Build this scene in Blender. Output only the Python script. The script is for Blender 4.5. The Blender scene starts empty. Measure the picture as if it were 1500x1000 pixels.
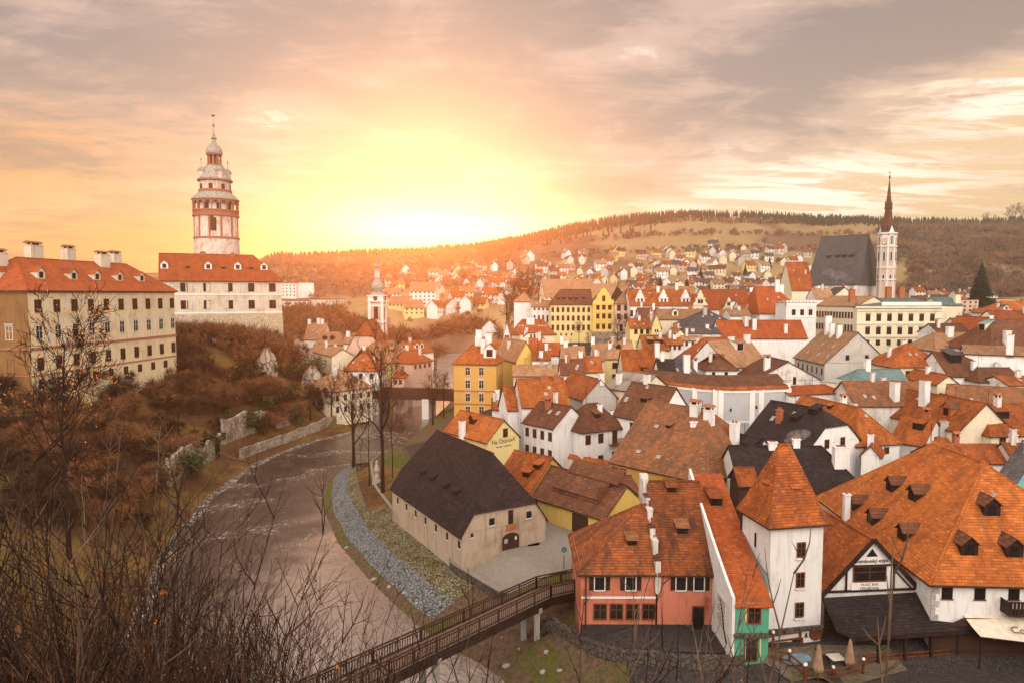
import bpy, math, random
import numpy as np
from mathutils import Vector, Matrix
R = math.radians
random.seed(7)
S = bpy.context.scene
COL = S.collection

# ------------------------------------------------------------ camera, sky, sun, exposure
CAMZ, PITCH, F = 32.0, R(4.0), 1000.0
cam = bpy.data.cameras.new('camera'); camo = bpy.data.objects.new('camera', cam); COL.objects.link(camo)
camo.location = (0, 0, CAMZ); camo.rotation_euler = (R(90) - PITCH, 0, 0)
cam.sensor_width = 36.0; cam.lens = 24.0; cam.clip_start = 0.3; cam.clip_end = 20000
S.camera = camo
SUN_AZ, SUN_EL = R(-7.2), R(6.2)          # azimuth from +Y towards +X
SUNDIR = Vector((math.sin(SUN_AZ) * math.cos(SUN_EL), math.cos(SUN_AZ) * math.cos(SUN_EL), math.sin(SUN_EL)))
S.view_settings.view_transform = 'Standard'
S.view_settings.look = 'None'
S.view_settings.exposure = 0.0
S.view_settings.gamma = 1.0
S.cycles.max_bounces = 5
S.cycles.diffuse_bounces = 1
S.cycles.glossy_bounces = 2
S.cycles.volume_bounces = 0
S.cycles.sample_clamp_indirect = 6.0


class NT:
    """tiny helper for building node trees"""
    def __init__(self, tree):
        self.t = tree
    def n(self, typ, **kw):
        nd = self.t.nodes.new(typ)
        for k, v in kw.items():
            if k.startswith('i_'):
                key = k[2:]
                key = int(key) if key.isdigit() else key.replace('_', ' ')
                self.put(nd.inputs[key], v)
            else:
                setattr(nd, k, v)
        return nd
    def put(self, sock, v):
        if isinstance(v, bpy.types.NodeSocket):
            self.t.links.new(v, sock)
        else:
            if sock.type == 'RGBA' and len(v) == 3: v = (*v, 1)
            sock.default_value = v
    def m(self, op, a, b=0.0, c=None, clamp=False):
        nd = self.t.nodes.new('ShaderNodeMath'); nd.operation = op; nd.use_clamp = clamp
        self.put(nd.inputs[0], a); self.put(nd.inputs[1], b)
        if c is not None: self.put(nd.inputs[2], c)
        return nd.outputs[0]
    def mix(self, f, a, b, blend='MIX'):
        nd = self.t.nodes.new('ShaderNodeMix'); nd.data_type = 'RGBA'; nd.blend_type = blend
        self.put(nd.inputs[0], f); self.put(nd.inputs[6], a); self.put(nd.inputs[7], b)
        return nd.outputs[2]
    def ramp(self, x, lo, hi, a=0.0, b=1.0, smooth=True):
        nd = self.t.nodes.new('ShaderNodeMapRange')
        if smooth: nd.interpolation_type = 'SMOOTHSTEP'
        self.put(nd.inputs[0], x); nd.inputs[1].default_value = lo; nd.inputs[2].default_value = hi
        nd.inputs[3].default_value = a; nd.inputs[4].default_value = b
        return nd.outputs[0]
    def noise(self, vec, scale, detail=3.0, rough=0.55, out=0, dist=0.0):
        nd = self.t.nodes.new('ShaderNodeTexNoise')
        self.put(nd.inputs['Vector'], vec); nd.inputs['Scale'].default_value = scale
        nd.inputs['Detail'].default_value = detail; nd.inputs['Roughness'].default_value = rough
        nd.inputs['Distortion'].default_value = dist
        return nd.outputs[out]
    def scl(self, vec, s):
        nd = self.t.nodes.new('ShaderNodeMapping'); self.put(nd.inputs[0], vec)
        nd.inputs['Scale'].default_value = s
        return nd.outputs[0]


def make_world():
    w = bpy.data.worlds.new('World'); S.world = w; w.use_nodes = True
    t = w.node_tree; t.nodes.clear(); N = NT(t)
    tc = N.n('ShaderNodeTexCoord').outputs['Generated']
    nrm = N.n('ShaderNodeVectorMath', operation='NORMALIZE', i_0=tc).outputs[0]
    sp = N.n('ShaderNodeSeparateXYZ', i_0=nrm)
    X, Y, Z = sp.outputs
    az = N.m('MULTIPLY', N.m('ARCTAN2', X, Y), 57.2958)
    el = N.m('MULTIPLY', N.m('ARCSINE', Z), 57.2958)
    den = N.m('MAXIMUM', N.m('ADD', Z, 0.10), 0.04)
    P = N.n('ShaderNodeCombineXYZ', i_0=N.m('DIVIDE', X, den), i_1=N.m('DIVIDE', Y, den), i_2=0.0).outputs[0]
    big = N.noise(N.scl(P, (0.8, 1.0, 1)), 0.55, 5, 0.55, dist=0.5)
    fine = N.noise(N.scl(P, (1.0, 1.0, 1)), 1.5, 6, 0.62, dist=0.5)
    wisp = N.noise(N.scl(P, (0.55, 1.6, 1)), 2.2, 6, 0.65, dist=1.2)

    def lobe(a0, e0, sa, se, amp=1.0):
        da = N.m('DIVIDE', N.m('SUBTRACT', az, a0), sa)
        de = N.m('DIVIDE', N.m('SUBTRACT', el, e0), se)
        q = N.m('ADD', N.m('MULTIPLY', da, da), N.m('MULTIPLY', de, de))
        return N.m('MULTIPLY', N.m('EXPONENT', N.m('MULTIPLY', q, -1.0)), amp)
    # colour of the open sky: yellow low on the left, white peach in the middle and right, cool and pale high up
    yl = N.m('MAXIMUM', lobe(-36, 9.0, 13, 5.0, 1.0), lobe(-27, 4.0, 17, 4.0, 1.0), clamp=True)
    c = N.mix(N.ramp(el, 7, 19), (0.95, 0.72, 0.50), (0.80, 0.64, 0.55))
    c = N.mix(N.ramp(az, 10, 34), c, (0.90, 0.57, 0.29))
    c = N.mix(yl, c, (0.95, 0.36, 0.0))
    # the air round the sun glows by itself: the sky behind it is dim
    near = lobe(-7, 11, 23, 11, 1.0)
    c = N.mix(N.m('MULTIPLY', near, 0.92), c, (0.12, 0.13, 0.22))
    lobes = N.m('MAXIMUM', lobe(24, 7.6, 11, 3.2, 1.0), lobe(37, 13.0, 9, 3.0, 0.9))
    lobes = N.m('MAXIMUM', lobes, lobe(-18, 13.4, 7, 1.3, 0.75))
    lobes = N.m('MAXIMUM', lobes, lobe(8, 18.3, 9, 1.4, 0.8))
    c = N.mix(N.m('MULTIPLY', lobes, N.ramp(wisp, 0.42, 0.56, 0.0, 1.0)), c, (1.35, 1.18, 0.98))
    # broken cloud deck with ragged edges and darker bellies
    rag = N.noise(N.scl(P, (0.9, 1.3, 1)), 4.2, 6, 0.7, dist=0.8)
    mixn = N.m('ADD', N.m('MULTIPLY', big, 0.34), N.m('ADD', N.m('MULTIPLY', fine, 0.36), N.m('ADD', N.m('MULTIPLY', wisp, 0.18), N.m('MULTIPLY', rag, 0.12))))
    cover = N.m('ADD', N.ramp(el, 3, 15, -0.035, 0.055), N.m('MULTIPLY', N.m('MAXIMUM', lobe(12, 14.5, 17, 3.8, 1.0), lobe(-24, 20, 32, 5.5, 1.0)), 0.06))
    cover = N.m('ADD', cover, N.m('MULTIPLY', N.m('MAXIMUM', lobe(9.5, 8.4, 6.5, 1.4, 1.0), lobe(31, 17, 9, 3.0, 0.8)), 0.12))
    cover = N.m('ADD', cover, N.m('MULTIPLY', N.m('MAXIMUM', lobe(-31, 9, 16, 5, 1.0), lobe(-9, 11, 12, 4, 1.0)), 0.05))
    cover = N.m('SUBTRACT', cover, N.m('MULTIPLY', lobes, 0.06))
    dn = N.m('ADD', mixn, cover)
    body = N.mix(N.ramp(dn, 0.53, 0.63), (0.60, 0.38, 0.285), (0.24, 0.155, 0.135))
    body = N.mix(N.m('MULTIPLY', near, 0.75), body, N.mix(N.ramp(dn, 0.50, 0.60), (0.24, 0.15, 0.16), (0.03, 0.03, 0.06)))
    body = N.mix(N.m('MULTIPLY', yl, 0.8), body, N.mix(N.ramp(dn, 0.50, 0.60), (0.66, 0.23, 0.0), (0.26, 0.11, 0.05)))
    body = N.mix(N.m('MULTIPLY', N.ramp(az, 14, 36), N.ramp(el, 22, 6, 0.1, 0.8)), body, N.mix(N.ramp(dn, 0.50, 0.60), (0.80, 0.50, 0.27), (0.46, 0.28, 0.16)))
    c = N.mix(N.m('MULTIPLY', N.ramp(dn, 0.475, 0.535), 0.95), c, body)
    # glow round the low sun, lying flat along the hill
    sun = lobe(-6.0, 5.2, 8.0, 1.5, 1.3)
    sun = N.m('MULTIPLY', sun, N.ramp(wisp, 0.32, 0.56, 0.4, 1.0), clamp=True)
    c = N.mix(sun, c, (1.3, 1.15, 0.95))
    # unseen sky overhead and behind the camera, brightened as added fill for the town
    hi = N.m('MAXIMUM', N.ramp(el, 24, 50), N.m('MULTIPLY', N.ramp(Y, 0.30, -0.5), N.ramp(el, -2, 8)))
    over = N.mix(N.ramp(big, 0.35, 0.65), (0.85, 0.77, 0.71), (1.10, 1.00, 0.92))
    c = N.mix(hi, c, over)
    back = N.m('MULTIPLY', N.ramp(Y, 0.1, -0.75), N.m('MULTIPLY', N.ramp(el, -2, 10), N.ramp(el, 65, 40)))
    c = N.mix(back, c, (4.1, 3.68, 3.32))
    c = N.mix(N.ramp(el, -1.0, -8.0), c, (0.25, 0.17, 0.11))
    nish = N.n('ShaderNodeTexSky', sky_type='NISHITA', sun_disc=False, sun_elevation=SUN_EL, sun_rotation=SUN_AZ)
    b1 = N.n('ShaderNodeBackground', i_Color=c, i_Strength=1.0)
    b2 = N.n('ShaderNodeBackground', i_Color=nish.outputs[0], i_Strength=0.05)
    add = N.n('ShaderNodeAddShader', i_0=b1.outputs[0], i_1=b2.outputs[0])
    N.n('ShaderNodeOutputWorld', i_Surface=add.outputs[0])


make_world()
sl = bpy.data.lights.new('sun', 'SUN'); sl.energy = 1.9; sl.angle = R(0.6); sl.color = (1.0, 0.255, 0.05)
so = bpy.data.objects.new('sun', sl); COL.objects.link(so)
so.rotation_euler = SUNDIR.to_track_quat('Z', 'Y').to_euler(); so.location = (0, 0, 400)
HAZE_DENSITY, HAZE_G = 0.00050, 0.82

# ------------------------------------------------------------ measuring the place from the photograph
CP, SP = math.cos(PITCH), math.sin(PITCH)

def ray(u, v):
    y = -(v - 500) / F
    return ((u - 750) / F, CP + y * SP, -SP + y * CP)

def px(u, v, z=None, d=None):
    x, Y, Z = ray(u, v)
    t = d / Y if z is None else (z - CAMZ) / Z
    return Vector((x * t, Y * t, CAMZ + Z * t))

def zat(v, d):
    x, Y, Z = ray(750, v)
    return CAMZ + Z / Y * d

def rv_z(v, X, Y):
    """height seen at picture row v above ground point X,Y"""
    _, a, b = ray(750, v)
    return CAMZ + b / a * Y

# ------------------------------------------------------------ terrain
LB = [(60, 20), (30, 31), (5, 37), (-12, 41), (-26, 47)] + [tuple(px(u, v, 0)[:2]) for u, v in
      [(165, 960), (200, 885), (240, 802), (300, 730), (370, 679), (440, 650), (500, 635), (535, 622), (551, 602), (592, 575), (622, 556), (640, 541), (640, 523), (600, 515)]]
RB = [tuple(px(u, v, 0)[:2]) for u, v in
      [(735, 517), (712, 530), (694, 548), (672, 573), (657, 592), (640, 608), (605, 640), (588, 664), (550, 673), (517, 680), (497, 688), (479, 704), (475, 745), (497, 795), (540, 845), (575, 880), (617, 918), (672, 953), (720, 978), (748, 1000)]] + [(8, 46), (24, 41), (40, 34), (66, 30)]
RIVER = np.array(LB + RB)

def seg_dist(P, line):
    best = np.full(len(P), 1e9)
    L = np.array(line)
    for a, b in zip(L[:-1], L[1:]):
        ab = b - a
        t = np.clip(((P - a) @ ab) / (ab @ ab + 1e-9), 0, 1)
        best = np.minimum(best, np.hypot(*(P - (a + t[:, None] * ab)).T))
    return best

def inside(P, poly):
    x, y = P.T
    c = np.zeros(len(P), bool)
    n = len(poly)
    for i in range(n):
        x1, y1 = poly[i]; x2, y2 = poly[i - 1]
        cond = ((y1 > y) != (y2 > y)) & (x < (x2 - x1) * (y - y1) / (y2 - y1 + 1e-12) + x1)
        c ^= cond
    return c

SKY_U = [-600, 0, 330, 385, 405, 470, 600, 700, 780, 830, 900, 960, 1000, 1100, 1170, 1250, 1330, 1420, 1500, 1700, 2100]
SKY_V = [400, 402, 400, 387, 378, 379, 372, 362, 348, 337, 326, 320, 316, 318, 322, 325, 328, 328, 324, 325, 330]
D_SKY = 900.0
TOWN_Y, TOWN_Z = [0, 95, 115, 150, 190, 225, 260, 300, 340, 420], [4.4, 4.4, 5.2, 8.0, 11.5, 14, 16, 16, 8, 9]
FAR_D, FAR_Z = [300, 340, 385, 430, 480, 570], [5, 5, 18.6, 22.9, 28.1, 38.4]

def smooth(a, b, x):
    t = np.clip((x - a) / (b - a), 0, 1)
    return t * t * (3 - 2 * t)

def hnoise(x, y, s):
    return (np.sin(x / s + 1.3 * np.sin(y / s * 0.7)) + np.sin(y / s * 1.3 + 1.7 * np.sin(x / s * 0.6 + 2))) * 0.5

def ZT(P):
    P = np.asarray(P, float)
    x, y = P[:, 0], P[:, 1]
    dl, dr = seg_dist(P, LB), seg_dist(P, RB)
    ins = inside(P, RIVER)
    left = (dl < dr) if len(P) else ins
    # town bank
    zt = np.interp(y, TOWN_Y, TOWN_Z) - 1.3 * smooth(21.5, 24.5, x) * (1 - smooth(50.5, 54, y))
    slope = np.where(y < 58, 0.62, 0.40)
    town = np.minimum(zt, 0.03 + slope * dr)
    # left bank and castle hill
    s = np.interp(y, [0, 20, 45, 75, 130, 200, 230, 300], [0.70, 0.68, 0.56, 0.40, 0.44, 0.5, 0.12, 0.05])
    cap = np.interp(y, [0, 30, 60, 95, 150, 215, 250, 300], [30, 24, 19, 15, 19, 19, 8, 5])
    # flat strip with walls beside the water
    dl2 = np.where(y > 70, np.maximum(dl - 3.0, 0), dl)
    hill = 0.03 + 0.20 * np.minimum(dl, 4) + s * dl2
    hill = np.where(hill > cap - 2, cap - 2 * np.exp(-(hill - cap + 2) / 2 * (hill > cap - 2)), hill)
    hill = hill + 0.5 * hnoise(x, y, 5.0) * np.clip(dl / 15, 0, 1)
    east_street = smooth(-62, -44, x) * smooth(125, 150, y)
    hill = hill * (1 - east_street) + np.minimum(hill, 5.0) * east_street
    z = np.where(left, hill, town)
    z = np.where(ins, np.maximum(-1.6, -0.25 * np.minimum(dl, dr)), z)
    # far land
    u = 750 + 1000 * x / np.maximum(y, 1)
    sv = np.interp(u, SKY_U, SKY_V)
    yy = -(sv - 500) / F
    zs = CAMZ + (-SP + yy * CP) / (CP + yy * SP) * D_SKY
    far = np.interp(y, FAR_D, FAR_Z)
    g = np.interp(y, [570, 620, 695, 770, 840, 900, 1040, 1400], [0, 0.237, 0.462, 0.678, 0.862, 1.0, 0.92, 0.5])
    far = np.where(y > 570, 38.4 + (zs - 38.4) * g, far) + hnoise(x, y, 55) * np.clip((y - 420) / 250, 0, 1) * 1.8
    b = smooth(315, 345, y)
    z = z * (1 - b) + far * b
    near_river = np.minimum(dl, dr)
    z = np.where(y > 200, np.minimum(z, np.where(ins, np.maximum(-1.6, -0.25 * near_river), 0.03 + 0.42 * near_river)), z)
    return z

def zt(x, y):
    return float(ZT([(x, y)])[0])

def pg(u, v):
    """the ground point seen at picture point u,v"""
    dx, Y, Z = ray(u, v)
    ts = np.concatenate([np.arange(6, 200, 0.5), np.arange(200, 3000, 5)])
    P = np.stack([dx * ts, Y * ts], 1)
    below = (CAMZ + Z * ts) < ZT(P)
    k = int(np.argmax(below)) if below.any() else len(ts) - 1
    t = ts[k]
    return Vector((dx * t, Y * t, zt(dx * t, Y * t)))

# ------------------------------------------------------------ materials
MATS = {}

def new_mat(name):
    m = bpy.data.materials.new(name); m.use_nodes = True
    t = m.node_tree; t.nodes.clear()
    N = NT(t)
    bs = N.n('ShaderNodeBsdfPrincipled'); bs.inputs['Specular IOR Level'].default_value = 0.18; out = N.n('ShaderNodeOutputMaterial', i_0=bs.outputs[0])
    MATS[name] = m
    return m, N, bs

def vary(N, col, amt=0.18):
    """a little difference of tone from one object to the next"""
    oi = N.n('ShaderNodeObjectInfo').outputs['Random']
    hsv = N.n('ShaderNodeHueSaturation', i_Color=col)
    N.put(hsv.inputs['Value'], N.ramp(oi, 0, 1, 1 - amt, 1 + amt, False))
    return hsv.outputs[0]

def roof_mat(name, a, b, moss=(0.10, 0.06, 0.035), row=0.34, wid=0.3, mossy=0.35, dark=0.45, rough=0.8):
    m, N, bs = new_mat(name)
    uv = N.n('ShaderNodeTexCoord').outputs['UV']; ob = N.n('ShaderNodeTexCoord').outputs['Object']
    br = N.n('ShaderNodeTexBrick', offset=0.5, i_Vector=uv, i_Color1=(1, 1, 1), i_Color2=(0.80, 0.80, 0.80), i_Mortar=(0.78,) * 3)
    br.inputs['Scale'].default_value = 1.0; br.inputs['Mortar Size'].default_value = 0.055; br.inputs['Mortar Smooth'].default_value = 0.6
    br.inputs['Brick Width'].default_value = wid; br.inputs['Row Height'].default_value = row; br.inputs['Bias'].default_value = -0.1
    n1 = N.noise(ob, 0.42, 6, 0.7); n2 = N.noise(N.scl(uv, (1.0, 0.22, 1)), 0.9, 6, 0.7); n3 = N.noise(ob, 5, 3, 0.7); n4 = N.noise(N.scl(uv, (1, 1, 1)), 1.7, 5, 0.75)
    tile = N.n('ShaderNodeTexWhiteNoise', noise_dimensions='2D', i_Vector=N.n('ShaderNodeVectorMath', operation='FLOOR', i_0=N.scl(uv, (1 / (wid * 1.6), 1 / row, 1))).outputs[0]).outputs[0]
    c = N.mix(N.ramp(n1, 0.36, 0.62), a, b)
    c = N.mix(N.m('MULTIPLY', N.ramp(n2, 0.47, 0.66), mossy), c, moss)
    c = N.mix(N.m('MULTIPLY', N.ramp(n4, 0.56, 0.70), 0.5 * mossy), c, tuple(q * 0.45 for q in b))
    c = N.mix(N.m('MULTIPLY', N.ramp(tile, 0.55, 1.0), 0.42), c, tuple(q * 0.55 for q in b))
    c = N.mix(N.m('MULTIPLY', N.ramp(tile, 0.25, 0.0), 0.35), c, tuple(min(1, q * 1.5 + .015) for q in a))
    c = N.mix(N.ramp(n3, 0.45, 0.80, 0, 0.22), c, (0.42, 0.30, 0.20) if a[0] > .2 else tuple(min(1, q * 1.7 + .02) for q in a))
    c = N.mix(1.0, c, br.outputs[0], 'MULTIPLY')
    # each course of tiles tilts a little and ends in a dark gap
    sv = N.n('ShaderNodeSeparateXYZ', i_0=uv).outputs[1]
    h = N.m('FRACT', N.m('DIVIDE', sv, row))
    c = N.mix(N.m('MULTIPLY', N.ramp(h, 0.0, 0.30, 1.0, 0.0), dark), c, tuple(q * 0.3 for q in b))
    N.put(bs.inputs['Base Color'], vary(N, c)); bs.inputs['Roughness'].default_value = rough
    h = N.m('ADD', N.m('MULTIPLY', N.m('SUBTRACT', 1.0, h), 0.05), N.m('MULTIPLY', n3, 0.03))
    bp = N.n('ShaderNodeBump', i_Height=h); bp.inputs['Strength'].default_value = 0.9; bp.inputs['Distance'].default_value = 1.0
    N.put(bs.inputs['Normal'], bp.outputs[0])
    return m

def plaster(name, col, stain=(0.30, 0.24, 0.19), amt=0.5, rough=0.9, var=0.08):
    m, N, bs = new_mat(name)
    ob = N.n('ShaderNodeTexCoord').outputs['Object']; uv = N.n('ShaderNodeTexCoord').outputs['UV']
    n1 = N.noise(ob, 0.35, 6, 0.65); n2 = N.noise(N.scl(ob, (1.6, 1.6, 0.22)), 1.4, 5, 0.65); n3 = N.noise(ob, 9, 3, 0.6)
    f = N.m('MULTIPLY', N.m('ADD', N.ramp(n1, 0.46, 0.72, 0, 0.6), N.ramp(n2, 0.48, 0.74, 0, 0.7)), amt, clamp=True)
    c = N.mix(f, col, stain)
    c = N.mix(N.ramp(n3, 0.3, 0.8, 0, 0.12), c, tuple(q * 0.6 for q in col))
    N.put(bs.inputs['Base Color'], vary(N, c, var)); bs.inputs['Roughness'].default_value = rough
    bp = N.n('ShaderNodeBump', i_Height=n3); bp.inputs['Strength'].default_value = 0.25; bp.inputs['Distance'].default_value = 0.05
    N.put(bs.inputs['Normal'], bp.outputs[0])
    return m

def simple(name, col, rough=0.6, var=0.25, sc=2.0, spec=0.3, metal=0.0):
    m, N, bs = new_mat(name)
    ob = N.n('ShaderNodeTexCoord').outputs['Object']
    n1 = N.noise(ob, sc, 5, 0.65)
    c = N.mix(N.ramp(n1, 0.3, 0.7), tuple(q * (1 - var) for q in col), tuple(min(1, q * (1 + var)) for q in col))
    N.put(bs.inputs['Base Color'], c); bs.inputs['Roughness'].default_value = rough
    bs.inputs['Metallic'].default_value = metal
    return m

def stone(name, a, b, joint, scale=2.2, gap=0.06, patch=None):
    m, N, bs = new_mat(name)
    ob = N.n('ShaderNodeTexCoord').outputs['Object']
    vd = N.n('ShaderNodeTexVoronoi', feature='DISTANCE_TO_EDGE', i_Vector=ob); vd.inputs['Scale'].default_value = scale
    vc = N.n('ShaderNodeTexVoronoi', i_Vector=ob); vc.inputs['Scale'].default_value = scale
    sx = N.n('ShaderNodeSeparateXYZ', i_0=vc.outputs['Color']).outputs[0]
    n1 = N.noise(ob, 0.5, 5, 0.65); n2 = N.noise(ob, 8, 3, 0.6)
    c = N.mix(sx, a, b)
    c = N.mix(N.ramp(n2, 0.3, 0.8, 0, 0.35), c, tuple(q * 0.5 for q in a))
    if patch: c = N.mix(N.ramp(n1, 0.45, 0.62), c, patch)
    e = N.ramp(vd.outputs[0], 0.0, gap)
    c = N.mix(e, joint, c)
    N.put(bs.inputs['Base Color'], c); bs.inputs['Roughness'].default_value = 0.85
    bp = N.n('ShaderNodeBump', i_Height=N.m('ADD', e, N.m('MULTIPLY', n2, 0.4))); bp.inputs['Strength'].default_value = 0.7; bp.inputs['Distance'].default_value = 0.12
    N.put(bs.inputs['Normal'], bp.outputs[0])
    return m

def planks(name, a, b, w=0.16, axis=0, rough=0.75):
    m, N, bs = new_mat(name)
    uv = N.n('ShaderNodeTexCoord').outputs['UV']
    s = N.n('ShaderNodeSeparateXYZ', i_0=uv).outputs[axis]
    q = N.m('DIVIDE', s, w)
    edge = N.m('ABSOLUTE', N.m('SUBTRACT', N.m('FRACT', q), 0.5))
    wn = N.n('ShaderNodeTexWhiteNoise', noise_dimensions='1D', i_W=N.m('FLOOR', q)).outputs[0]
    n1 = N.noise(N.scl(uv, (1, 6, 1) if axis else (6, 1, 1)), 1.5, 5, 0.65)
    c = N.mix(N.m('ADD', N.m('MULTIPLY', wn, 0.6), N.m('MULTIPLY', n1, 0.4)), a, b)
    c = N.mix(N.ramp(edge, 0.42, 0.49), c, tuple(x * 0.25 for x in a))
    N.put(bs.inputs['Base Color'], c); bs.inputs['Roughness'].default_value = rough
    return m

roof_mat('tile_orange', (0.50, 0.125, 0.022), (0.32, 0.075, 0.017), moss=(0.13, 0.045, 0.02), mossy=0.8, row=0.23, wid=0.22)
roof_mat('tile_light', (0.55, 0.155, 0.028), (0.40, 0.10, 0.02), moss=(0.20, 0.065, 0.022), mossy=0.6, row=0.26, wid=0.24)
roof_mat('tile_red', (0.47, 0.10, 0.022), (0.37, 0.075, 0.018), moss=(0.18, 0.05, 0.02), mossy=0.5, row=0.22, wid=0.22)
roof_mat('tile_aged', (0.34, 0.085, 0.02), (0.19, 0.055, 0.02), moss=(0.06, 0.032, 0.022), mossy=0.9, row=0.24, wid=0.22)
roof_mat('tile_moss', (0.36, 0.13, 0.05), (0.24, 0.10, 0.045), moss=(0.11, 0.075, 0.05), mossy=0.75)
roof_mat('tile_tan', (0.46, 0.24, 0.12), (0.36, 0.18, 0.09), mossy=0.35)
roof_mat('tile_brown', (0.20, 0.075, 0.035), (0.14, 0.055, 0.03), mossy=0.5, moss=(0.05, 0.035, 0.025))
roof_mat('tile_dark', (0.040, 0.025, 0.023), (0.024, 0.016, 0.015), mossy=0.3, moss=(0.075, 0.038, 0.026), dark=0.7, row=0.26, wid=0.24)
roof_mat('tile_slate', (0.115, 0.10, 0.10), (0.08, 0.07, 0.07), mossy=0.4, moss=(0.15, 0.10, 0.07))
roof_mat('tile_teal', (0.115, 0.20, 0.205), (0.15, 0.20, 0.18), mossy=0.55, moss=(0.20, 0.15, 0.10), row=0.5, wid=0.5)
roof_mat('sheet_grey', (0.34, 0.28, 0.23), (0.27, 0.22, 0.19), mossy=0.4, moss=(0.2, 0.13, 0.08), row=4.0, wid=0.45)
plaster('white', (0.82, 0.78, 0.74), amt=0.6, stain=(0.40, 0.32, 0.26))
plaster('white_old', (0.70, 0.63, 0.57), amt=0.95, stain=(0.22, 0.16, 0.12))
plaster('cream', (0.76, 0.66, 0.47), amt=0.4, stain=(0.42, 0.30, 0.18))
plaster('yellow', (0.74, 0.50, 0.13), amt=0.4, stain=(0.5, 0.3, 0.10))
plaster('ochre', (0.60, 0.33, 0.085), amt=0.45, stain=(0.36, 0.19, 0.07))
plaster('pale_yellow', (0.76, 0.60, 0.27), amt=0.35, stain=(0.5, 0.36, 0.17))
plaster('pink', (0.60, 0.20, 0.125), amt=1.3, stain=(0.33, 0.085, 0.05))
plaster('grey_wall', (0.52, 0.47, 0.42), amt=0.6)
plaster('blue_grey', (0.50, 0.49, 0.50), amt=0.3)
plaster('green', (0.10, 0.36, 0.23), amt=0.4, stain=(0.06, 0.28, 0.17))
plaster('barn_wall', (0.47, 0.36, 0.26), amt=1.0, stain=(0.25, 0.155, 0.095))
plaster('castle_wall', (0.74, 0.59, 0.37), amt=0.8, stain=(0.48, 0.30, 0.13))
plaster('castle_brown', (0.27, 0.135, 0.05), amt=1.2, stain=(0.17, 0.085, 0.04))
plaster('castle_pale', (0.66, 0.56, 0.45), amt=0.9, stain=(0.40, 0.27, 0.17))
plaster('tower_plaster', (0.68, 0.56, 0.47), amt=1.5, stain=(0.42, 0.17, 0.11))
plaster('trim_red', (0.36, 0.125, 0.065), amt=0.7)
plaster('trim_white', (0.78, 0.73, 0.67), amt=0.2)
plaster('salmon', (0.64, 0.42, 0.32), amt=0.4)
plaster('concrete', (0.36, 0.32, 0.28), amt=0.8)
simple('pane', (0.022, 0.017, 0.014), 0.12, 0.4)
simple('frame_white', (0.68, 0.63, 0.57), 0.5, 0.1)
simple('frame_brown', (0.17, 0.055, 0.025), 0.6, 0.25)
simple('brick', (0.36, 0.12, 0.055), 0.85, 0.35, 6)
simple('dark_wood', (0.035, 0.018, 0.012), 0.6, 0.4)
simple('red_wood', (0.14, 0.045, 0.02), 0.6, 0.35)
simple('eave_dark', (0.06, 0.032, 0.022), 0.7, 0.3)
simple('iron', (0.03, 0.026, 0.025), 0.45, 0.3)
simple('copper', (0.20, 0.30, 0.27), 0.6, 0.3)
simple('copper_pale', (0.31, 0.285, 0.24), 0.6, 0.45)
simple('teal_sheet', (0.15, 0.36, 0.36), 0.5, 0.2)
simple('bark', (0.026, 0.012, 0.007), 0.9, 0.4, 8)
simple('bark_pale', (0.12, 0.075, 0.048), 0.9, 0.4, 8)
simple('twig', (0.06, 0.025, 0.012), 0.85, 0.4, 3)
simple('twig_red', (0.20, 0.082, 0.034), 0.85, 0.4, 3)
simple('dry_leaf', (0.62, 0.20, 0.03), 0.7, 0.3, 3)
simple('conifer', (0.022, 0.030, 0.014), 0.8, 0.5, 1.5)
simple('evergreen', (0.045, 0.050, 0.014), 0.75, 0.6, 1.2)
simple('canvas', (0.72, 0.62, 0.48), 0.8, 0.15)
simple('parasol_cloth', (0.34, 0.21, 0.13), 0.85, 0.2)
simple('lamp_globe', (0.85, 0.80, 0.72), 0.3, 0.05)
simple('ink', (0.06, 0.035, 0.025), 0.7, 0.1)
simple('cola_red', (0.20, 0.07, 0.035), 0.7, 0.1)
simple('blue_cover', (0.15, 0.21, 0.25), 0.5, 0.2)
simple('lead', (0.42, 0.37, 0.33), 0.5, 0.2)
planks('deck', (0.20, 0.13, 0.09), (0.30, 0.20, 0.145), 0.18, 1)
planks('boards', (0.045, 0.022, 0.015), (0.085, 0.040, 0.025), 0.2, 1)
planks('gate_wood', (0.05, 0.022, 0.014), (0.085, 0.035, 0.02), 0.22, 0)
stone('cobble_grey', (0.30, 0.295, 0.28), (0.165, 0.17, 0.17), (0.035, 0.032, 0.026), 2.9, 0.14)
stone('cobble_moss', (0.30, 0.25, 0.17), (0.20, 0.175, 0.09), (0.04, 0.032, 0.015), 2.5, 0.14, patch=(0.16, 0.115, 0.04))
stone('paving', (0.36, 0.30, 0.25), (0.29, 0.24, 0.20), (0.20, 0.16, 0.13), 5.0, 0.03)
stone('terrace_floor', (0.20, 0.14, 0.10), (0.15, 0.105, 0.075), (0.08, 0.055, 0.04), 3.0, 0.04, patch=(0.12, 0.10, 0.05))
stone('setts_dark', (0.080, 0.060, 0.055), (0.050, 0.038, 0.035), (0.03, 0.026, 0.025), 4.0, 0.06)
stone('rubble', (0.50, 0.42, 0.34), (0.33, 0.25, 0.19), (0.12, 0.085, 0.055), 1.6, 0.08, patch=(0.20, 0.14, 0.08))
stone('rubble_dark', (0.15, 0.12, 0.10), (0.09, 0.07, 0.055), (0.03, 0.022, 0.018), 2.4, 0.09)
stone('ashlar', (0.58, 0.47, 0.33), (0.50, 0.39, 0.26), (0.30, 0.21, 0.13), 0.9, 0.05)
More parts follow.
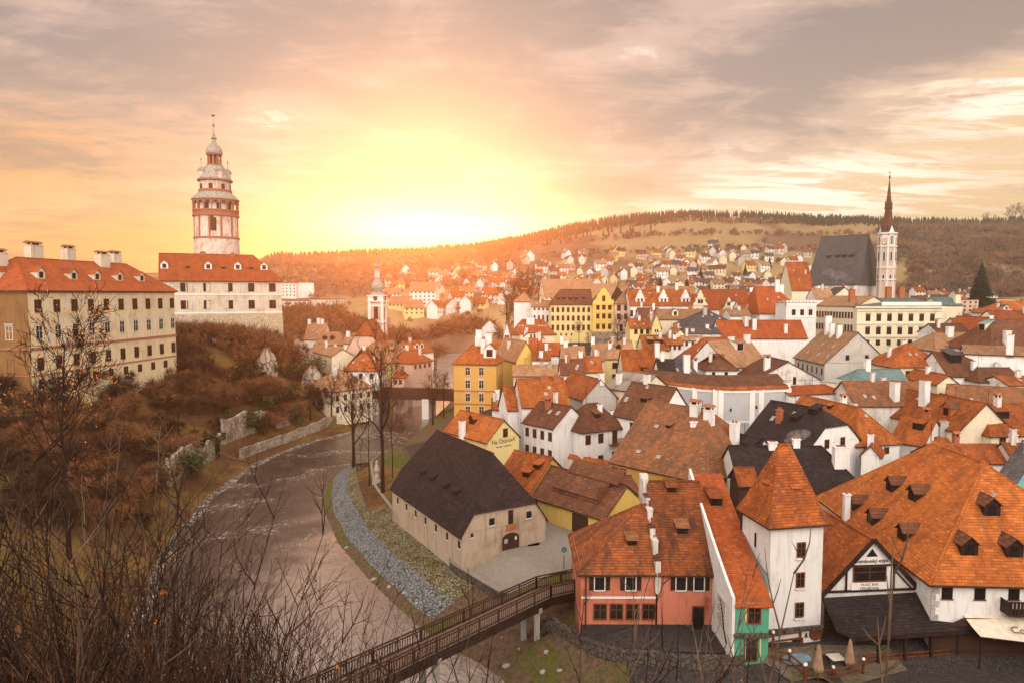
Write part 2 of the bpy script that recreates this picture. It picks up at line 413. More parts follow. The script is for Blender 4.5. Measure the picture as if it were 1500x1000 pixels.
# ------------------------------------------------------------ ground material
def ground_mats():
    m, N, bs = new_mat('hill_soil')
    ob = N.n('ShaderNodeTexCoord').outputs['Object']
    n1 = N.noise(ob, 0.07, 5, 0.6); n2 = N.noise(ob, 0.9, 6, 0.7)
    c = N.mix(N.ramp(n2, 0.3, 0.7), (0.075, 0.034, 0.015), (0.14, 0.066, 0.027))
    g = N.mix(N.ramp(n2, 0.3, 0.7), (0.11, 0.070, 0.018), (0.22, 0.115, 0.03))
    c = N.mix(N.ramp(n1, 0.44, 0.54), c, g)
    N.put(bs.inputs['Base Color'], c); bs.inputs['Roughness'].default_value = 0.95
    bp = N.n('ShaderNodeBump', i_Height=n2); bp.inputs['Strength'].default_value = 0.8; bp.inputs['Distance'].default_value = 0.5
    N.put(bs.inputs['Normal'], bp.outputs[0])
    m, N, bs = new_mat('bank_earth')
    ob = N.n('ShaderNodeTexCoord').outputs['Object']
    n1 = N.noise(ob, 0.25, 4, 0.6); n2 = N.noise(ob, 2.2, 6, 0.75)
    c = N.mix(N.ramp(n2, 0.3, 0.7), (0.085, 0.05, 0.03), (0.20, 0.125, 0.075))
    g = N.mix(N.ramp(n2, 0.3, 0.7), (0.075, 0.085, 0.018), (0.16, 0.13, 0.035))
    c = N.mix(N.ramp(n1, 0.48, 0.60), c, g)
    N.put(bs.inputs['Base Color'], c); bs.inputs['Roughness'].default_value = 0.95
    bp = N.n('ShaderNodeBump', i_Height=n2); bp.inputs['Strength'].default_value = 1.0; bp.inputs['Distance'].default_value = 0.25
    N.put(bs.inputs['Normal'], bp.outputs[0])
    m, N, bs = new_mat('fields')
    ob = N.n('ShaderNodeTexCoord').outputs['Object']
    n1 = N.noise(N.scl(ob, (1, 0.55, 1)), 0.0055, 4, 0.5); n2 = N.noise(ob, 0.05, 5, 0.7)
    scrub = N.mix(N.ramp(n2, 0.3, 0.7), (0.16, 0.085, 0.05), (0.23, 0.13, 0.08))
    grass = N.mix(N.ramp(n2, 0.3, 0.7), (0.31, 0.20, 0.09), (0.40, 0.27, 0.13))
    c = N.mix(N.ramp(n1, 0.42, 0.49), scrub, grass)
    N.put(bs.inputs['Base Color'], c); bs.inputs['Roughness'].default_value = 0.95
    m, N, bs = new_mat('lawn')
    ob = N.n('ShaderNodeTexCoord').outputs['Object']
    n2 = N.noise(ob, 1.5, 6, 0.75)
    c = N.mix(N.ramp(n2, 0.3, 0.7), (0.050, 0.070, 0.012), (0.11, 0.10, 0.022))
    N.put(bs.inputs['Base Color'], c); bs.inputs['Roughness'].default_value = 0.95
    bp = N.n('ShaderNodeBump', i_Height=n2); bp.inputs['Strength'].default_value = 0.7; bp.inputs['Distance'].default_value = 0.15
    N.put(bs.inputs['Normal'], bp.outputs[0])
    m, N, bs = new_mat('water')
    ob = N.n('ShaderNodeTexCoord').outputs['Object']
    w1 = N.noise(N.scl(ob, (1.0, 0.55, 1)), 1.1, 4, 0.6, dist=0.6); w2 = N.noise(ob, 0.13, 4, 0.6, dist=1.0); w3 = N.noise(N.scl(ob, (1, 0.62, 1)), 1.5, 6, 0.75, dist=0.5)
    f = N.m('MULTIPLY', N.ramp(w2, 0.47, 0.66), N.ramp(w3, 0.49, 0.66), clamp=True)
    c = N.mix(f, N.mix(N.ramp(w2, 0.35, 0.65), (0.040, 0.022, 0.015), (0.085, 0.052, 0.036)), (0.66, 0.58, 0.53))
    N.put(bs.inputs['Base Color'], c)
    N.put(bs.inputs['Roughness'], N.ramp(f, 0, 1, 0.15, 0.7))
    bs.inputs['IOR'].default_value = 1.33
    bp = N.n('ShaderNodeBump', i_Height=N.m('ADD', w1, N.m('MULTIPLY', w3, 0.35))); bp.inputs['Strength'].default_value = 0.6; bp.inputs['Distance'].default_value = 0.12
    N.put(bs.inputs['Normal'], bp.outputs[0])
    gl = N.n('ShaderNodeBsdfGlossy', i_Color=(0.86, 0.82, 0.77, 1), i_Normal=bp.outputs[0]); gl.inputs['Roughness'].default_value = 0.10
    # sky reflection painted in by the island and above the bridge, foamier water between
    sx, sy, _ = N.n('ShaderNodeSeparateXYZ', i_0=ob).outputs
    wob = N.m('MULTIPLY', N.m('SUBTRACT', N.noise(ob, 0.09, 4, 0.6), 0.5), 26.0)
    calm_sheen = N.m('MULTIPLY', N.ramp(N.m('ADD', sx, wob), -31, -21), N.ramp(sy, 104, 88)); calm_sheen = N.m('MAXIMUM', calm_sheen, N.ramp(sy, 160, 185))
    refl = N.m('SUBTRACT', N.m('ADD', 0.10, N.m('MULTIPLY', calm_sheen, 0.54)), N.ramp(sy, 190, 230, 0.0, 0.45))
    N.put(gl.inputs['Roughness'], N.m('SUBTRACT', 0.22, N.m('MULTIPLY', calm_sheen, 0.12)))
    foamy = N.m('MULTIPLY', f, N.m('SUBTRACT', 1.0, N.m('MULTIPLY', calm_sheen, 0.75)))
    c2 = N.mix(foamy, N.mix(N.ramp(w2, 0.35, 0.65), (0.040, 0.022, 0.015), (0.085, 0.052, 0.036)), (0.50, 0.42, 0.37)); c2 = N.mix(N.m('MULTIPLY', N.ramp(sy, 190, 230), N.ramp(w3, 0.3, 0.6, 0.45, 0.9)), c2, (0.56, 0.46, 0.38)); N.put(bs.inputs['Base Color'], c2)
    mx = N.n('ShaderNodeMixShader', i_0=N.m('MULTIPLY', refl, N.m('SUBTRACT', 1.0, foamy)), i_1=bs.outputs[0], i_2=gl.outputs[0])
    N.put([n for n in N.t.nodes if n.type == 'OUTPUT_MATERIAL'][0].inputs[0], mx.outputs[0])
    m, N, bs = new_mat('foam')
    ob = N.n('ShaderNodeTexCoord').outputs['Object']
    n2 = N.noise(ob, 0.8, 7, 0.8, dist=1.0)
    tr = N.n('ShaderNodeBsdfTransparent')
    bs.inputs['Base Color'].default_value = (0.50, 0.43, 0.38, 1); bs.inputs['Roughness'].default_value = 0.8
    mx = N.n('ShaderNodeMixShader', i_0=N.ramp(n2, 0.44, 0.66), i_1=tr.outputs[0], i_2=bs.outputs[0])
    out = [n for n in N.t.nodes if n.type == 'OUTPUT_MATERIAL'][0]
    N.put(out.inputs[0], mx.outputs[0])

ground_mats()

# ------------------------------------------------------------ mesh building
class MB:
    def __init__(self):
        self.v = []; self.f = []; self.mi = []
    def face(self, pts, mi=0):
        k = len(self.v); self.v += [tuple(p) for p in pts]; self.f.append(tuple(range(k, k + len(pts)))); self.mi.append(mi)
        return self
    def mesh(self, verts, faces, mi=0):
        k = len(self.v); self.v += [tuple(p) for p in verts]
        for f in faces: self.f.append(tuple(i + k for i in f)); self.mi.append(mi)
        return self
    def box(self, x0, x1, y0, y1, z0, z1, mi=0, M=None, bottom=True):
        vs = [Vector(p) for p in ((x0, y0, z0), (x1, y0, z0), (x1, y1, z0), (x0, y1, z0), (x0, y0, z1), (x1, y0, z1), (x1, y1, z1), (x0, y1, z1))]
        if M is not None: vs = [M @ p for p in vs]
        fs = [(4, 5, 6, 7), (0, 1, 5, 4), (1, 2, 6, 5), (2, 3, 7, 6), (3, 0, 4, 7)]
        if bottom: fs.append((3, 2, 1, 0))
        return self.mesh(vs, fs, mi)
    def bar(self, a, b, w, h=None, mi=0):
        """a square bar from a to b"""
        a, b = Vector(a), Vector(b); h = h or w
        d = b - a; L = d.length
        if L < 1e-6: return self
        d.normalize(); up = Vector((0, 0, 1)) if abs(d.z) < 0.95 else Vector((1, 0, 0))
        s = d.cross(up).normalized() * w / 2; t = s.cross(d).normalized() * h / 2
        vs = [a - s - t, a + s - t, a + s + t, a - s + t, b - s - t, b + s - t, b + s + t, b - s + t]
        return self.mesh(vs, [(0, 1, 2, 3), (7, 6, 5, 4), (0, 4, 5, 1), (1, 5, 6, 2), (2, 6, 7, 3), (3, 7, 4, 0)], mi)
    def tube(self, pts, rads, n=3, mi=0):
        rings = []
        k0 = len(self.v)
        for i, p in enumerate(pts):
            p = Vector(p)
            d = Vector(pts[min(i + 1, len(pts) - 1)]) - Vector(pts[max(i - 1, 0)])
            if d.length < 1e-9: d = Vector((0, 0, 1))
            d.normalize(); up = Vector((1, 0, 0)) if abs(d.x) < 0.8 else Vector((0, 1, 0))
            s = d.cross(up).normalized(); t = d.cross(s)
            for j in range(n):
                a = 6.28318 * j / n
                self.v.append(tuple(p + (s * math.cos(a) + t * math.sin(a)) * rads[i]))
        for i in range(len(pts) - 1):
            for j in range(n):
                self.f.append((k0 + i * n + j, k0 + i * n + (j + 1) % n, k0 + (i + 1) * n + (j + 1) % n, k0 + (i + 1) * n + j)); self.mi.append(mi)
        return self
    def lathe(self, prof, n=16, c=(0, 0), mi=0, rot=0.0, sq=1.0):
        k0 = len(self.v)
        for r, z in prof:
            for j in range(n):
                a = rot + 6.28318 * j / n
                self.v.append((c[0] + r * math.cos(a), c[1] + r * math.sin(a), z))
        for i in range(len(prof) - 1):
            for j in range(n):
                self.f.append((k0 + i * n + j, k0 + i * n + (j + 1) % n, k0 + (i + 1) * n + (j + 1) % n, k0 + (i + 1) * n + j)); self.mi.append(mi)
        return self
    def data(self, name, mats):
        me = bpy.data.meshes.new(name)
        me.from_pydata(self.v, [], self.f)
        for m in (mats if isinstance(mats, (list, tuple)) else [mats]): me.materials.append(MATS[m])
        if self.mi and max(self.mi): me.polygons.foreach_set('material_index', self.mi)
        n = len(me.loops)
        if n and len(self.f) < 20000:
            uvl = me.uv_layers.new(name='uv')
            co = np.array(self.v, float); uv = np.zeros((n, 2))
            for p in me.polygons:
                nn = p.normal
                if abs(nn.z) > 0.985: ax = Vector((1, 0, 0))
                else: ax = Vector((-nn.y, nn.x, 0)).normalized()
                ay = nn.cross(ax)
                idx = np.array(p.vertices)
                uv[p.loop_start:p.loop_start + p.loop_total, 0] = co[idx] @ np.array(ax)
                uv[p.loop_start:p.loop_start + p.loop_total, 1] = co[idx] @ np.array(ay)
            uvl.data.foreach_set('uv', uv.ravel())
        me.update()
        return me
    def build(self, name, mats, parent=None, loc=(0, 0, 0), rz=0.0):
        return obj(name, self.data(name, mats), parent, loc, rz)

def obj(name, data, parent=None, loc=(0, 0, 0), rz=0.0):
    o = bpy.data.objects.new(name, data); COL.objects.link(o)
    o.location = loc; o.rotation_euler = (0, 0, rz)
    if parent is not None: o.parent = parent
    return o

def tag(o, label=None, cat=None, group=None, kind=None):
    if label: o['label'] = label
    if cat: o['category'] = cat
    if group: o['group'] = group
    if kind: o['kind'] = kind
    return o

def thing(name, label, cat, loc=(0, 0, 0), rz=0.0, group=None):
    o = obj(name, None, None, loc, rz); o.empty_display_size = 0.5
    return tag(o, label, cat, group)

def slab(mb, faces, thick, mi=0, mi_edge=None):
    """give a set of roof faces (lists of points) a thickness downwards; edges only along the outline"""
    def key(p): return (round(p[0], 3), round(p[1], 3), round(p[2], 3))
    cnt = {}
    for f in faces:
        for i in range(len(f)):
            a, b = key(f[i]), key(f[(i + 1) % len(f)])
            cnt[frozenset((a, b))] = cnt.get(frozenset((a, b)), 0) + 1
    me = mi if mi_edge is None else mi_edge
    for f in faces:
        mb.face(f, mi)
        mb.face([(p[0], p[1], p[2] - thick) for p in reversed(f)], me)
        for i in range(len(f)):
            a, b = f[i], f[(i + 1) % len(f)]
            if cnt[frozenset((key(a), key(b)))] == 1:
                mb.face([(a[0], a[1], a[2] - thick), (b[0], b[1], b[2] - thick), b, a], me)

# ------------------------------------------------------------ shared small meshes (windows, chimneys, dormers)
CACHE = {}

def window_meshes(w, h, style):
    k = ('win', round(w, 2), round(h, 2), style)
    if k not in CACHE:
        fr, pn = MB(), MB()
        fm = 'frame_brown' if 'b' in style else 'frame_white'
        t = 0.09 if 'n' not in style else 0.05
        if 'p' not in style:     # plain opening without a frame
            fr.box(-w / 2 - t, -w / 2, -0.05, 0.05, -t, h + t); fr.box(w / 2, w / 2 + t, -0.05, 0.05, -t, h + t)
            fr.box(-w / 2, w / 2, -0.049, 0.05, h, h + t); fr.box(-w / 2, w / 2, -0.09, 0.05, -t, 0)
            mm = 1 if 's' in style else 0
            fr.box(-0.03, 0.03, -0.035, 0.05, 0, h, mm)
            fr.box(-w / 2, -0.03, -0.03, 0.05, h * 0.60, h * 0.60 + 0.05, mm); fr.box(0.03, w / 2, -0.03, 0.05, h * 0.60, h * 0.60 + 0.05, mm)
            if 'h' in style:     # moulded head
                fr.box(-w / 2 - 0.2, w / 2 + 0.2, -0.14, 0.05, h + 0.28, h + 0.40)
        else:
            fr.box(-w / 2 - 0.06, w / 2 + 0.06, -0.07, 0.05, -0.09, -0.01)
        if 's' in style:         # shutters, folded back
            for sgn in (-1, 1):
                x0 = sgn * (w / 2 + t); x1 = sgn * (w / 2 + t + w * 0.48)
                fr.box(min(x0, x1), max(x0, x1), -0.06, 0.02, 0, h, 1)
        pn.face([(-w / 2, -0.015, 0), (w / 2, -0.015, 0), (w / 2, -0.015, h), (-w / 2, -0.015, h)])
        CACHE[k] = (fr.data('window', [fm, 'dark_wood']), pn.data('pane', 'pane'))
    return CACHE[k]

def add_window(parent, p, rz, w, h, style='', lod=0):
    a, b = window_meshes(w, h, style)
    o = obj('window', a, parent, p, rz)
    obj('pane', b, o)
    return o

def chimney_mesh(w, d, h, style, mat):
    k = ('chim', round(w, 2), round(d, 2), round(h, 2), style, mat)
    if k not in CACHE:
        m = MB()
        m.box(-w / 2, w / 2, -d / 2, d / 2, 0, h, 0, bottom=False)
        m.box(-w / 2 - 0.07, w / 2 + 0.07, -d / 2 - 0.07, d / 2 + 0.07, h, h + 0.12, 0)
        if style == 'roofed':     # little tiled roof over slots
            for sx in (-1, 1):
                for sy in (-1, 1):
                    m.box(sx * w * .38 - .07, sx * w * .38 + .07, sy * d * .38 - .07, sy * d * .38 + .07, h + .12, h + .5, 0)
            m.box(-w * .3, w * .3, -d * .3, d * .3, h + .12, h + .5, 2)
            m.face([(-w / 2 - .12, -d / 2 - .12, h + .5), (w / 2 + .12, -d / 2 - .12, h + .5), (w / 2 + .12, 0, h + .85), (-w / 2 - .12, 0, h + .85)], 1)
            m.face([(w / 2 + .12, d / 2 + .12, h + .5), (-w / 2 - .12, d / 2 + .12, h + .5), (-w / 2 - .12, 0, h + .85), (w / 2 + .12, 0, h + .85)], 1)
            for sx in (-1, 1): m.face([(sx * (w / 2 + .1), -d / 2 - .1, h + .5), (sx * (w / 2 + .1), d / 2 + .1, h + .5), (sx * (w / 2 + .1), 0, h + .84)], 1)
        elif style == 'pots':
            n = max(1, int(w / 0.4))
            for i in range(n):
                x = (i + .5) / n * w - w / 2
                m.lathe([(.14, h + .12), (.12, h + .5), (.08, h + .5), (.08, h + .2)], 8, (x, 0), 1)
        else:
            m.box(-w * .3, w * .3, -d * .3, d * .3, h + .12, h + .24, 1)
            m.box(-w * .2, w * .2, -d * .2, d * .2, h + .24, h + .27, 2)
        CACHE[k] = m.data('chimney', [mat, 'brick', 'pane'])
    return CACHE[k]

def dormer_mesh(style, w, k, rmat, wmat):
    """front of the dormer at y=0 facing -Y, body runs back to the roof plane that rises k per metre"""
    key = ('dorm', style, round(w, 2), round(k, 2), rmat, wmat)
    if key not in CACHE:
        m = MB(); h = w * (0.75 if style != 'wide' else 0.45)
        D = h / k
        if style in ('shed', 'wide'):
            kk = k * 0.30; D = h / (k - kk)
            m.face([(-w / 2, 0, -0.1), (w / 2, 0, -0.1), (w / 2, 0, h), (-w / 2, 0, h)], 1)
            for s in (-1, 1): m.face([(s * w / 2, 0, -.1), (s * w / 2, D, k * D - .02), (s * w / 2, 0, h)], 1)
            slab(m, [[(-w / 2 - .15, -.22, h - .22 * kk + .05), (w / 2 + .15, -.22, h - .22 * kk + .05), (w / 2 + .15, D + .3, h + kk * (D + .3) + .05), (-w / 2 - .15, D + .3, h + kk * (D + .3) + .05)]], 0.08, 0)
            m.face([(-w / 2 + .12, -.02, .1), (w / 2 - .12, -.02, .1), (w / 2 - .12, -.02, h - .12), (-w / 2 + .12, -.02, h - .12)], 2)
        else:
            r = w * 0.45; D2 = (h + r) / k
            m.face([(-w / 2, 0, -.1), (w / 2, 0, -.1), (w / 2, 0, h), (0, 0, h + r), (-w / 2, 0, h)], 1)
            for s in (-1, 1): m.face([(s * w / 2, 0, -.1), (s * w / 2, D, h - .02), (s * w / 2, 0, h)], 1)
            o = .14
            A = [(-w / 2 - o, -.2, h - o * .9), (0, -.2, h + r), (0, D2 + .1, h + r), (-w / 2 - o, D, h - o * .9)]
            B = [(0, -.2, h + r), (w / 2 + o, -.2, h - o * .9), (w / 2 + o, D, h - o * .9), (0, D2 + .1, h + r)]
            slab(m, [[(p[0], p[1], p[2] + .06) for p in A], [(p[0], p[1], p[2] + .06) for p in B]], .08, 0)
            m.face([(-w * .26, -.02, h * .12), (w * .26, -.02, h * .12), (w * .26, -.02, h * .95), (-w * .26, -.02, h * .95)], 2)
        CACHE[key] = m.data('dormer', [rmat, wmat, 'pane'])
    return CACHE[key]

def skylight_mesh(w, h):
    key = ('sky', w, h)
    if key not in CACHE:
        m = MB(); m.box(-w / 2, w / 2, -h / 2, h / 2, -.05, .10, 0); m.face([(-w / 2 + .08, -h / 2 + .08, .104), (w / 2 - .08, -h / 2 + .08, .104), (w / 2 - .08, h / 2 - .08, .104), (-w / 2 + .08, h / 2 - .08, .104)], 1)
        CACHE[key] = m.data('skylight', ['lead', 'sky_glass'])
    return CACHE[key]

simple('sky_glass', (0.35, 0.32, 0.30), 0.15, 0.1)

# ------------------------------------------------------------ houses
REPORT = []

def house(label, a, b, z=None, d=None, db=None, W=None, rv=None, rise=None, k=1.0, roof='x', hl=0.0, hr=0.0, hh=0.0, prof=None,
          wall='white', rm='tile_orange', wins=(), chims=(), dorms=(), skys=(), og=0.22, oe=0.35, name='house', cat='house',
          join=None, zg=None, thick=0.16, auto=True):
    """a,b: picture points of the left and right ends of the eave that faces the camera; z or d fixes how far away it is.
    roof 'x': ridge along that eave; 'y': gable towards the camera; 'flat'. rv: picture row of the ridge."""
    A = px(a[0], a[1], z=z, d=d)
    if z is not None and db is None: B = px(b[0], b[1], z=z)
    else:
        B = px(b[0], b[1], d=db or d); B.z = A.z
    ze = A.z
    ex = (B - A); ex.z = 0; L = ex.length; ex.normalize(); ey = Vector((-ex.y, ex.x, 0))
    yaw = math.atan2(ex.y, ex.x)
    if roof == 'x' and W is None:
        se = (ze - CAMZ) / A.y; _, q1, q2 = ray(a[0], rv); sr = q2 / q1
        delta = (sr - se) * A.y / max(0.2, k - sr); W = 2 * delta
    if W is None: W = L
    M = A + ex * L / 2 + ey * W / 2
    if rise is None and rv is not None:
        if roof == 'x': Q = A + ex * min(hl, L / 2) + ey * W / 2
        elif roof == 'y': Q = A + ex * L / 2 + ey * (hl if hl else 0)
        else: Q = A
        rise = rv_z(rv, Q.x, Q.y) - ze
    rise = rise or 0.0
    g = zt(M.x, M.y) if zg is None else zg
    REPORT.append(f"{label[:44]:46s} L{L:5.1f} W{W:5.1f} h{ze - g:5.1f} rise{rise:5.1f} d{A.y:6.1f} yaw{math.degrees(yaw):5.0f}")
    root = thing(name, label, cat, (M.x, M.y, g), yaw) if join is None else join
    if join is None: loc, rz = (0, 0, 0), 0.0
    else:
        Mi = Matrix.LocRotScale(join.location, join.rotation_euler, None).inverted() @ Vector((M.x, M.y, g))
        loc, rz = Mi, yaw - join.rotation_euler.z
    lm = Matrix.Translation(loc) @ Matrix.Rotation(rz, 4, 'Z')
    H = ze - g
    # frame along the ridge: s in [-SL/2, SL/2], t in [-TW/2, TW/2]
    SL, TW = (L, W) if roof != 'y' else (W, L)
    if roof == 'y':
        i0, i1 = hl, hr             # near end, far end
        def T(s, t, zz): return (-t, s, zz)
    else:
        i0, i1 = hl, hr
        def T(s, t, zz): return (s, t, zz)
    prof = prof or [(0, 0), (1, 1)]
    wm = MB()
    if roof == 'flat':
        wm.box(-L / 2, L / 2, -W / 2, W / 2, -2.0, H)
        wo = wm.build('wall', wall, root, loc, rz)
        rmb = MB(); rmb.box(-L / 2 - .15, L / 2 + .15, -W / 2 - .15, W / 2 + .15, H, H + 0.25)
        ro = rmb.build('roof', rm, root, loc, rz)
        def rz_at(x, y): return H + .25
        ks = 0.0
    else:
        def pz(f):
            for (f0, z0), (f1, z1) in zip(prof[:-1], prof[1:]):
                if f <= f1 + 1e-9: return z0 + (z1 - z0) * (f - f0) / (f1 - f0)
            return 1.0
        fs = sorted(set([q[0] for q in prof] + ([hh] if 0 < hh < 1 else [])))
        # walls with their gables
        x0, x1, y0, y1 = -SL / 2, SL / 2, -TW / 2, TW / 2
        def wallquad(p, q): wm.face([T(*p, -2.0), T(*q, -2.0), T(*q, H), T(*p, H)])
        wallquad((x0, y0), (x1, y0)); wallquad((x1, y0), (x1, y1)); wallquad((x1, y1), (x0, y1)); wallquad((x0, y1), (x0, y0))
        for end, ins in ((x0, i0), (x1, i1)):
            if ins == 0 or hh > 0:
                top = 1.0 if ins == 0 else hh
                ff = [f for f in fs if f <= top + 1e-9]
                low = [T(end, y0 + TW / 2 * f, H + pz(f) * rise - .06) for f in ff] + [T(end, y1 - TW / 2 * f, H + pz(f) * rise - .06) for f in reversed(ff)]
                if end == x0: low = low[::-1]
                wm.face(low)
        wm.face([T(x0, y0, H - .02), T(x1, y0, H - .02), T(x1, y1, H - .02), T(x0, y1, H - .02)])
        wo = wm.build('wall', wall, root, loc, rz)
        # roof
        kk = rise * pz(fs[1]) / (TW / 2 * fs[1])
        def endoff(ins, f):
            if ins == 0: return -og
            if hh > 0:
                return -og if f <= hh + 1e-9 else -og + (ins + og) * (f - hh) / (1 - hh)
            return -oe + (ins + oe) * f
        rings = []
        for f in fs:
            y = TW / 2 * (1 - f) + oe * (1 - f)
            zz = H + pz(f) * rise - (oe * kk * (1 - f)) * (1 if f == 0 else (1 - f)) + .02
            rings.append((x0 + endoff(i0, f), x1 - endoff(i1, f), y, zz))
        faces = []
        for (a0, b0, ya, za), (a1, b1, yb, zb) in zip(rings[:-1], rings[1:]):
            def q(p): return [T(*v) for v in p]
            top = yb < 1e-6
            faces.append(q([(a0, -ya, za), (b0, -ya, za), (b1, -yb, zb), (a1, -yb, zb)]))
            faces.append(q([(b0, ya, za), (a0, ya, za), (a1, yb, zb), (b1, yb, zb)]))
            if abs(a1 - a0) > 1e-6: faces.append(q([(a0, ya, za), (a0, -ya, za), (a1, -yb, zb)] + ([] if top else [(a1, yb, zb)])))
            if abs(b1 - b0) > 1e-6: faces.append(q([(b0, -ya, za), (b0, ya, za), (b1, yb, zb)] + ([] if top else [(b1, -yb, zb)])))
        clean = []
        for f in faces:
            g2 = []
            for p in f:
                if not g2 or (Vector(p) - Vector(g2[-1])).length > 1e-4: g2.append(p)
            if (Vector(g2[0]) - Vector(g2[-1])).length < 1e-4: g2.pop()
            if len(g2) >= 3: clean.append(g2)
        rmb = MB(); slab(rmb, clean, thick, 0, 1)
        # ridge and hip tiles
        ra, rb, _, zr = rings[-1]
        rmb.bar(T(ra, 0, zr + .01), T(rb, 0, zr + .01), .22, .14)
        if hh == 0 and len(rings) == 2:
            for end, ins, rr in ((0, i0, ra), (1, i1, rb)):
                if ins > 0:
                    for sg in (-1, 1): rmb.bar(T(rings[0][end], sg * rings[0][2], rings[0][3] + .01), T(rr, 0, zr + .01), .2, .12)
        ro = rmb.build('roof', [rm, 'eave_dark'], root, loc, rz)
        def rz_at(x, y):
            s, t = (x, y) if roof != 'y' else (y, -x)
            f = 1 - abs(t) / (TW / 2)
            if hh == 0:
                if i0 > 0: f = min(f, (s + SL / 2) / i0)
                if i1 > 0: f = min(f, (SL / 2 - s) / i1)
            return H + pz(max(0, min(1, f))) * rise
        ks = rise / (TW / 2)
    root_windows(root, lm, L, W, H, wins)
    Wi = (root.matrix_basis if join is None else join.matrix_basis) 
    Wi = (Matrix.LocRotScale(root.location, root.rotation_euler, None) @ lm).inverted()
    def on_roof(u, v):
        dx, dy, dz = ray(u, v); t = A.y * .7
        while t < A.y * 2:
            q = Wi @ Vector((dx * t, dy * t, CAMZ + dz * t))
            if abs(q.x) < L / 2 + .4 and abs(q.y) < W / 2 + .4 and q.z < rz_at(q.x, q.y): return q.x, q.y
            t += .05
        return None
    hr_ = random.Random(label + str(round(L, 1)))
    if auto and roof != 'flat' and name == 'house' and join is None:
        if not chims: chims = [(hr_.uniform(-.6, .6), hr_.uniform(-.25, .25), hr_.uniform(.55, 1.0), hr_.uniform(.55, .8), hr_.uniform(.8, 1.6), hr_.choice(['', '', 'pots', 'roofed']), hr_.choice(['white', 'white_old', 'white', 'brick']))] + ([(hr_.uniform(-.8, .8), hr_.uniform(-.5, .1), .6, .6, hr_.uniform(1.0, 2.0), '', 'white_old')] if hr_.random() < .5 else [])
        if not skys and not dorms and roof == 'x' and hr_.random() < .6: skys = [('f', hr_.uniform(-.6, .6), hr_.uniform(.3, .7), .5, .7) for _ in range(hr_.randint(1, 3))]
        if hr_.random() < .55:
            am = MB(); hh_ = hr_.uniform(1.6, 3.0); am.bar((0, 0, -.6), (0, 0, hh_), .045)
            for q_ in range(hr_.randint(2, 4)): am.bar((-.5 + .08 * q_, 0, hh_ - .15 - .22 * q_), (.5 - .08 * q_, 0, hh_ - .15 - .22 * q_), .03)
            ax_, ay_ = hr_.uniform(-.5, .5) * L / 2, hr_.uniform(-.2, .2) * W / 2
            am.build('antenna', 'iron', ro, (ax_, ay_, rz_at(ax_, ay_)), hr_.uniform(0, 3))
    # chimneys: (x fraction, y fraction, width, depth, height above roof, style, material)
    for c in chims:
        fx, fy, cw, cd, ch = c[:5]; st = c[5] if len(c) > 5 else ''; cm = c[6] if len(c) > 6 else 'white'
        x, y = fx * L / 2, fy * W / 2
        if fx > 2: x, y = on_roof(fx, fy) or (0, 0)
        zz = rz_at(x, y) - 0.8
        obj('chimney', chimney_mesh(cw, cd, ch + .8, st, cm), ro, (x, y, zz))
    for c in dorms:     # (side, along -1..1, up 0..1, width, style, roof mat, wall mat)
        side, s, up, dw, st = c[:5]; drm = c[5] if len(c) > 5 else rm; dwm = c[6] if len(c) > 6 else 'dark_wood'
        x, y, r = side_point(side, s, up, L, W)
        kq = ks
        if (roof == 'x' and side in 'lr') or (roof == 'y' and side in 'fb'):
            ins = {'l': hl, 'r': hr, 'f': hl, 'b': hr}[side]; kq = rise / max(ins, .5); 
            x, y, r = side_point(side, s, up, L, W, ins)
        if s > 2:
            q = on_roof(s, up)
            if q is None: continue
            x, y = q
        obj('dormer', dormer_mesh(st, dw, max(kq, .35), drm, dwm), ro, (x, y, rz_at(x, y)), r)
    for c in skys:      # (side, along, up, w, h)
        side, s, up, sw, sh = c
        x, y, r = side_point(side, s, up, L, W)
        o = obj('skylight', skylight_mesh(sw, sh), ro, (x, y, rz_at(x, y)))
        o.rotation_euler = (Matrix.Rotation(r, 3, 'Z') @ Matrix.Rotation(math.atan(ks), 3, 'X')).to_euler()
    root['_dims'] = (L, W, H, rise)
    return root

def side_point(side, s, up, L, W, ins=None):
    iw = W / 2 if ins is None else ins; il = L / 2 if ins is None else ins
    if side == 'f': return s * L / 2, -W / 2 + iw * up, 0.0
    if side == 'b': return s * L / 2, W / 2 - iw * up, math.pi
    if side == 'l': return -L / 2 + il * up, -s * W / 2, -math.pi / 2
    return L / 2 - il * up, s * W / 2, math.pi / 2

def root_windows(root, lm, L, W, H, wins):
    """(face, count, drop of the window's top below the eave, width, height, from, to, style)"""
    r0 = lm.to_euler().z
    for wn in wins:
        face, n, drop, w, h = wn[:5]; u0, u1 = (wn[5], wn[6]) if len(wn) > 6 else (-.8, .8); st = wn[7] if len(wn) > 7 else ''
        for i in range(n):
            u = (u0 + u1) / 2 if n == 1 else u0 + (u1 - u0) * i / (n - 1)
            if face in 'fb': x, y = u * L / 2 * (1 if face == 'f' else -1), (-W / 2 if face == 'f' else W / 2)
            else: x, y = (-L / 2 if face == 'l' else L / 2), u * W / 2 * (-1 if face == 'l' else 1)
            r = {'f': 0, 'b': math.pi, 'l': -math.pi / 2, 'r': math.pi / 2}[face]
            o = Vector((math.sin(r), -math.cos(r), 0)) * .012
            p = lm @ (Vector((x, y, H - drop - h)) + o)
            add_window(root, p, r + r0, w, h, st)

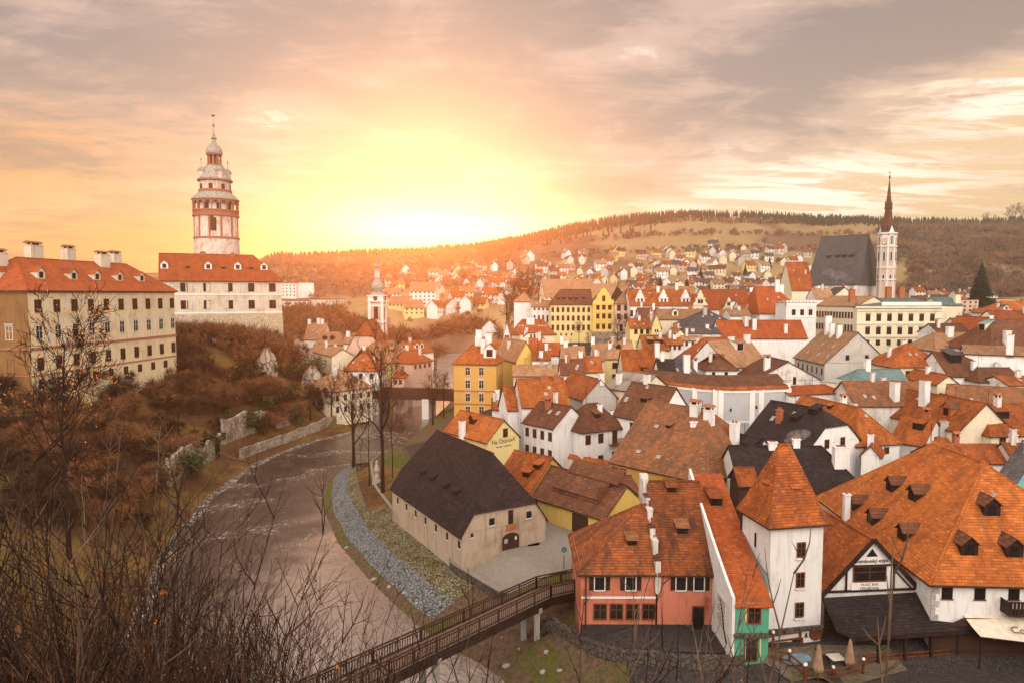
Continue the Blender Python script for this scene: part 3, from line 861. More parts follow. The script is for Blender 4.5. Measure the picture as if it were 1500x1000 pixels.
def text(s, size, mat, parent, M, name='lettering', ext=0.012, align='CENTER', shear=0.0):
    cu = bpy.data.curves.new(name, 'FONT'); cu.body = s; cu.size = size; cu.extrude = ext; cu.align_x = align; cu.shear = shear
    tmp = bpy.data.objects.new('tmp', cu); COL.objects.link(tmp)
    dg = bpy.context.evaluated_depsgraph_get()
    me = bpy.data.meshes.new_from_object(tmp.evaluated_get(dg)); bpy.data.objects.remove(tmp)
    me.materials.clear(); me.materials.append(MATS[mat])
    o = bpy.data.objects.new(name, me); COL.objects.link(o); o.parent = parent; o.matrix_local = M
    return o

# ------------------------------------------------------------ ground, water, banks
def grid(name, xs, ys, mats, pick, kind='structure'):
    X, Y = np.meshgrid(xs, ys); P = np.stack([X.ravel(), Y.ravel()], 1); Z = ZT(P)
    nx, ny = len(xs), len(ys)
    i = np.arange(nx * ny).reshape(ny, nx)
    q = np.stack([i[:-1, :-1], i[:-1, 1:], i[1:, 1:], i[1:, :-1]], -1).reshape(-1, 4)
    V = np.column_stack([P, Z])
    me = bpy.data.meshes.new(name); me.from_pydata(V.tolist(), [], q.tolist())
    for m in mats: me.materials.append(MATS[m])
    me.polygons.foreach_set('material_index', pick(V[q].mean(1)).astype(np.int32))
    me.polygons.foreach_set('use_smooth', np.ones(len(q), bool)); me.update()
    o = obj(name, me); o['kind'] = kind
    return o

def pick_near(c):
    P = c[:, :2]; dl, dr = seg_dist(P, LB), seg_dist(P, RB)
    r = np.where(dl < dr, 0, 1)
    r = np.where((r == 1) & (c[:, 0] > 9) & (c[:, 1] < 66) & (dr > 4), 2, r)
    r = np.where((r == 1) & (dr > 13) & (c[:, 1] > 62) & (c[:, 1] < 300), 2, r)
    return r

grid('ground', np.concatenate([np.arange(-320, -130, 8), np.arange(-130, -70, 1.7), np.arange(-70, 20, 1.0), np.arange(20, 130, 1.7), np.arange(130, 330, 8)]),
     np.concatenate([np.arange(-60, -6, 4), np.arange(-6, 40, 1.7), np.arange(40, 150, 1.0), np.arange(150, 190, 1.7), np.arange(190, 347, 4)]), ['hill_soil', 'bank_earth', 'setts_dark'], pick_near)
TX, DD = np.arange(-1.4, 1.41, 0.02), np.concatenate([np.arange(343, 640, 8), np.arange(640, 1400, 14)])

def far_grid():
    X = np.concatenate([TX * d for d in DD]); Y = np.repeat(DD, len(TX))
    P = np.stack([X, Y], 1); Z = ZT(P); nx = len(TX); i = np.arange(len(X)).reshape(len(DD), nx)
    q = np.stack([i[:-1, :-1], i[:-1, 1:], i[1:, 1:], i[1:, :-1]], -1).reshape(-1, 4)
    me = bpy.data.meshes.new('hills'); me.from_pydata(np.column_stack([P, Z]).tolist(), [], q.tolist())
    me.materials.append(MATS['fields']); me.polygons.foreach_set('use_smooth', np.ones(len(q), bool)); me.update()
    obj('hills', me)['kind'] = 'structure'

far_grid()
wmb = MB(); wmb.face([(-150, 15, 0), (160, 15, 0), (160, 420, 0), (-150, 420, 0)])
wmb.build('river', 'water')['kind'] = 'structure'

def resample(line, step):
    L = [Vector((p[0], p[1])) for p in line]; out = [L[0]]
    for a, b in zip(L[:-1], L[1:]):
        n = max(1, int((b - a).length / step))
        for i in range(1, n + 1): out.append(a.lerp(b, i / n))
    for _ in range(3):
        out = [out[0]] + [(out[i - 1] + out[i] * 2 + out[i + 1]) / 4 for i in range(1, len(out) - 1)] + [out[-1]]
    return out

def strip(name, line, o0, o1, mat, lift=0.06, n=5, wob=0.0, flat=None):
    """a sheet along a line, from offset o0 to o1 to its left, laid on the ground"""
    mb = MB(); rows = []
    for i, p in enumerate(line):
        d = (line[min(i + 1, len(line) - 1)] - line[max(i - 1, 0)]).normalized(); nn = Vector((-d.y, d.x))
        rows.append([p + nn * (o0 + (o1 - o0) * j / n + wob * math.sin(i * .9 + j)) for j in range(n + 1)])
    V = [q for r in rows for q in r]; Z = ZT([(q.x, q.y) for q in V])
    vs = [(q.x, q.y, (zz if flat is None else flat) + lift) for q, zz in zip(V, Z)]
    fs = [(i * (n + 1) + j, (i + 1) * (n + 1) + j, (i + 1) * (n + 1) + j + 1, i * (n + 1) + j + 1) for i in range(len(rows) - 1) for j in range(n)]
    mb.mesh(vs, fs)
    o = mb.build(name, mat); o['kind'] = 'structure'
    return o

RBN = resample(RB[7:21], 1.5)
i0 = min(range(len(RBN)), key=lambda i: (RBN[i] - Vector(px(516, 682, 0)[:2])).length)
i1 = min(range(len(RBN)), key=lambda i: (RBN[i] - Vector(px(640, 930, 0)[:2])).length)
REV = RBN[i0:i1]
strip('stone_embankment', REV, 1.0, 3.7, 'cobble_grey', 0.05, 6, .06)
strip('mossy_embankment', REV, 3.6, 7.2, 'cobble_moss', 0.058, 6, .05)
strip('path_kerb', REV, 7.2, 7.55, 'paving', 0.12, 1)
strip('lawn', REV[8:], 7.55, 13.5, 'lawn', 0.05)
LBN = resample(LB[5:13], 2.0)
strip('river_foam', LBN, -1.3, 0.5, 'foam', 0.03, 2, 0.35, flat=0.0)
# ------------------------------------------------------------ landmarks: castle, towers, churches
def palace():
    t = house('long ochre castle palace with red hipped roof above the river slope', (40, 422), (255, 424.5), d=112, db=150, W=15, rv=377, roof='x', hl=6, hr=5, oe=.6,
              wall='castle_wall', rm='tile_red', name='castle_palace', cat='castle', zg=13.5,
              wins=[('f', 10, 2.0, 1.25, 2.0, -.90, .95, 'b'), ('f', 10, 6.3, 1.25, 2.1, -.90, .95, 'h'), ('f', 10, 11.6, 1.15, 2.0, -.90, .95, 'b'), ('f', 9, 15.2, 1.1, 1.4, -.90, .8, 'bn'),
                    ('l', 3, 11.8, 1.2, 2.2, -.8, .5, 'b'), ('l', 3, 6.3, 1.2, 2.2, -.8, .5, 'h')],
              dorms=[('f', s, .30, 1.7, 'gable', 'tile_red', 'castle_pale') for s in (-.72, -.34, -.04, .28, .62)] + [('l', 0, .3, 1.7, 'gable', 'tile_red', 'castle_pale')],
              chims=[(-.83, .12, 2.6, 1.5, 3.0, 'roofed', 'castle_pale'), (-.45, .1, 2.8, 1.5, 2.8, 'roofed', 'castle_pale'), (-.03, .1, 2.2, 1.4, 2.7, 'roofed', 'castle_pale'), (.33, -.1, 2.6, 1.5, 2.0, 'roofed', 'castle_pale'), (.62, .1, 2.4, 1.4, 2.4, 'roofed', 'castle_pale')])
    L, W, H, r = t['_dims']
    m = MB()
    for zz, p, hh in ((H - 10.2, .22, .4), (H - .75, .35, .5), (H - 14.6, .12, .25)):
        m.box(-L / 2 - p, L / 2 + p, -W / 2 - p, -W / 2 + .05, zz, zz + hh); m.box(-L / 2 - p, -L / 2 + .05, -W / 2 + .05, W / 2, zz, zz + hh)
    m.build('cornice', 'trim_red', t)
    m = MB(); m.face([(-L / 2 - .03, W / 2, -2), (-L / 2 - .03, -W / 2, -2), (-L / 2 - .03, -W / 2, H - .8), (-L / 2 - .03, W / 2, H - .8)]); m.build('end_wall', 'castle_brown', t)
    for i in range(10):
        x = -.90 * L / 2 + 1.85 * L / 2 * i / 9
        p = MB()
        p.face([(x - .9, -W / 2 - .12, H - 5.75), (x + .9, -W / 2 - .12, H - 5.75), (x, -W / 2 - .12, H - 5.1)]); p.box(x - .95, x + .95, -W / 2 - .16, -W / 2 + .02, H - 5.87, H - 5.75)
        p.build('pediment', 'castle_pale', t)
    q = MB()      # flat pilaster strips between the upper windows
    for i in range(9):
        x = -.90 * L / 2 + 1.85 * L / 2 * (i + .5) / 9
        q.box(x - .3, x + .3, -W / 2 - .06, -W / 2 + .02, H - 9.8, H - .8)
    q.build('pilasters', 'castle_pale', t)

palace()

def wing():
    t = house('painted castle wing with red roof in front of the round castle tower', (233, 408), (412, 411), d=185, db=198, W=14, rv=371, roof='x', hl=0, hr=7, oe=.6,
              wall='castle_pale', rm='tile_red', name='castle_wing', cat='castle', zg=19,
              wins=[('f', 5, 1.2, 1.7, 2.3, -.62, .84, 'bn'), ('f', 5, 6.0, 1.7, 2.3, -.62, .84, 'bn')],
              dorms=[('f', s, .38, 1.9, 'gable', 'tile_red', 'trim_white') for s in (-.92, -.22, .27, .72)] + [('f', s, .40, .9, 'shed', 'tile_red', 'dark_wood') for s in (-.55, .03, .5)],
              chims=[(-.3, 0, 1.6, .9, .5, '', 'brick'), (.2, 0, 1.0, .8, .4, '', 'brick')])
    L, W, H, r = t['_dims']
    m = MB()
    for zz in (H - 4.5, H - 9.6, H - .5): m.box(-L / 2 - .1, L / 2 + .1, -W / 2 - .14, -W / 2 + .03, zz, zz + .35)
    m.build('cornice', 'trim_white', t)
    q = MB()      # painted niches between the windows
    for row in (1.3, 6.1):
        for i in range(6):
            x = (-.80 + 1.5 * i / 5.3) * L / 2
            q.box(x - .55, x + .55, -W / 2 - .03, -W / 2 + .01, H - row - 2.3, H - row); q.lathe([(.55, 0), (0.0, 0)], 12, (0, 0)) if False else None
            q.box(x - .28, x + .28, -W / 2 - .05, -W / 2 + .01, H - row - 2.1, H - row - .35, 1)
    for i in range(12):
        x = (-.92 + 1.84 * i / 11) * L / 2; q.box(x - .12, x + .12, -W / 2 - .07, -W / 2 + .01, H - 9.2, H - .6, 1)
    q.build('wall_painting', ['blue_grey', 'castle_wall'], t)
    b = MB(); b.box(-L / 2 + 2, L / 2 + .2, -W / 2 - .3, W / 2, -9, H - 9.9); b.build('base_wall', 'ashlar', t)

wing()

def castle_tower():
    d = 205.0; x = (321 - 750) / 1000 * d; g = 20.0
    t = thing('castle_tower', 'tall round painted castle tower with arcaded gallery and copper cupola', 'tower', (x, d, g)); t.scale = (1.0, 1.0, 1)
    z = lambda v: zat(v, d) - g
    r = 6.15
    m = MB(); m.lathe([(r * 1.02, -3), (r * 1.02, z(352)), (r, z(350)), (r * .985, z(317))], 40); m.build('shaft', 'tower_plaster', t)
    b = MB()
    for v, h, p in ((351, .5, .28), (318.5, .5, .35), (311, .35, .3)): b.lathe([(r, z(v)), (r + p, z(v)), (r + p, z(v) + h), (r, z(v) + h)], 40)
    for i in range(12):      # red painted strips on the shaft
        a = 6.283 * i / 12 + .1
        M = Matrix.Rotation(a, 4, 'Z'); b.box(r - .1, r + .07, -.28, .28, z(350), z(319), 0, M)
    b.build('string_course', 'trim_red', t)
    for i in range(24):      # stone corbels under the gallery
        pass
    zb, ztp = z(316.5), z(297)
    p = MB(); p.lathe([(r - 1.3, zb), (r - 1.3, ztp + .5)], 32); p.build('gallery_wall', 'trim_white', t)
    for i in range(18):
        a = 6.283 * i / 18 + .05; M = Matrix.Rotation(a, 4, 'Z'); c = MB()
        c.box(r - .2, r + .18, -.17, .17, zb, ztp, 0, M); c.box(r - .25, r + .24, -.27, .27, ztp - .5, ztp, 0, M); c.build('arcade_pillar', 'trim_red', t)
    c = MB(); c.lathe([(r - .2, ztp), (r + .25, ztp), (r + .25, ztp + .8), (r - .2, ztp + .8)], 36)
    c.lathe([(r + .05, zb + 1.1), (r + .25, zb + 1.1), (r + .25, zb + 1.35), (r + .05, zb + 1.35)], 36); c.lathe([(r + .15, zb), (r + .15, zb + 1.1)], 36)
    for i in range(18):      # arches
        a = 6.283 * (i + .5) / 18 + .05
        for sgn in (-1, 1):
            M = Matrix.Rotation(a + sgn * .115, 4, 'Z'); c.box(r - .1, r + .15, -.26, .26, ztp - .55, ztp, 0, M)
    c.build('arcade', 'trim_red', t)
    q = MB(); q.lathe([(r + .5, z(294.5)), (r + .5, z(293)), (r - 1.6, z(283))], 36); q.build('gallery_roof', 'copper_pale', t)
    r2 = r * .70
    w = MB(); w.lathe([(r2, z(284)), (r2, z(267))], 32); w.build('upper_drum', 'tower_plaster', t)
    k = MB()
    for v, p in ((283, .35), (281.5, .3), (266.5, .6)): k.lathe([(r2 - .1, z(v)), (r2 + p, z(v)), (r2 + p, z(v) + .45), (r2 - .1, z(v) + .45)], 32)
    k.build('drum_cornice', 'trim_red', t)
    e = MB(); e.lathe([(r2 + .4, z(265)), (r2 + .3, z(263)), (r2 - .5, z(256)), (r2 - 1.1, z(249)), (r2 - 1.8, z(244))], 28); e.build('tier_roof', 'copper_pale', t)
    for i in range(4):       # corner turrets
        a = 6.283 * i / 4 + .75; cx, cy = (r2 - .45) * math.cos(a), (r2 - .45) * math.sin(a)
        u = MB(); u.lathe([(.9, z(264)), (.9, z(253))], 10, (cx, cy), 0); u.lathe([(1.1, z(253)), (1.0, z(250)), (.5, z(247)), (.12, z(245)), (.1, z(238)), (.28, z(237)), (.03, z(232))], 10, (cx, cy), 1)
        u.build('turret', ['tower_plaster', 'copper_pale'], t)
    for i in range(8):
        a = 6.283 * i / 8 + .2; M = Matrix.Rotation(a, 4, 'Z')
        c = MB(); c.box(1.5, 1.95, -.22, .22, z(244), z(227), 0, M); c.build('lantern_pillar', 'trim_red', t)
    c = MB(); c.lathe([(0, z(243.5)), (2.2, z(243.5)), (2.2, z(242)), (1.2, z(242))], 20); c.lathe([(1.2, z(228)), (2.2, z(228)), (2.2, z(226)), (0, z(226))], 20); c.lathe([(.5, z(242)), (.5, z(228))], 8); c.build('lantern_floor', 'trim_red', t)
    c = MB(); c.lathe([(2.3, z(226)), (2.35, z(223)), (2.05, z(218)), (1.5, z(213.5)), (.7, z(209)), (.45, z(205)), (.9, z(203)), (.45, z(200)), (.28, z(195)), (.12, z(186)), (.42, z(185)), (.42, z(183)), (.1, z(181)), (.05, z(172))], 20); c.build('cupola', 'copper_pale', t)
    c = MB(); c.box(-.5, .5, -.03, .03, z(171), z(168.5)); c.build('weathercock', 'iron', t)
    for a, v, w, h in ((-1.38, 340, 1.0, 3.6), (-1.25, 340, .9, 3.6), (-1.35, 324, .8, .9), (-1.9, 366, .7, .8), (-1.3, 366, .7, .8)):
        add_window(t, (r * 1.0 * math.cos(a), r * 1.0 * math.sin(a), z(v)), a + math.pi / 2, w, h, 'b')
    for i in range(8):
        a = 6.283 * i / 8 - 1.45; add_window(t, (r2 * math.cos(a), r2 * math.sin(a), z(279.5)), a + math.pi / 2, .9, 1.5, 'b')
    for i in range(9):
        a = 6.283 * (i + .5) / 9 + .05; add_window(t, ((r - 1.3) * math.cos(a), (r - 1.3) * math.sin(a), z(310)), a + math.pi / 2, 1.1, 2.0, 'b')

castle_tower()

def jost():
    """slim white church tower with an onion dome"""
    d = 225.0; x = (553.3 - 750) / 1000 * d; g = 5.0
    t = thing('church_tower', 'slim white baroque church tower with onion dome among river houses', 'tower', (x, d, g), R(-4)); t.scale = (.74, .74, 1)
    z = lambda v: zat(v, d) - g
    h = 2.85
    m = MB(); m.box(-h, h, -h, h, -2, z(440)); m.build('shaft', 'salmon', t)
    w = MB()
    for sx in (-1, 1):
        for sy in (-1, 1): w.box(sx * h - .55, sx * h + .55, sy * h - .55, sy * h + .55, -2, z(441))
    for v in (495, 472, 449): w.box(-h - .35, h + .35, -h - .35, h + .35, z(v), z(v) + .55)
    w.box(-h - .8, h + .8, -h - .8, h + .8, z(442), z(440)); w.box(-h - .5, h + .5, -h - .5, h + .5, z(440), z(434)); w.box(-h - .95, h + .95, -h - .95, h + .95, z(434), z(432.5))
    w.build('pilasters', 'trim_white', t)
    o = MB(); o.lathe([(3.4, z(432.5)), (2.9, z(430)), (2.1, z(427.5)), (2.4, z(426)), (2.95, z(422)), (2.8, z(417)), (2.0, z(412)), (1.2, z(409)), (1.35, z(408)), (1.0, z(407))], 16, rot=.39); o.build('onion_dome', 'copper_pale', t)
    for i in range(8):
        a = 6.283 * i / 8; M = Matrix.Rotation(a, 4, 'Z'); c = MB(); c.box(.8, 1.1, -.14, .14, z(408), z(396), 0, M); c.build('lantern_pillar', 'trim_white', t)
    o = MB(); o.lathe([(1.35, z(396)), (1.3, z(394.5)), (.6, z(393)), (.95, z(391)), (1.0, z(389)), (.5, z(386.5)), (.15, z(384)), (.1, z(381)), (.3, z(380.5)), (.05, z(378.5))], 12); o.build('lantern_dome', 'copper_pale', t)
    c = MB(); c.box(-.05, .05, -.05, .05, z(379), z(371)); c.box(-.5, .5, -.04, .04, z(374), z(373.3)); c.build('cross', 'iron', t)
    for f, r in (((0, -h), 0), ((h, 0), math.pi / 2)):
        for v, hh in ((467, 3.6), (490, 3.4)):
            a = MB(); w2 = .95; n = 8
            pts = [(-w2, -.05, 0), (w2, -.05, 0)] + [(w2 * math.cos(q * math.pi / n), -.05, hh + w2 * math.sin(q * math.pi / n)) for q in range(n + 1)]
            a.face(pts); ob = a.build('bell_opening', 'pane', t, (f[0] + (.03 if r else 0), f[1] - (0 if r else .03), z(v)), r)
        a = MB(); a.lathe([(.9, 0), (.9, .25), (0, .25)], 14); ob = a.build('clock_face', 'iron', t, (f[0] * 1.2, f[1] * 1.2, z(436.8)))
        ob.rotation_euler = (R(90), 0, r)

jost()

def vitus():
    # nave
    t = house('steep dark roofed gothic parish church on the hilltop', (1182, 415), (1258, 413.7), d=285, db=271, W=30, rv=347, roof='x', hl=0, hr=1.5, wall='white_old', rm='tile_slate', name='parish_church', cat='church', zg=15, oe=.6,
              dorms=[('f', s, .52, 1.6, 'shed', 'tile_slate', 'dark_wood') for s in (-.45, -.1, .15, .42)])
    L, W, H, r = t['_dims']
    for i in range(6):
        x = (-.9 + 1.8 * i / 5) * L / 2
        b = MB(); b.mesh([(x - .6, -W / 2 - 2, -2), (x + .6, -W / 2 - 2, -2), (x + .6, -W / 2, -2), (x - .6, -W / 2, -2), (x - .6, -W / 2 - 1.2, H - 3), (x + .6, -W / 2 - 1.2, H - 3), (x + .6, -W / 2, H - .8), (x - .6, -W / 2, H - .8)], [(0, 1, 5, 4), (1, 2, 6, 5), (3, 0, 4, 7), (4, 5, 6, 7)]); b.build('buttress', 'white_old', t)
    for i in range(5):
        x = (-.72 + 1.44 * i / 4) * L / 2
        a = MB(); a.face([(x - .8, -W / 2 - .03, H - 9), (x + .8, -W / 2 - .03, H - 9), (x + .8, -W / 2 - .03, H - 3.2), (x, -W / 2 - .03, H - 1.9), (x - .8, -W / 2 - .03, H - 3.2)]); a.build('gothic_window', 'pane', t)
    # choir wall at the east end
    
    # tower
    d = 276.0; x = (1295.5 - 750) / 1000 * d; g = 15.0
    t = thing('church_tower', 'pink and white clock tower with dark needle spire beside hilltop church', 'tower', (x, d, g), R(0)); t.scale = (.76, .76, 1)
    z = lambda v: zat(v, d) - g
    R8 = 4.25; rot = math.pi / 8
    for k, (v0, v1, rr) in enumerate(((430, 393.5, R8 * 1.06), (393.5, 362, R8), (362, 342, R8 * .97))):
        m = MB(); m.lathe([(rr, z(v0) - (15 if k == 0 else 0)), (rr, z(v1))], 8, rot=rot); m.build('shaft', 'salmon' if k < 2 else 'trim_white', t)
    w = MB()
    for i in range(8):
        a = rot + 6.283 * i / 8; M = Matrix.Rotation(a, 4, 'Z'); w.box(R8 - .55, R8 + .22, -.5, .5, z(430) - 10, z(343), 0, M)
    for v in (393.5, 362.5, 343.5, 411): w.lathe([(R8 - .2, z(v)), (R8 + .6, z(v)), (R8 + .6, z(v) + .6), (R8 - .2, z(v) + .6)], 8, rot=rot)
    w.build('pilasters', 'trim_white', t)
    ap = R8 * math.cos(math.pi / 8)
    for i in range(8):
        a = 6.283 * i / 8 - math.pi / 2; nx, ny = math.cos(a), math.sin(a)
        for v0, v1, ww in ((413, 402, .85), (383, 369, .85)) + (((359, 346, .75),) if i % 2 == 0 else ()):
            q = MB(); h0 = z(v0) - z(v0); hh = z(v1) - z(v0)
            q.face([(-ww / 2, 0, 0), (ww / 2, 0, 0), (ww / 2, 0, hh - .5), (0, 0, hh), (-ww / 2, 0, hh - .5)]); q.build('louvre_window', 'pane', t, (nx * (ap + .42), ny * (ap + .42), z(v0)), a + math.pi / 2)
            e = MB(); f = .28
            e.face([(-ww / 2 - f, 0, -f), (ww / 2 + f, 0, -f), (ww / 2 + f, 0, hh - .4), (0, 0, hh + .5), (-ww / 2 - f, 0, hh - .4)]); e.build('window_surround', 'trim_white', t, (nx * (ap + .36), ny * (ap + .36), z(v0)), a + math.pi / 2)
        if i % 2 == 1:
            q = MB(); q.lathe([(1.35, -.2), (1.35, .25), (1.15, .25)], 18, mi=0); q.lathe([(1.15, .22), (0, .22)], 18, mi=1)
            q.box(-.07, .07, 0, .95, .24, .28, 0); q.box(0, .7, -.07, .07, .24, .28, 0)
            ob = q.build('clock_face', ['trim_red', 'castle_wall'], t, (nx * (ap + .2), ny * (ap + .2), z(354.5))); ob.rotation_euler = (R(90), 0, a + math.pi / 2)
        # gable over each face with a pinnacle on each corner
        q = MB(); q.face([(-1.55, 0, 0), (1.55, 0, 0), (0, 0, z(331) - z(342))]); q.build('spire_gable', 'trim_white' if i % 2 == 0 else 'tile_brown', t, (nx * (ap + .05), ny * (ap + .05), z(342.5)), a + math.pi / 2)
        a2 = a + math.pi / 8
        q = MB(); q.lathe([(.42, z(346)), (.42, z(336)), (.55, z(335)), (.04, z(326))], 6, (R8 * math.cos(a2), R8 * math.sin(a2))); q.build('pinnacle', 'tile_slate', t)
    s = MB(); s.lathe([(3.7, z(343)), (3.2, z(336)), (2.0, z(318)), (1.6, z(307)), (.55, z(275)), (.12, z(262))], 8, rot=rot); s.lathe([(1.6, z(307)), (1.95, z(306.5)), (1.95, z(304)), (1.4, z(303))], 8, rot=rot); s.build('spire', 'tile_brown', t)
    for i in range(4):
        a = 6.283 * i / 4 - math.pi / 2; q = MB(); q.lathe([(.28, z(305)), (.28, z(298)), (.02, z(294))], 5, (1.75 * math.cos(a), 1.75 * math.sin(a))); q.build('spire_pinnacle', 'tile_slate', t)
    c = MB(); c.lathe([(.1, z(263)), (.42, z(261)), (.42, z(259)), (.1, z(257)), (.07, z(249))], 8); c.box(-.9, .9, -.08, .08, z(253.6), z(253)); c.build('cross', 'iron', t)

vitus()
# ------------------------------------------------------------ the barn and the near houses
def barn():
    t = house('old barn with huge dark half hipped roof beside the river lawn', (677, 781), (799, 757), z=7.2, W=20.5, rv=664, roof='y', hl=2.6, hr=2.6, hh=.30, wall='barn_wall', rm='tile_dark', name='barn', cat='barn', zg=4.4, oe=.3,
              wins=[('l', 7, 1.0, .5, .8, -.80, .93, 'p'), ('f', 1, -1.05, .65, .75, -.32, -.32, 'p'), ('f', 1, -1.05, .65, .75, .58, .58, 'p'), ('f', 1, .15, .3, .45, -.78, -.78, 'p')],
              dorms=[('l', s, .33, .95, 'shed', 'tile_dark', 'dark_wood') for s in (-.42, -.14, .22, .50)])
    L, W, H, r = t['_dims']
    g = MB(); n = 10; w = 1.05
    pts = [(-w, 0, -.3), (w, 0, -.3)] + [(w * math.cos(q * math.pi / n), 0, 1.35 + .55 * math.sin(q * math.pi / n)) for q in range(n + 1)]
    g.face([(p[0], -.06, p[2]) for p in pts]); g.box(-.03, .03, -.1, -.05, -.2, 1.85); 
    d = g.build('gate', 'gate_wood', t, (.12 * L / 2, -W / 2 - .05, 0))
    q = MB(); q.box(-.82, -.42, -.12, -.07, .85, 1.3); q.build('notice', 'lead', d)
    q = MB(); q.box(.5, .72, -.12, -.07, 1.05, 1.4); q.build('notice', 'frame_white', d)
    q = MB(); q.box(-.62, .62, -.08, .02, 0, .62); q.build('sign_board', 'brick', t, (.14 * L / 2, -W / 2, 2.1))
    q = MB(); q.box(-.3, .3, -.04, .02, 0, 1.5); q.build('hatch', 'dark_wood', t, (.13 * L / 2, -W / 2, 2.85))

barn()

def sheds():
    t = house('long low shed with brown tiled roof and raised middle part', (775, 722), (886, 757), z=7.3, W=7.5, rv=681, roof='x', wall='yellow', rm='tile_brown', name='shed', cat='shed', zg=4.4, auto=False)
    L, W, H, r = t['_dims']
    m = MB(); kk = r / (W / 2)
    def P(x, y, up): return (x, y, H + kk * (y + W / 2) + up)
    slab(m, [[P(-.25 * L, -W / 2 + .9, .75), P(.36 * L, -W / 2 + .9, .75), P(.36 * L, -.9, .75), P(-.25 * L, -.9, .75)]], .12)
    slab(m, [[P(-.18 * L, -1.0, .95), P(.47 * L, -1.0, .95), P(.47 * L, .3, 1.35), P(-.18 * L, .3, 1.35)]], .12)
    m.box(-.25 * L + .1, .36 * L - .1, -W / 2 + 1.0, -W / 2 + 1.1, H + .2, H + kk * .95 + .6); m.box(.36 * L - .15, .36 * L - .05, -W / 2 + 1, -.9, H + .5, H + kk * (W / 2 - .9) + .6)
    m.build('raised_roof', 'tile_brown', t)
    m = MB(); m.box(.20 * L / 2, .60 * L / 2, -W / 2 - .06, -W / 2 + .02, -.3, 2.3); m.build('barn_door', 'boards', t)
    m = MB(); m.box(-.96 * L / 2, -.75 * L / 2, -W / 2 - .06, -W / 2 + .02, -.3, 2.3); m.build('barn_door', 'boards', t)
    house('short brown roofed shed end beside the pink house roof', (884, 752), (950, 742), z=7.0, W=8, rv=704, wall='yellow', rm='tile_brown', name='shed', cat='shed', zg=4.4, auto=False)
    house('low orange roofed building wedged between barn and brown shed', (722, 708), (776, 721), z=7.6, W=9, rv=670, rise=3.6, wall='ochre', rm='tile_orange', auto=False, dorms=[('f', .35, .35, 1.0, 'shed'), ('f', .62, .6, 1.0, 'shed')])

sheds()

def pink():
    t = house('pink two storey house by the footbridge with dark shutters and tiled roof', (851, 833.5), (961, 833.5), z=9.4, W=8.6, rv=742, rise=4.1, roof='x', hl=5.6, hr=0, wall='pink', rm='tile_aged', zg=4.2, og=0, auto=False,
              wins=[('f', 1, .62, .78, 1.1, -.50, -.50, 's'), ('f', 1, .62, .78, 1.1, .33, .33, 's')] + [('f', 4, 2.95, .95, 1.2, -.48, .82, 'b')],
              dorms=[('f', .45, .35, .8, 'shed', 'tile_moss', 'dark_wood')])
    u = house('', (964, 833.5), (1049, 834), z=9.4, W=11.5, rv=704, roof='x', wall='pink', rm='tile_aged', zg=4.2, join=t, og=0.02,
          wins=[('f', 2, .62, .78, 1.1, -.20, .42, 's')], dorms=[('f', .05, .38, .9, 'shed', 'tile_moss'), ('f', -.1, .86, .8, 'shed')])
    # stepped firewall between the two roofs
    A = px(961.5, 833.5, z=9.4); m = MB(); x0 = A.x - t.location.x
    k2 = 4.9 / 5.75
    for i in range(6):
        y = A.y - t.location.y + i * 1.15 - .2; zz = A.z - t.location.z + i * 1.15 * k2
        m.box(x0 - .1, x0 + .32, y, y + 1.12, zz - 2, zz + .95 if i % 2 else zz + .75, 0); m.box(x0 - .16, x0 + .38, y + .02, y + 1.1, zz + .95 if i % 2 else zz + .75, (zz + .95 if i % 2 else zz + .75) + .12, 1 if i % 2 == 0 else 0)
    m.box(x0 - .2, x0 + .5, y + .7, y + 1.5, zz - 1, zz + 1.3, 0)
    m.build('stepped_parapet', ['white_old', 'tile_brown'], t)
    L, W, H, r = t['_dims']
    fy = px(900, 833.5, z=9.4).y - t.location.y
    m = MB(); xl, xr = px(852, 833.5, z=9.4).x - t.location.x, px(961, 833.5, z=9.4).x - t.location.x; xr2 = px(1049, 833.5, z=9.4).x - t.location.x
    m.box(xl, xr, fy - .05, fy + .02, 2.75, 2.92); m.build('string_course', 'trim_white', t); m = MB(); m.box(xl + .02, xr2 - .05, fy - .07, fy + .02, 4.92, 5.08); m.build('string_course', 'trim_white', t)
    m = MB(); m.box(xl - .04, xr2 + .02, fy - .12, fy + .02, -1.2, .55); m.build('plinth', 'setts_dark', t)
    m = MB(); m.box(0, 1.0, -.05, .02, -.3, 1.95, 0); m.box(.08, .92, -.08, -.04, -.2, 1.85, 1); m.build('door', ['frame_brown', 'pane'], t, (px(1008, 900, z=5).x - t.location.x, fy - .08, .2))
    m = MB(); m.bar((xl + .35, fy - .1, .2), (xl + .35, fy - .1, 4.9), .1); m.bar((xr2 - .12, fy - .1, .2), (xr2 - .12, fy - .1, 4.9), .1); m.build('drainpipe', 'iron', t)

pink()

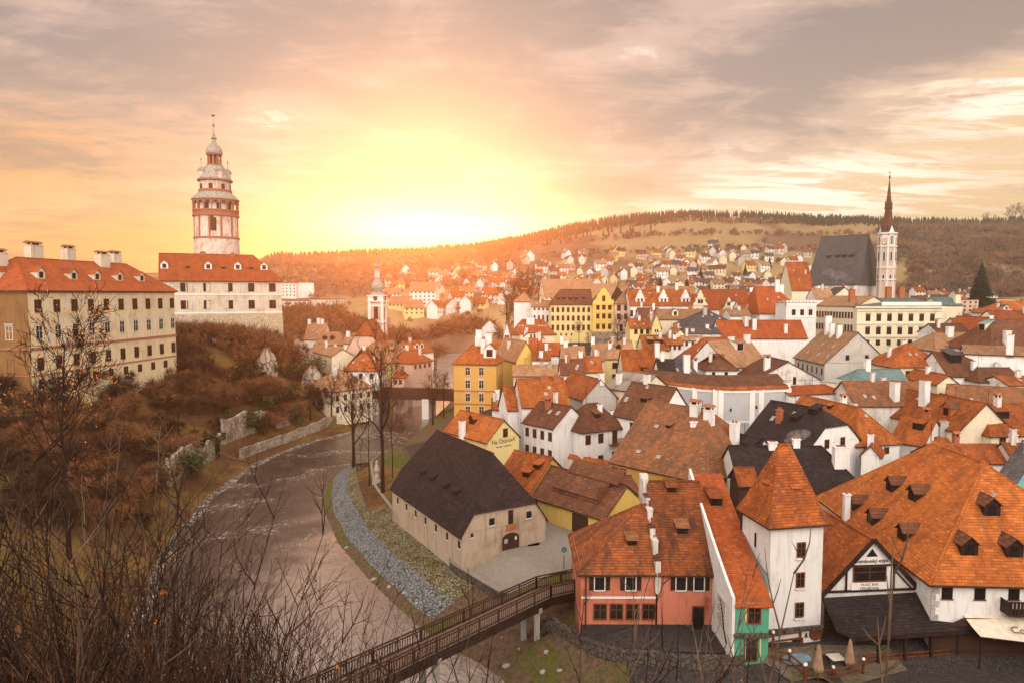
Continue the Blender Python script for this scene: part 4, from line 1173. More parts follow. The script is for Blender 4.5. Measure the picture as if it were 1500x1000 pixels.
def slope_house():
    """narrow house whose single tiled roof sweeps down to a green front"""
    z = 8.9
    A = px(1076, 882, z=z); B = px(1127, 882, z=z); g = 4.2
    ex = (B - A).normalized(); yaw = math.atan2(ex.y, ex.x); L = (B - A).length; W = 13.0
    t = thing('house', 'narrow green fronted house under a long sweeping orange roof', 'house', (A.x, A.y, g), yaw)
    H = z - g; rise = rv_z(694, A.x, A.y + W * .98) - z
    prof = [(0, 0), (.12, .10), (.30, .27), (.5, .47), (.75, .73), (1, 1)]
    def pz(f): return H + np.interp(f, [p[0] for p in prof], [p[1] for p in prof]) * rise
    w = MB()
    w.face([(0, 0, -1.5), (L, 0, -1.5), (L, 0, H), (0, 0, H)]); w.build('front_wall', 'green', t)
    s = MB()
    fs = [i / 12 for i in range(13)]
    for x, mi in ((0, 0), (L, 0)):
        s.face([(x, 0, -1.5)] + [(x, W * f, pz(f) - .05) for f in fs] + [(x, W, -1.5)], mi)
    s.face([(L, W, -1.5), (0, W, -1.5), (0, W, pz(1)), (L, W, pz(1))])
    s.build('side_wall', 'white', t)
    r = MB()
    ff = [-.02] + fs[1:]
    faces = [[(.0, W * a, pz(max(a, 0)) - (.15 if a < 0 else 0)), (L + .25, W * a, pz(max(a, 0)) - (.15 if a < 0 else 0)), (L + .25, W * b, pz(b)), (.0, W * b, pz(b))] for a, b in zip(ff[:-1], ff[1:])]
    slab(r, faces, .15); ro = r.build('roof', 'tile_red', t)
    p = MB()
    for a, b in zip(fs[:-1], fs[1:]):
        p.mesh([(-.2, W * a, pz(a) - .6), (0.02, W * a, pz(a) - .6), (.02, W * a, pz(a) + .45), (-.2, W * a, pz(a) + .45), (-.2, W * b, pz(b) - .6), (.02, W * b, pz(b) - .6), (.02, W * b, pz(b) + .45), (-.2, W * b, pz(b) + .45)], [(0, 1, 2, 3), (3, 2, 6, 7), (0, 3, 7, 4), (1, 5, 6, 2), (4, 7, 6, 5)])
    p.box(-.2, 0.02, -.1, .0, -1.5, H + .4); p.face([(-.21, 0, -1.5), (-.21, 0, H), (-.21, W, pz(1)), (-.21, W, -1.5)][::-1]); p.build('parapet', 'white', t)
    k = rise / W
    obj('dormer', dormer_mesh('shed', 1.0, k * 1.05, 'tile_orange', 'dark_wood'), ro, (L * .52, W * .72, pz(.72)))
    add_window(t, (L * .58, -.015, H - 1.55), 0, .85, 1.25, 'b'); add_window(t, (L * .5, -.015, .25), 0, .85, 1.7, 'b')
    for zz, hh in ((H - 1.55, 1.25), (.25, 1.7)):
        y = MB(); x0, x1 = L * .55 - .62, L * .55 + .62
        y.box(x0, x1, -.06, .01, zz + hh + .10, zz + hh + .20); y.box(x0, x0 + .1, -.05, .01, zz, zz + hh + .10); y.box(x1 - .1, x1, -.05, .01, zz, zz + hh + .10); y.build('window_surround', 'pale_yellow', t)
    e = MB(); e.box(-.05, L, -.3, 0, H - 2.6, H - 2.35); e.build('string_course', 'rubble_dark', t)
    q = MB(); q.box(-.29, -.22, 1.2, 3.4, 1.6, 4.2); bd = q.build('sign_board', 'frame_white', t)
    l = MB()
    for i in range(9): l.box(-.297, -.288, 1.4, 3.2 - .5 * (i % 3 == 2), 3.85 - i * .25, 3.93 - i * .25)
    l.build('sign_text', 'ink', bd)

slope_house()

def tower_house():
    t = house('white square tower house with steep flared orange pyramid roof', (1130, 757), (1207, 752), z=14.6, W=4.3, rv=651, roof='x', hl=1.75, hr=1.75, prof=[(0, 0), (.22, .15), (1, 1)], wall='white', rm='tile_orange', name='tower_house', cat='tower', zg=4.2, oe=.45,
              wins=[('f', 3, 2.0, .62, 1.05, .18, .18, '')] [:0], dorms=[('f', .12, .38, .62, 'shed', 'tile_orange', 'dark_wood'), ('l', .1, .42, .55, 'shed', 'tile_orange', 'dark_wood')])
    L, W, H, r = t['_dims']
    for i, dz in enumerate((2.3, 4.75, 7.2)): add_window(t, (.16 * L / 2, -W / 2 - .012, H - dz - 1.0), 0, .6, 1.05, 'b'); sl2 = MB(); sl2.box(-.45, .45, -.16, .02, -.22, -.1); sl2.build('sill', 'trim_white', t, (.16 * L / 2, -W / 2 - .012, H - dz - 1.0))
    add_window(t, (.12 * L / 2, -W / 2 - .012, H - 10.7), 0, .8, .62, 'b'); add_window(t, (.45 * L / 2, -W / 2 - .012, H - 9.9), 0, .2, .25, 'bp')
    add_window(t, (-L / 2 - .012, .05, H - 3.2), -math.pi / 2, .3, 1.2, 'p')
    m = MB(); m.box(-L / 2 - .05, L / 2 + .1, -W / 2 - .28, -W / 2, H - 9.35, H - 9.05); m.build('string_course', 'rubble_dark', t)
    m = MB(); m.bar((-L / 2 - .08, W / 2 + .1, 2), (-L / 2 - .08, W / 2 + .1, H), .1); m.build('drainpipe', 'iron', t)

tower_house()

def mill():
    t = house('large white mill with huge orange hipped roof and timber dormers', (1366, 845), (1690, 852), z=9.7, W=22.2, rv=678, roof='y', hl=7.6, hr=6.5, wall='white', rm='tile_light', name='mill', cat='mill', zg=3.2, oe=.5,
              wins=[('f', 2, .75, .85, .95, -.86, -.56, 'bp'), ('f', 2, .55, .85, 1.1, -.25, .3, 'bp')],
              dorms=[('l', u, v, 1.25, 'gable', 'tile_brown', 'dark_wood') for u, v in ((1302, 719), (1335, 733), (1274, 767), (1319, 790), (1247, 746))] + [('f', u, v, 1.35, 'gable', 'tile_brown', 'dark_wood') for u, v in ((1453, 756), (1420, 815), (1486, 818))],
              chims=[(1239, 768, .55, .55, 2.2, 'pots', 'white')], skys=[('l', .52, .92, .5, .5)])
    L, W, H, r = t['_dims']
    q = MB()
    for i in range(6): q.box(-L / 2 - .04, -L / 2 + (.55 if i % 2 else .3), -W / 2 - .04, -W / 2 + .02, H - .75 - i * .55, H - .25 - i * .55)
    q.build('corner_stones', 'lead', t)
    b = MB(); x0 = -.37 * L / 2
    b.box(x0, x0 + 4, -W / 2 - 1.1, -W / 2, H - 2.55, H - 2.4); 
    for i in range(15): b.box(x0 + .03 + i * .28, x0 + .2 + i * .28, -W / 2 - 1.12, -W / 2 - 1.05, H - 2.4, H - 1.45)
    b.box(x0, x0 + .06, -W / 2 - 1.1, -W / 2, H - 2.4, H - 1.45); b.box(x0, x0 + 4, -W / 2 - 1.16, -W / 2 - 1.03, H - 1.45, H - 1.36); b.build('balcony', 'dark_wood', t)
    m = MB(); m.box(-.03, .03, -.03, .03, 0, 2.0); m.build('lightning_rod', 'iron', t, (0, W / 2 - 6, H + r))
    # timber gabled annex
    t = house('white timber framed gable house with black lettering beside the tower', (1207, 866), (1343, 861), z=7.7, W=11, rv=789, roof='y', wall='white', rm='tile_orange', zg=3.2, og=.22, oe=.3, auto=False, dorms=[('l', -.55, .3, 1.0, 'shed')])
    L, W, H, r = t['_dims']
    y = -W / 2 - .06; m = MB()
    m.bar((-.27 * L, y, H - .1), (-.27 * L, y, H + r * .44), .13); m.bar((.24 * L, y, H - .1), (.24 * L, y, H + r * .50), .13)
    m.bar((-.27 * L, y, H + r * .49), (.24 * L, y, H + r * .49), .12); m.bar((-.46 * L, y, H), (-.27 * L, y, H + r * .40), .11); m.bar((.44 * L, y, H), (.24 * L, y, H + r * .40), .11)
    m.bar((-.5 * L, y, H), (.5 * L, y, H), .16)
    m.build('timber_frame', 'dark_wood', t)
    m = MB()
    for s in (-1, 1): m.bar((s * (L / 2 + .35), -W / 2 - .24, H - .32), (0, -W / 2 - .24, H + r + .05), .12, .34)
    m.build('bargeboard', 'dark_wood', t)
    add_window(t, (-.02 * L, -W / 2 - .02, H + r * .19), 0, 2.7, r * .27, 'b')
    m = MB(); m.face([(-.5, -W / 2 - .03, H + r * .66), (.5, -W / 2 - .03, H + r * .66), (0, -W / 2 - .03, H + r * .82)]); m.build('attic_window', 'pane', t)
    up = Matrix.Rotation(R(90), 4, 'X')
    text('Krumlovský mlýn', .43, 'ink', t, Matrix.Translation((-.015 * L, -W / 2 - .05, H + r * .545)) @ up)
    m = MB(); m.box(-1.55, 1.55, -.08, -.01, 0, r * .155); sb = m.build('sign_board', 'trim_white', t, (-.02 * L, -W / 2, H + r * .01))
    text('MUSIC BAR', .30, 'parasol_cloth', sb, Matrix.Translation((0, -.09, r * .085)) @ up)
    text('STROBOVNA', .28, 'ink', sb, Matrix.Translation((0, -.09, r * .012)) @ up)
    # dark lean-to over the terrace
    a, b = px(1204, 875, z=7.5), px(1352, 866, z=7.5); c, d = px(1247, 932, z=5.75), px(1451, 919, z=5.75)
    o = (a + d) / 2; g = 3.0
    t = thing('terrace_shelter', 'dark tiled lean-to roof on posts over the mill terrace', 'shelter', (o.x, o.y, g))
    rel = lambda p, dz=0: (p.x - o.x, p.y - o.y, p.z - g + dz)
    m = MB(); l = px(1204, 876, z=5.75); l = Vector((a.x + .3, c.y + .9, 5.75))
    slab(m, [[rel(c), rel(d), rel(b), rel(a)], [rel(l), rel(c), rel(a)]], .14); m.build('roof', 'tile_dark', t)
    for q in np.linspace(0.02, .97, 6):
        p = c.lerp(d, q); m = MB(); m.box(-.09, .09, -.09, .09, -.5, p.z - g - .1); m.build('post', 'dark_wood', t, (p.x - o.x, p.y - o.y + .3, 0))
    m = MB(); m.bar(rel(c, -.25), rel(d, -.25), .16, .22)
    for q in (.25, .5, .75): m.bar(rel(c.lerp(d, q), -.2), rel(a.lerp(b, q), -.2), .1, .16)
    m.build('beam', 'dark_wood', t)
    m = MB(); q1, q2 = a.lerp(b, .02), b; m.mesh([(q1.x - o.x, q1.y - o.y - .1, -.5), (q2.x - o.x, q2.y - o.y - .1, -.5), (q2.x - o.x, q2.y - o.y - .1, q2.z - g - .25), (q1.x - o.x, q1.y - o.y - .1, q1.z - g - .25)], [(0, 1, 2, 3)]); m.build('shade_panel', 'boards', t)  # dark sheet added to stand in for the shade under the lean-to
    m = MB()
    for zz in (.35, .65, .95): m.bar((c.x - o.x + 1.2, c.y - o.y + .45, zz), (d.x - o.x, d.y - o.y + .45, zz), .07, .14)
    m.build('railing', 'red_wood', t)
    # the cream awning over the next terrace
    a, b = px(1408, 895, z=6.9), px(1640, 900, z=6.9); c, d = px(1437, 932, z=5.7), px(1640, 957, z=5.7); o = (a + d) / 2
    t = thing('awning', 'cream canvas terrace awning with brown drink lettering under white wall', 'awning', (o.x, o.y, g))
    m = MB(); n = 10; rows = []
    for i in range(n + 1):
        for j in range(5):
            p = a.lerp(b, i / n).lerp(c.lerp(d, i / n), j / 4); sag = -.10 * math.sin(math.pi * j / 4) - .08 * abs(math.sin(i * 1.57)) * (j / 4)
            rows.append(rel(p, sag))
    m.mesh(rows, [(i * 5 + j, i * 5 + j + 1, i * 5 + j + 6, i * 5 + j + 5) for i in range(n) for j in range(4)]); 
    e = m.build('canopy', 'canvas', t); so2 = e.modifiers.new('thickness', 'SOLIDIFY'); so2.thickness = .02
    m = MB()
    for p in (c, d): m.bar((p.x - o.x, p.y - o.y, -.5), (p.x - o.x, p.y - o.y, p.z - g), .1)
    m.bar(rel(c, -.03), rel(d, -.03), .07); m.build('frame', 'dark_wood', t)
    m = MB(); m.mesh([(q_ - o.x, 52.2 - .05 * (q_ - 32.7) - o.y, zz_ - g) for q_, zz_ in ((32.9, 2.5), (48.5, 2.5), (48.5, 6.6), (35.5, 6.6), (32.9, 5.2))], [(0, 1, 2, 3, 4)]); m.build('shade_panel', 'boards', t)  # dark sheet added along the mill wall as shade beneath the awning
    def cloth(si, j): return a.lerp(b, si).lerp(c.lerp(d, si), j) + Vector((0, 0, -.10 * math.sin(math.pi * j)))
    def row_u(q): return 750 + 1000 * q.x / (q.y * CP - (q.z - CAMZ) * SP)
    lo, hi_ = 0.0, 1.0
    for _ in range(40):
        si = (lo + hi_) / 2
        if row_u(cloth(si, .72)) < 1481: lo = si
        else: hi_ = si
    p = cloth(si, .72); ax = (cloth(si + .05, .72) - p).normalized(); ay = (cloth(si, .45) - p).normalized(); n2 = ax.cross(ay).normalized(); ay = n2.cross(ax); p = p + n2 * .14
    M = Matrix((ax, ay, n2)).transposed().to_4x4(); M.translation = (p.x - o.x, p.y - o.y, p.z - g)
    text('Coca-Cola', .85, 'cola_red', t, M, align='LEFT', shear=.15)

mill()
# ------------------------------------------------------------ the roofs of the old town
H = house
def w(*a): return a
# island and centre
t = H('tall ochre house with white cross windows and hipped roof by the river', (664.7, 530.5), (727, 531.5), z=17, rv=503, k=.85, hl=3.6, hr=3.6, wall='ochre', rm='tile_orange',
      wins=[('f', 2, 1.0, 1.0, 1.7, -.34, .30), ('f', 2, 3.85, 1.0, 1.7, -.34, .30, 'h'), ('f', 2, 6.75, 1.0, 1.7, -.34, .30, 'h'), ('f', 2, 9.6, 1.0, 1.7, -.34, .30), ('r', 1, 1.0, .9, 1.5, -.2, -.2)],
      chims=[(708, 515, 1.0, .9, 2.6, '', 'white'), (738, 520, 1.6, 1.2, 1.4, '', 'white'), (716, 512, 1.3, 1.0, 3.4, 'pots', 'white'), (728, 512, 1.3, 1.0, 2.9, '', 'white')], dorms=[('f', 717, 524, 2.6, 'gable', 'tile_orange', 'white')])
L, W, h, r = t['_dims']; m = MB()
for zz in (h - 6.3, h - 9.2): m = MB(); m.box(-L / 2 - .08, L / 2 + .1, -W / 2 - .1, -W / 2 + .02, zz, zz + .22); m.box(L / 2 - .02, L / 2 + .1, -W / 2 + .02, W / 2, zz, zz + .22); m.build('string_course', 'brick', t)
H('bright yellow gabled house behind the tall ochre house', (756, 527), (785, 526), z=17, W=15, rv=500, roof='y', wall='yellow', rm='tile_tan')
t = H('yellow inn with big dark lettering on its gable above the barn roof', (714, 645), (760, 637), z=10.3, W=11, rv=614, roof='y', wall='pale_yellow', rm='tile_light', wins=[('f', 1, -1.35, .75, 1.15, .12, .12, 'b')],
      dorms=[('l', -.1, .5, 1.3, 'gable', 'tile_orange', 'dark_wood')], chims=[(677, 640, .8, .7, 2.0, '', 'white')])
L, W, h, r = t['_dims']; up = Matrix.Rotation(R(90), 4, 'X')
text('Na Ostrově', .92, 'ink', t, Matrix.Translation((0.05, -W / 2 - .02, h - .75)) @ up)
text('Penzion - restaurace', .36, 'ink', t, Matrix.Translation((0.05, -W / 2 - .02, h - 1.35)) @ up)
H('white gabled house with long pale orange roof and chimney pots', (765, 593), (833, 590.5), z=14, rv=554.5, k=1.1, wall='white', rm='tile_light', wins=[('l', 4, 2.2, .6, 1.5, -.7, .7, 'n'), ('l', 2, -1.2, .5, 1.2, -.25, .15, 'n'), ('l', 4, 5.5, .6, 1.3, -.7, .7, 'n')],
  chims=[(.15, -.1, 1.3, .6, .5, 'pots', 'brick'), (.72, -.1, 1.3, .6, .5, 'pots', 'brick')], skys=[('f', .3, .62, .6, .6), ('f', .1, .38, .6, .6)])
H('plain grey gable end with orange roof joining the white gabled house', (854, 583), (903, 580), z=14, W=11, rv=555, roof='y', wall='grey_wall', rm='tile_orange', chims=[(.1, -.98, .9, .6, 1.2, '', 'white')])
H('very narrow white gable squeezed against the tall white house', (731, 590), (744, 597), z=13.2, W=8, rv=566, roof='y', wall='white', rm='tile_orange', wins=[('f', 1, 1.5, .4, .9, 0, 0, 'n'), ('f', 1, 4, .4, .9, 0, 0, 'n')])
H('long low tan roofed house with grey side wall behind white gable', (752, 549), (822, 549), z=14.5, rv=534, k=.6, wall='grey_wall', rm='tile_tan', chims=[(.2, 0, .9, .8, .6, '', 'lead'), (.55, -.2, 1.0, .9, .7, '', 'lead')])
H('small house with lean orange roof beside the ochre house', (721, 597), (735, 597), d=122, W=3.5, rv=583, roof='x', wall='white', rm='tile_orange')
H('white three storey house with brown roof and ground floor awning', (767, 616), (811, 625), z=11.8, W=7.5, rv=587, wall='white', rm='tile_brown', wins=[('f', 4, 1.0, .62, 1.2, -.74, .78, 'b'), ('f', 4, 3.75, .62, 1.2, -.74, .78, 'b'), ('f', 4, 6.0, .8, 1.2, -.7, .7, 'pb')], skys=[('f', .1, .6, .5, .8), ('f', .62, .6, .5, .8)])
t = H('white corner house with brown hipped roof and wooden balcony', (853, 630), (912, 623), z=11.2, W=6.5, rv=591, hl=3, hr=2.6, wall='white', rm='tile_brown', wins=[('f', 2, .9, .8, 1.3, -.72, -.1, 'b'), ('f', 2, 4.3, .8, 1.3, -.72, -.1, 'b'), ('f', 1, .6, .8, 2.0, .6, .6, 'b'), ('f', 1, 4.0, .8, 1.9, .6, .6, 'b')],
      chims=[(.25, -.35, .6, .6, 1.0), (.8, -.4, .5, .5, 1.0)], dorms=[('f', .0, .4, 1.1, 'shed')])
L, W, h, r = t['_dims']; m = MB(); m.box(.3 * L / 2, L / 2 + .2, -W / 2 - .9, -W / 2 - .012, h - 2.85, h - 2.7)
for i in range(14): x = .3 * L / 2 + .05 + i * (L * .35 + .1) / 13; m.box(x, x + .06, -W / 2 - .9, -W / 2 - .84, h - 2.7, h - 1.8)
m.box(.3 * L / 2, L / 2 + .2, -W / 2 - .93, -W / 2 - .82, h - 1.8, h - 1.72); m.build('balcony', 'frame_brown', t)
H('white house with big brown roof, long shed dormer and pale gable', (899, 604.5), (962, 616.5), z=13, W=8.6, rv=558.6, wall='white', rm='tile_brown', wins=[('f', 2, 1.0, .75, 1.3, -.1, .42, 'b')], chims=[(-.35, .05, .9, .7, 1.5, '', 'white')], skys=[('f', -.8, .45, .6, .9), ('f', -.2, .9, .5, .6)], dorms=[('f', .05, .45, 1.6, 'wide')])
H('broad ochre house with huge mossy orange roof in the middle of town', (895, 673), (1035, 704), z=9.6, W=17, rv=587, hr=5, wall='ochre', rm='tile_moss', wins=[('f', 2, .9, .9, 1.0, -.9, -.72, 'b')], chims=[(.12, -.1, 1.2, .9, 1.2, 'roofed', 'white'), (.42, -.12, 1.2, .9, 1.2, 'roofed', 'white')], skys=[('f', -.55, .2, .6, .5), ('f', -.1, .18, .6, .5), ('f', -.5, .62, .6, .5)], dorms=[('f', -.25, .62, .7, 'shed', 'tile_moss')])
H('ochre house with mossy roof, gabled dormer and slim white chimney', (971, 690), (1026, 700), z=8.9, W=13, rv=623, wall='ochre', rm='tile_tan', wins=[('f', 2, .5, .8, .8, -.2, .6, 'b')], dorms=[('f', .25, .42, 1.2, 'gable', 'tile_orange', 'ochre')], chims=[(-.05, -.42, .75, .75, 3.3, 'pots', 'white'), (-.62, -.9, .9, .7, 1.6, '', 'pale_yellow')])
H('black roofed white house with two box dormers and tall white chimney', (1031, 674), (1094, 688), z=9.8, W=7.5, rv=632, hl=1.2, wall='white', rm='tile_dark', wins=[('f', 1, .6, 1.0, .7, .0, .0, 'bp')], dorms=[('f', -.5, .45, 1.5, 'shed', 'tile_dark'), ('f', .65, .5, 1.6, 'shed', 'tile_dark')], chims=[(.0, -.45, .95, .95, 3.2, 'pots', 'white')])
H('long black roof behind the tower house with broad white chimney', (1088, 725), (1278, 727), z=9.0, W=11.5, rv=652, hr=3.5, wall='white', rm='tile_dark', chims=[(1231, 682, 1.7, .9, 2.2, '', 'white'), (-.3, -.05, 1.0, .6, .7, '', 'white'), (.1, .0, .8, .6, .8, 'pots', 'white')])
H('little orange saddle roof on dark walls left of tower house', (1083, 707), (1109, 707), z=11.3, W=3.2, rv=683, rise=1.3, wall='boards', rm='tile_orange', auto=False)
H('dark half hipped roof with white gable and smoking brick chimney', (1094, 632), (1187, 653), z=11.3, W=10.5, rv=586, hr=2.2, hh=.55, wall='white', rm='tile_dark', wins=[('r', 2, -.5, .8, 1.1, -.35, .3, 'b')], chims=[(-.3, -.55, .8, .7, 1.7, 'pots', 'brick')], skys=[('f', -.55, .5, .6, .9), ('f', -.05, .72, .6, .9)], dorms=[('f', .45, .78, 1.3, 'shed', 'tile_dark'), ('f', .1, .5, 1.2, 'shed', 'tile_dark')])
H('wide orange hipped roof with two skylights right of the dark roof', (1254, 649), (1318, 645), z=10.6, W=17, rv=596, roof='y', hl=4, hr=0, wall='white', rm='tile_light', skys=[('f', .1, .35, .5, .5)], dorms=[('l', -.1, .75, .9, 'shed'), ('l', -.6, .3, 1.4, 'shed')], wins=[('f', 2, .9, .7, .8, -.3, .4, 'b')])
H('long red brown tiled row with two tall white chimneys', (1275, 600), (1405, 630), z=12, W=9, rv=566, wall='cream', rm='tile_orange', chims=[(-.55, -.75, 1.25, 1.0, 4.2, 'pots', 'white'), (-.05, -.4, 1.25, 1.0, 3.6, 'pots', 'white')], dorms=[('f', .55, .35, 1.8, 'gable', 'tile_brown', 'tile_orange')], skys=[('f', -.25, .75, .6, .8), ('f', -.75, .2, .6, .8)])
t = H('cream gable with wooden balcony among orange roofs on the right', (1404, 617), (1454, 617), z=12, W=9, rv=588, roof='y', wall='cream', rm='tile_orange', wins=[('f', 1, -2.2, .35, .6, 0, 0, 'bp'), ('f', 2, -.95, .7, 1.35, -.22, .22, 'pb')], chims=[(.75, -.95, 1.3, .8, .7, 'pots', 'white')])
L, W, h, r = t['_dims']; m = MB(); m.box(-.25 * L, .42 * L, -W / 2 - .9, -W / 2 - .012, h - .75, h - .6)
for i in range(20): x = -.25 * L + .67 * L * i / 20; m.box(x, x + .12, -W / 2 - .9, -W / 2 - .82, h - .6, h + .35)
m.box(-.25 * L, .42 * L, -W / 2 - .94, -W / 2 - .8, h + .35, h + .45); m.build('balcony', 'dark_wood', t)
H('orange roof with flat dark box dormer at the right edge', (1452, 636), (1540, 633), z=11.5, W=9, rv=592, hl=2.5, wall='cream', rm='tile_orange', dorms=[('f', -.25, .5, 2.6, 'wide')], wins=[('f', 1, .4, .9, 1.6, -.62, -.62, 'b')])
H('long mossy dark tiled roof running out at the right edge', (1388, 592), (1530, 602), z=13.6, W=8, rv=562, wall='cream', rm='tile_moss', chims=[(.1, .1, .6, .6, .5, '', 'lead')])
H('small house with white gable and shed dormer below the tall chimneys', (1306, 642), (1353, 650), z=10, W=7, rv=607.6, wall='white', rm='tile_orange', wins=[('r', 1, -.6, .5, .9, 0, 0, 'b')], dorms=[('f', .25, .5, 1.5, 'shed')])
H('low light orange roof with grey chimney below the balcony gable', (1372, 655), (1440, 655), z=9.4, W=7, rv=627, hr=2.6, wall='white', rm='tile_light', chims=[(-.35, -.35, 1.25, .9, 2.0, 'pots', 'lead')])
H('long plain orange roof just above the slate roof', (1378, 676), (1482, 676), z=9, W=6.5, rv=650, wall='white', rm='tile_orange', skys=[('f', -.2, .3, .8, 1.0)])
t = H('dark slate roof with turquoise sheet strip at the right edge', (1452, 712), (1540, 732), z=8.8, rv=645, W=14, wall='white', rm='tile_slate', wins=[('f', 1, .8, .8, .8, -.3, -.3, 'b')])
L, W, h, r = t['_dims']; m = MB(); kq = r / (W / 2)
m.mesh([(-.12 * L, -W / 2, h + .12), (.02 * L, -W / 2, h + .12), (-.02 * L, -.6, h + r - .6 * kq + .14), (-.14 * L, -.6, h + r - .6 * kq + .14)], [(0, 1, 2, 3)]); m.build('flashing', 'teal_sheet', t)
H('white wall end with small orange roof at the far right', (1482, 668), (1530, 670), z=10, W=5, rv=648, wall='white', rm='tile_orange')
H('small white gable under the black roof right of tower', (1262, 664), (1288, 667), z=9.6, W=5, rv=652, roof='y', wall='white', rm='tile_orange')
# behind the curved hall
H('big pale grey gable with tan roof and three white chimneys', (1208, 531), (1302.5, 532.6), d=140, W=15, rv=486.7, roof='y', wall='grey_wall', rm='tile_tan', wins=[('f', 2, -1.6, .75, 1.0, -.3, .30, 'bp'), ('l', 6, 1.3, .5, 1.2, -.7, .85, 'bn')], chims=[(-.12, .55, 1.2, .8, 3.6, '', 'white'), (-.2, .15, 1.0, .8, 2.6, '', 'white'), (-.2, -.3, 1.0, .8, 2.4, '', 'white')], skys=[('l', q, .2 + .3 * (i % 2), .5, .9) for i, q in enumerate((-.5, -.15, .2, .55, .8))])
H('cream house with orange pyramid roof and red shuttered window', (1304, 535), (1389, 535), d=132, W=9, rv=503, hl=5.5, hr=5.5, wall='cream', rm='tile_orange', wins=[('f', 2, 1.0, 1.2, 1.4, -.35, .38, 'bp')], skys=[('f', -.1, .5, .5, .5), ('f', .12, .5, .5, .5)])
H('weathered blue green hipped roof below the grey gable', (1240, 576), (1342, 571), d=118, db=120, W=9, rv=541, hl=5, wall='cream', rm='tile_teal', chims=[(.05, .0, .9, .8, 1.8, '', 'white')], skys=[('f', -.3, .25, .5, .8)])
H('low cream flat roofed block with small brown windows', (1205, 559), (1243, 564), d=122, db=119, W=5, roof='flat', wall='cream', rm='lead', wins=[('f', 4, .9, .4, .8, -.5, .8, 'bn')])
H('long brown moss covered roof behind the tall white chimneys', (1252, 592), (1375, 590), d=112, db=112, rv=558, W=9, wall='white_old', rm='tile_moss', skys=[('f', -.65, .35, .5, .7), ('f', -.45, .3, .5, .7)])
H('white weathered fire wall with brown striped roof beside curved hall', (1105, 556), (1203, 558), d=134, W=12, rv=529, roof='y', wall='white_old', rm='tile_brown', wins=[('f', 1, -.6, .6, 1.4, .2, .2, 'bp'), ('f', 6, 1.0, .2, .25, -.5, .8, 'p')], chims=[(-.5, -.6, 1.1, .9, 2.2, 'roofed', 'white')])
H('tan roofed house with white chimney blocks above the fire wall', (1066, 537), (1125, 530), d=143, db=150, W=11, rv=499, wall='white', rm='tile_tan', dorms=[('f', .15, .55, 2.2, 'shed', 'tile_tan', 'white')], chims=[(.85, -.1, 1.3, .9, 1.4, '', 'white'), (.1, -.05, 1.3, .8, .8, '', 'white')])
H('large smooth orange hipped roof in the middle distance', (1003, 537), (1095, 537), d=150, W=13, rv=494, hl=6, wall='cream', rm='tile_orange')
H('bright red double roof with white fire wall and chimneys', (1056, 494), (1182, 495), d=178, W=9, rv=469, wall='white', rm='tile_red', chims=[(-.33, -.2, 1.0, 2.5, 1.8, '', 'white_old'), (-.16, -.5, 1.0, .8, 2.5, '', 'white'), (.55, -.7, .8, .7, 2.0, '', 'white')])
H('cream yellow house with brown shutters and hipped orange roof', (883, 524), (930, 525), d=152, W=11, rv=498.7, hl=5, wall='pale_yellow', rm='tile_tan', wins=[('f', 2, 1.0, 1.1, 1.3, -.25, .42, 'bp'), ('f', 2, 3.6, 1.1, 1.3, -.25, .42, 'bp')], dorms=[('f', .1, .5, 1.1, 'gable')])
H('tall plain orange roof with small cut out terrace', (915, 551), (968, 552), d=136, W=10, rv=512, wall='cream', rm='tile_orange', chims=[(1.0, -.2, .9, .9, 2.3, 'pots', 'white')], dorms=[('f', .1, .2, 1.2, 'shed')])
H('grey corrugated sheet roof below the orange terrace roof', (888, 566), (938, 574), d=122, db=116, W=8, rv=543, wall='cream', rm='sheet_grey', chims=[(-.5, -.7, .8, .8, 1.6, '', 'white')])
H('dark brown leaning roof beside a white chimney in the centre', (968, 553), (992, 550), d=131, W=8, rv=526, wall='white', rm='tile_dark')
H('low white walled house with dark mossy roof and thick chimney', (980, 552), (1025, 552), d=134, W=7, rv=521, hl=2.5, hr=2.5, wall='white', rm='tile_slate', chims=[(.2, -.75, 1.2, 1.0, 3.2, 'pots', 'white'), (.9, -.3, .8, .8, 2.4, 'roofed', 'white')])
H('small white house with hipped brown roof and tiled hood', (1034, 540), (1080, 538), d=139, W=8, rv=518, hl=4, hr=4, wall='white', rm='tile_brown', wins=[('f', 2, .6, .7, .6, -.5, .3, 'bp')])
# right hand streets
H('white house with long tan roof and white chimney near right edge', (1413, 517), (1530, 527), d=130, db=124, W=9, rv=505, wall='white', rm='tile_tan', chims=[(.15, -.9, 1.1, .9, 3.4, '', 'white')])
H('brown hipped roof with white chimney in front of pale hotel', (1372, 513), (1442, 513), d=150, W=12, rv=487, hl=3, wall='white', rm='tile_tan', chims=[(.1, -.2, 1.3, 1.0, 2.0, '', 'white')], skys=[('f', -.3, .3, .6, .6)])
H('dark red roof with grey shed dormer right of the cream house', (1389, 549), (1440, 549), d=126, W=10, rv=515, wall='white', rm='tile_brown', dorms=[('f', -.1, .5, 2.2, 'shed', 'tile_slate')], chims=[(.55, -.9, .7, .7, 2.0, '', 'white')])
H('small cream gable with orange roof and two skylights', (1373, 561), (1404, 562), d=119, W=10, rv=549, roof='y', wall='cream', rm='tile_orange', skys=[('r', -.2, .3, .5, .5), ('r', .2, .3, .5, .5)])
H('low brown red roof with white wall by the antenna', (1436, 558), (1500, 560), d=122, W=8, rv=538, hl=2, wall='white', rm='tile_brown')
H('orange roof corner under the long white wall', (1478, 563), (1540, 565), d=117, W=7, rv=550, wall='white', rm='tile_orange')
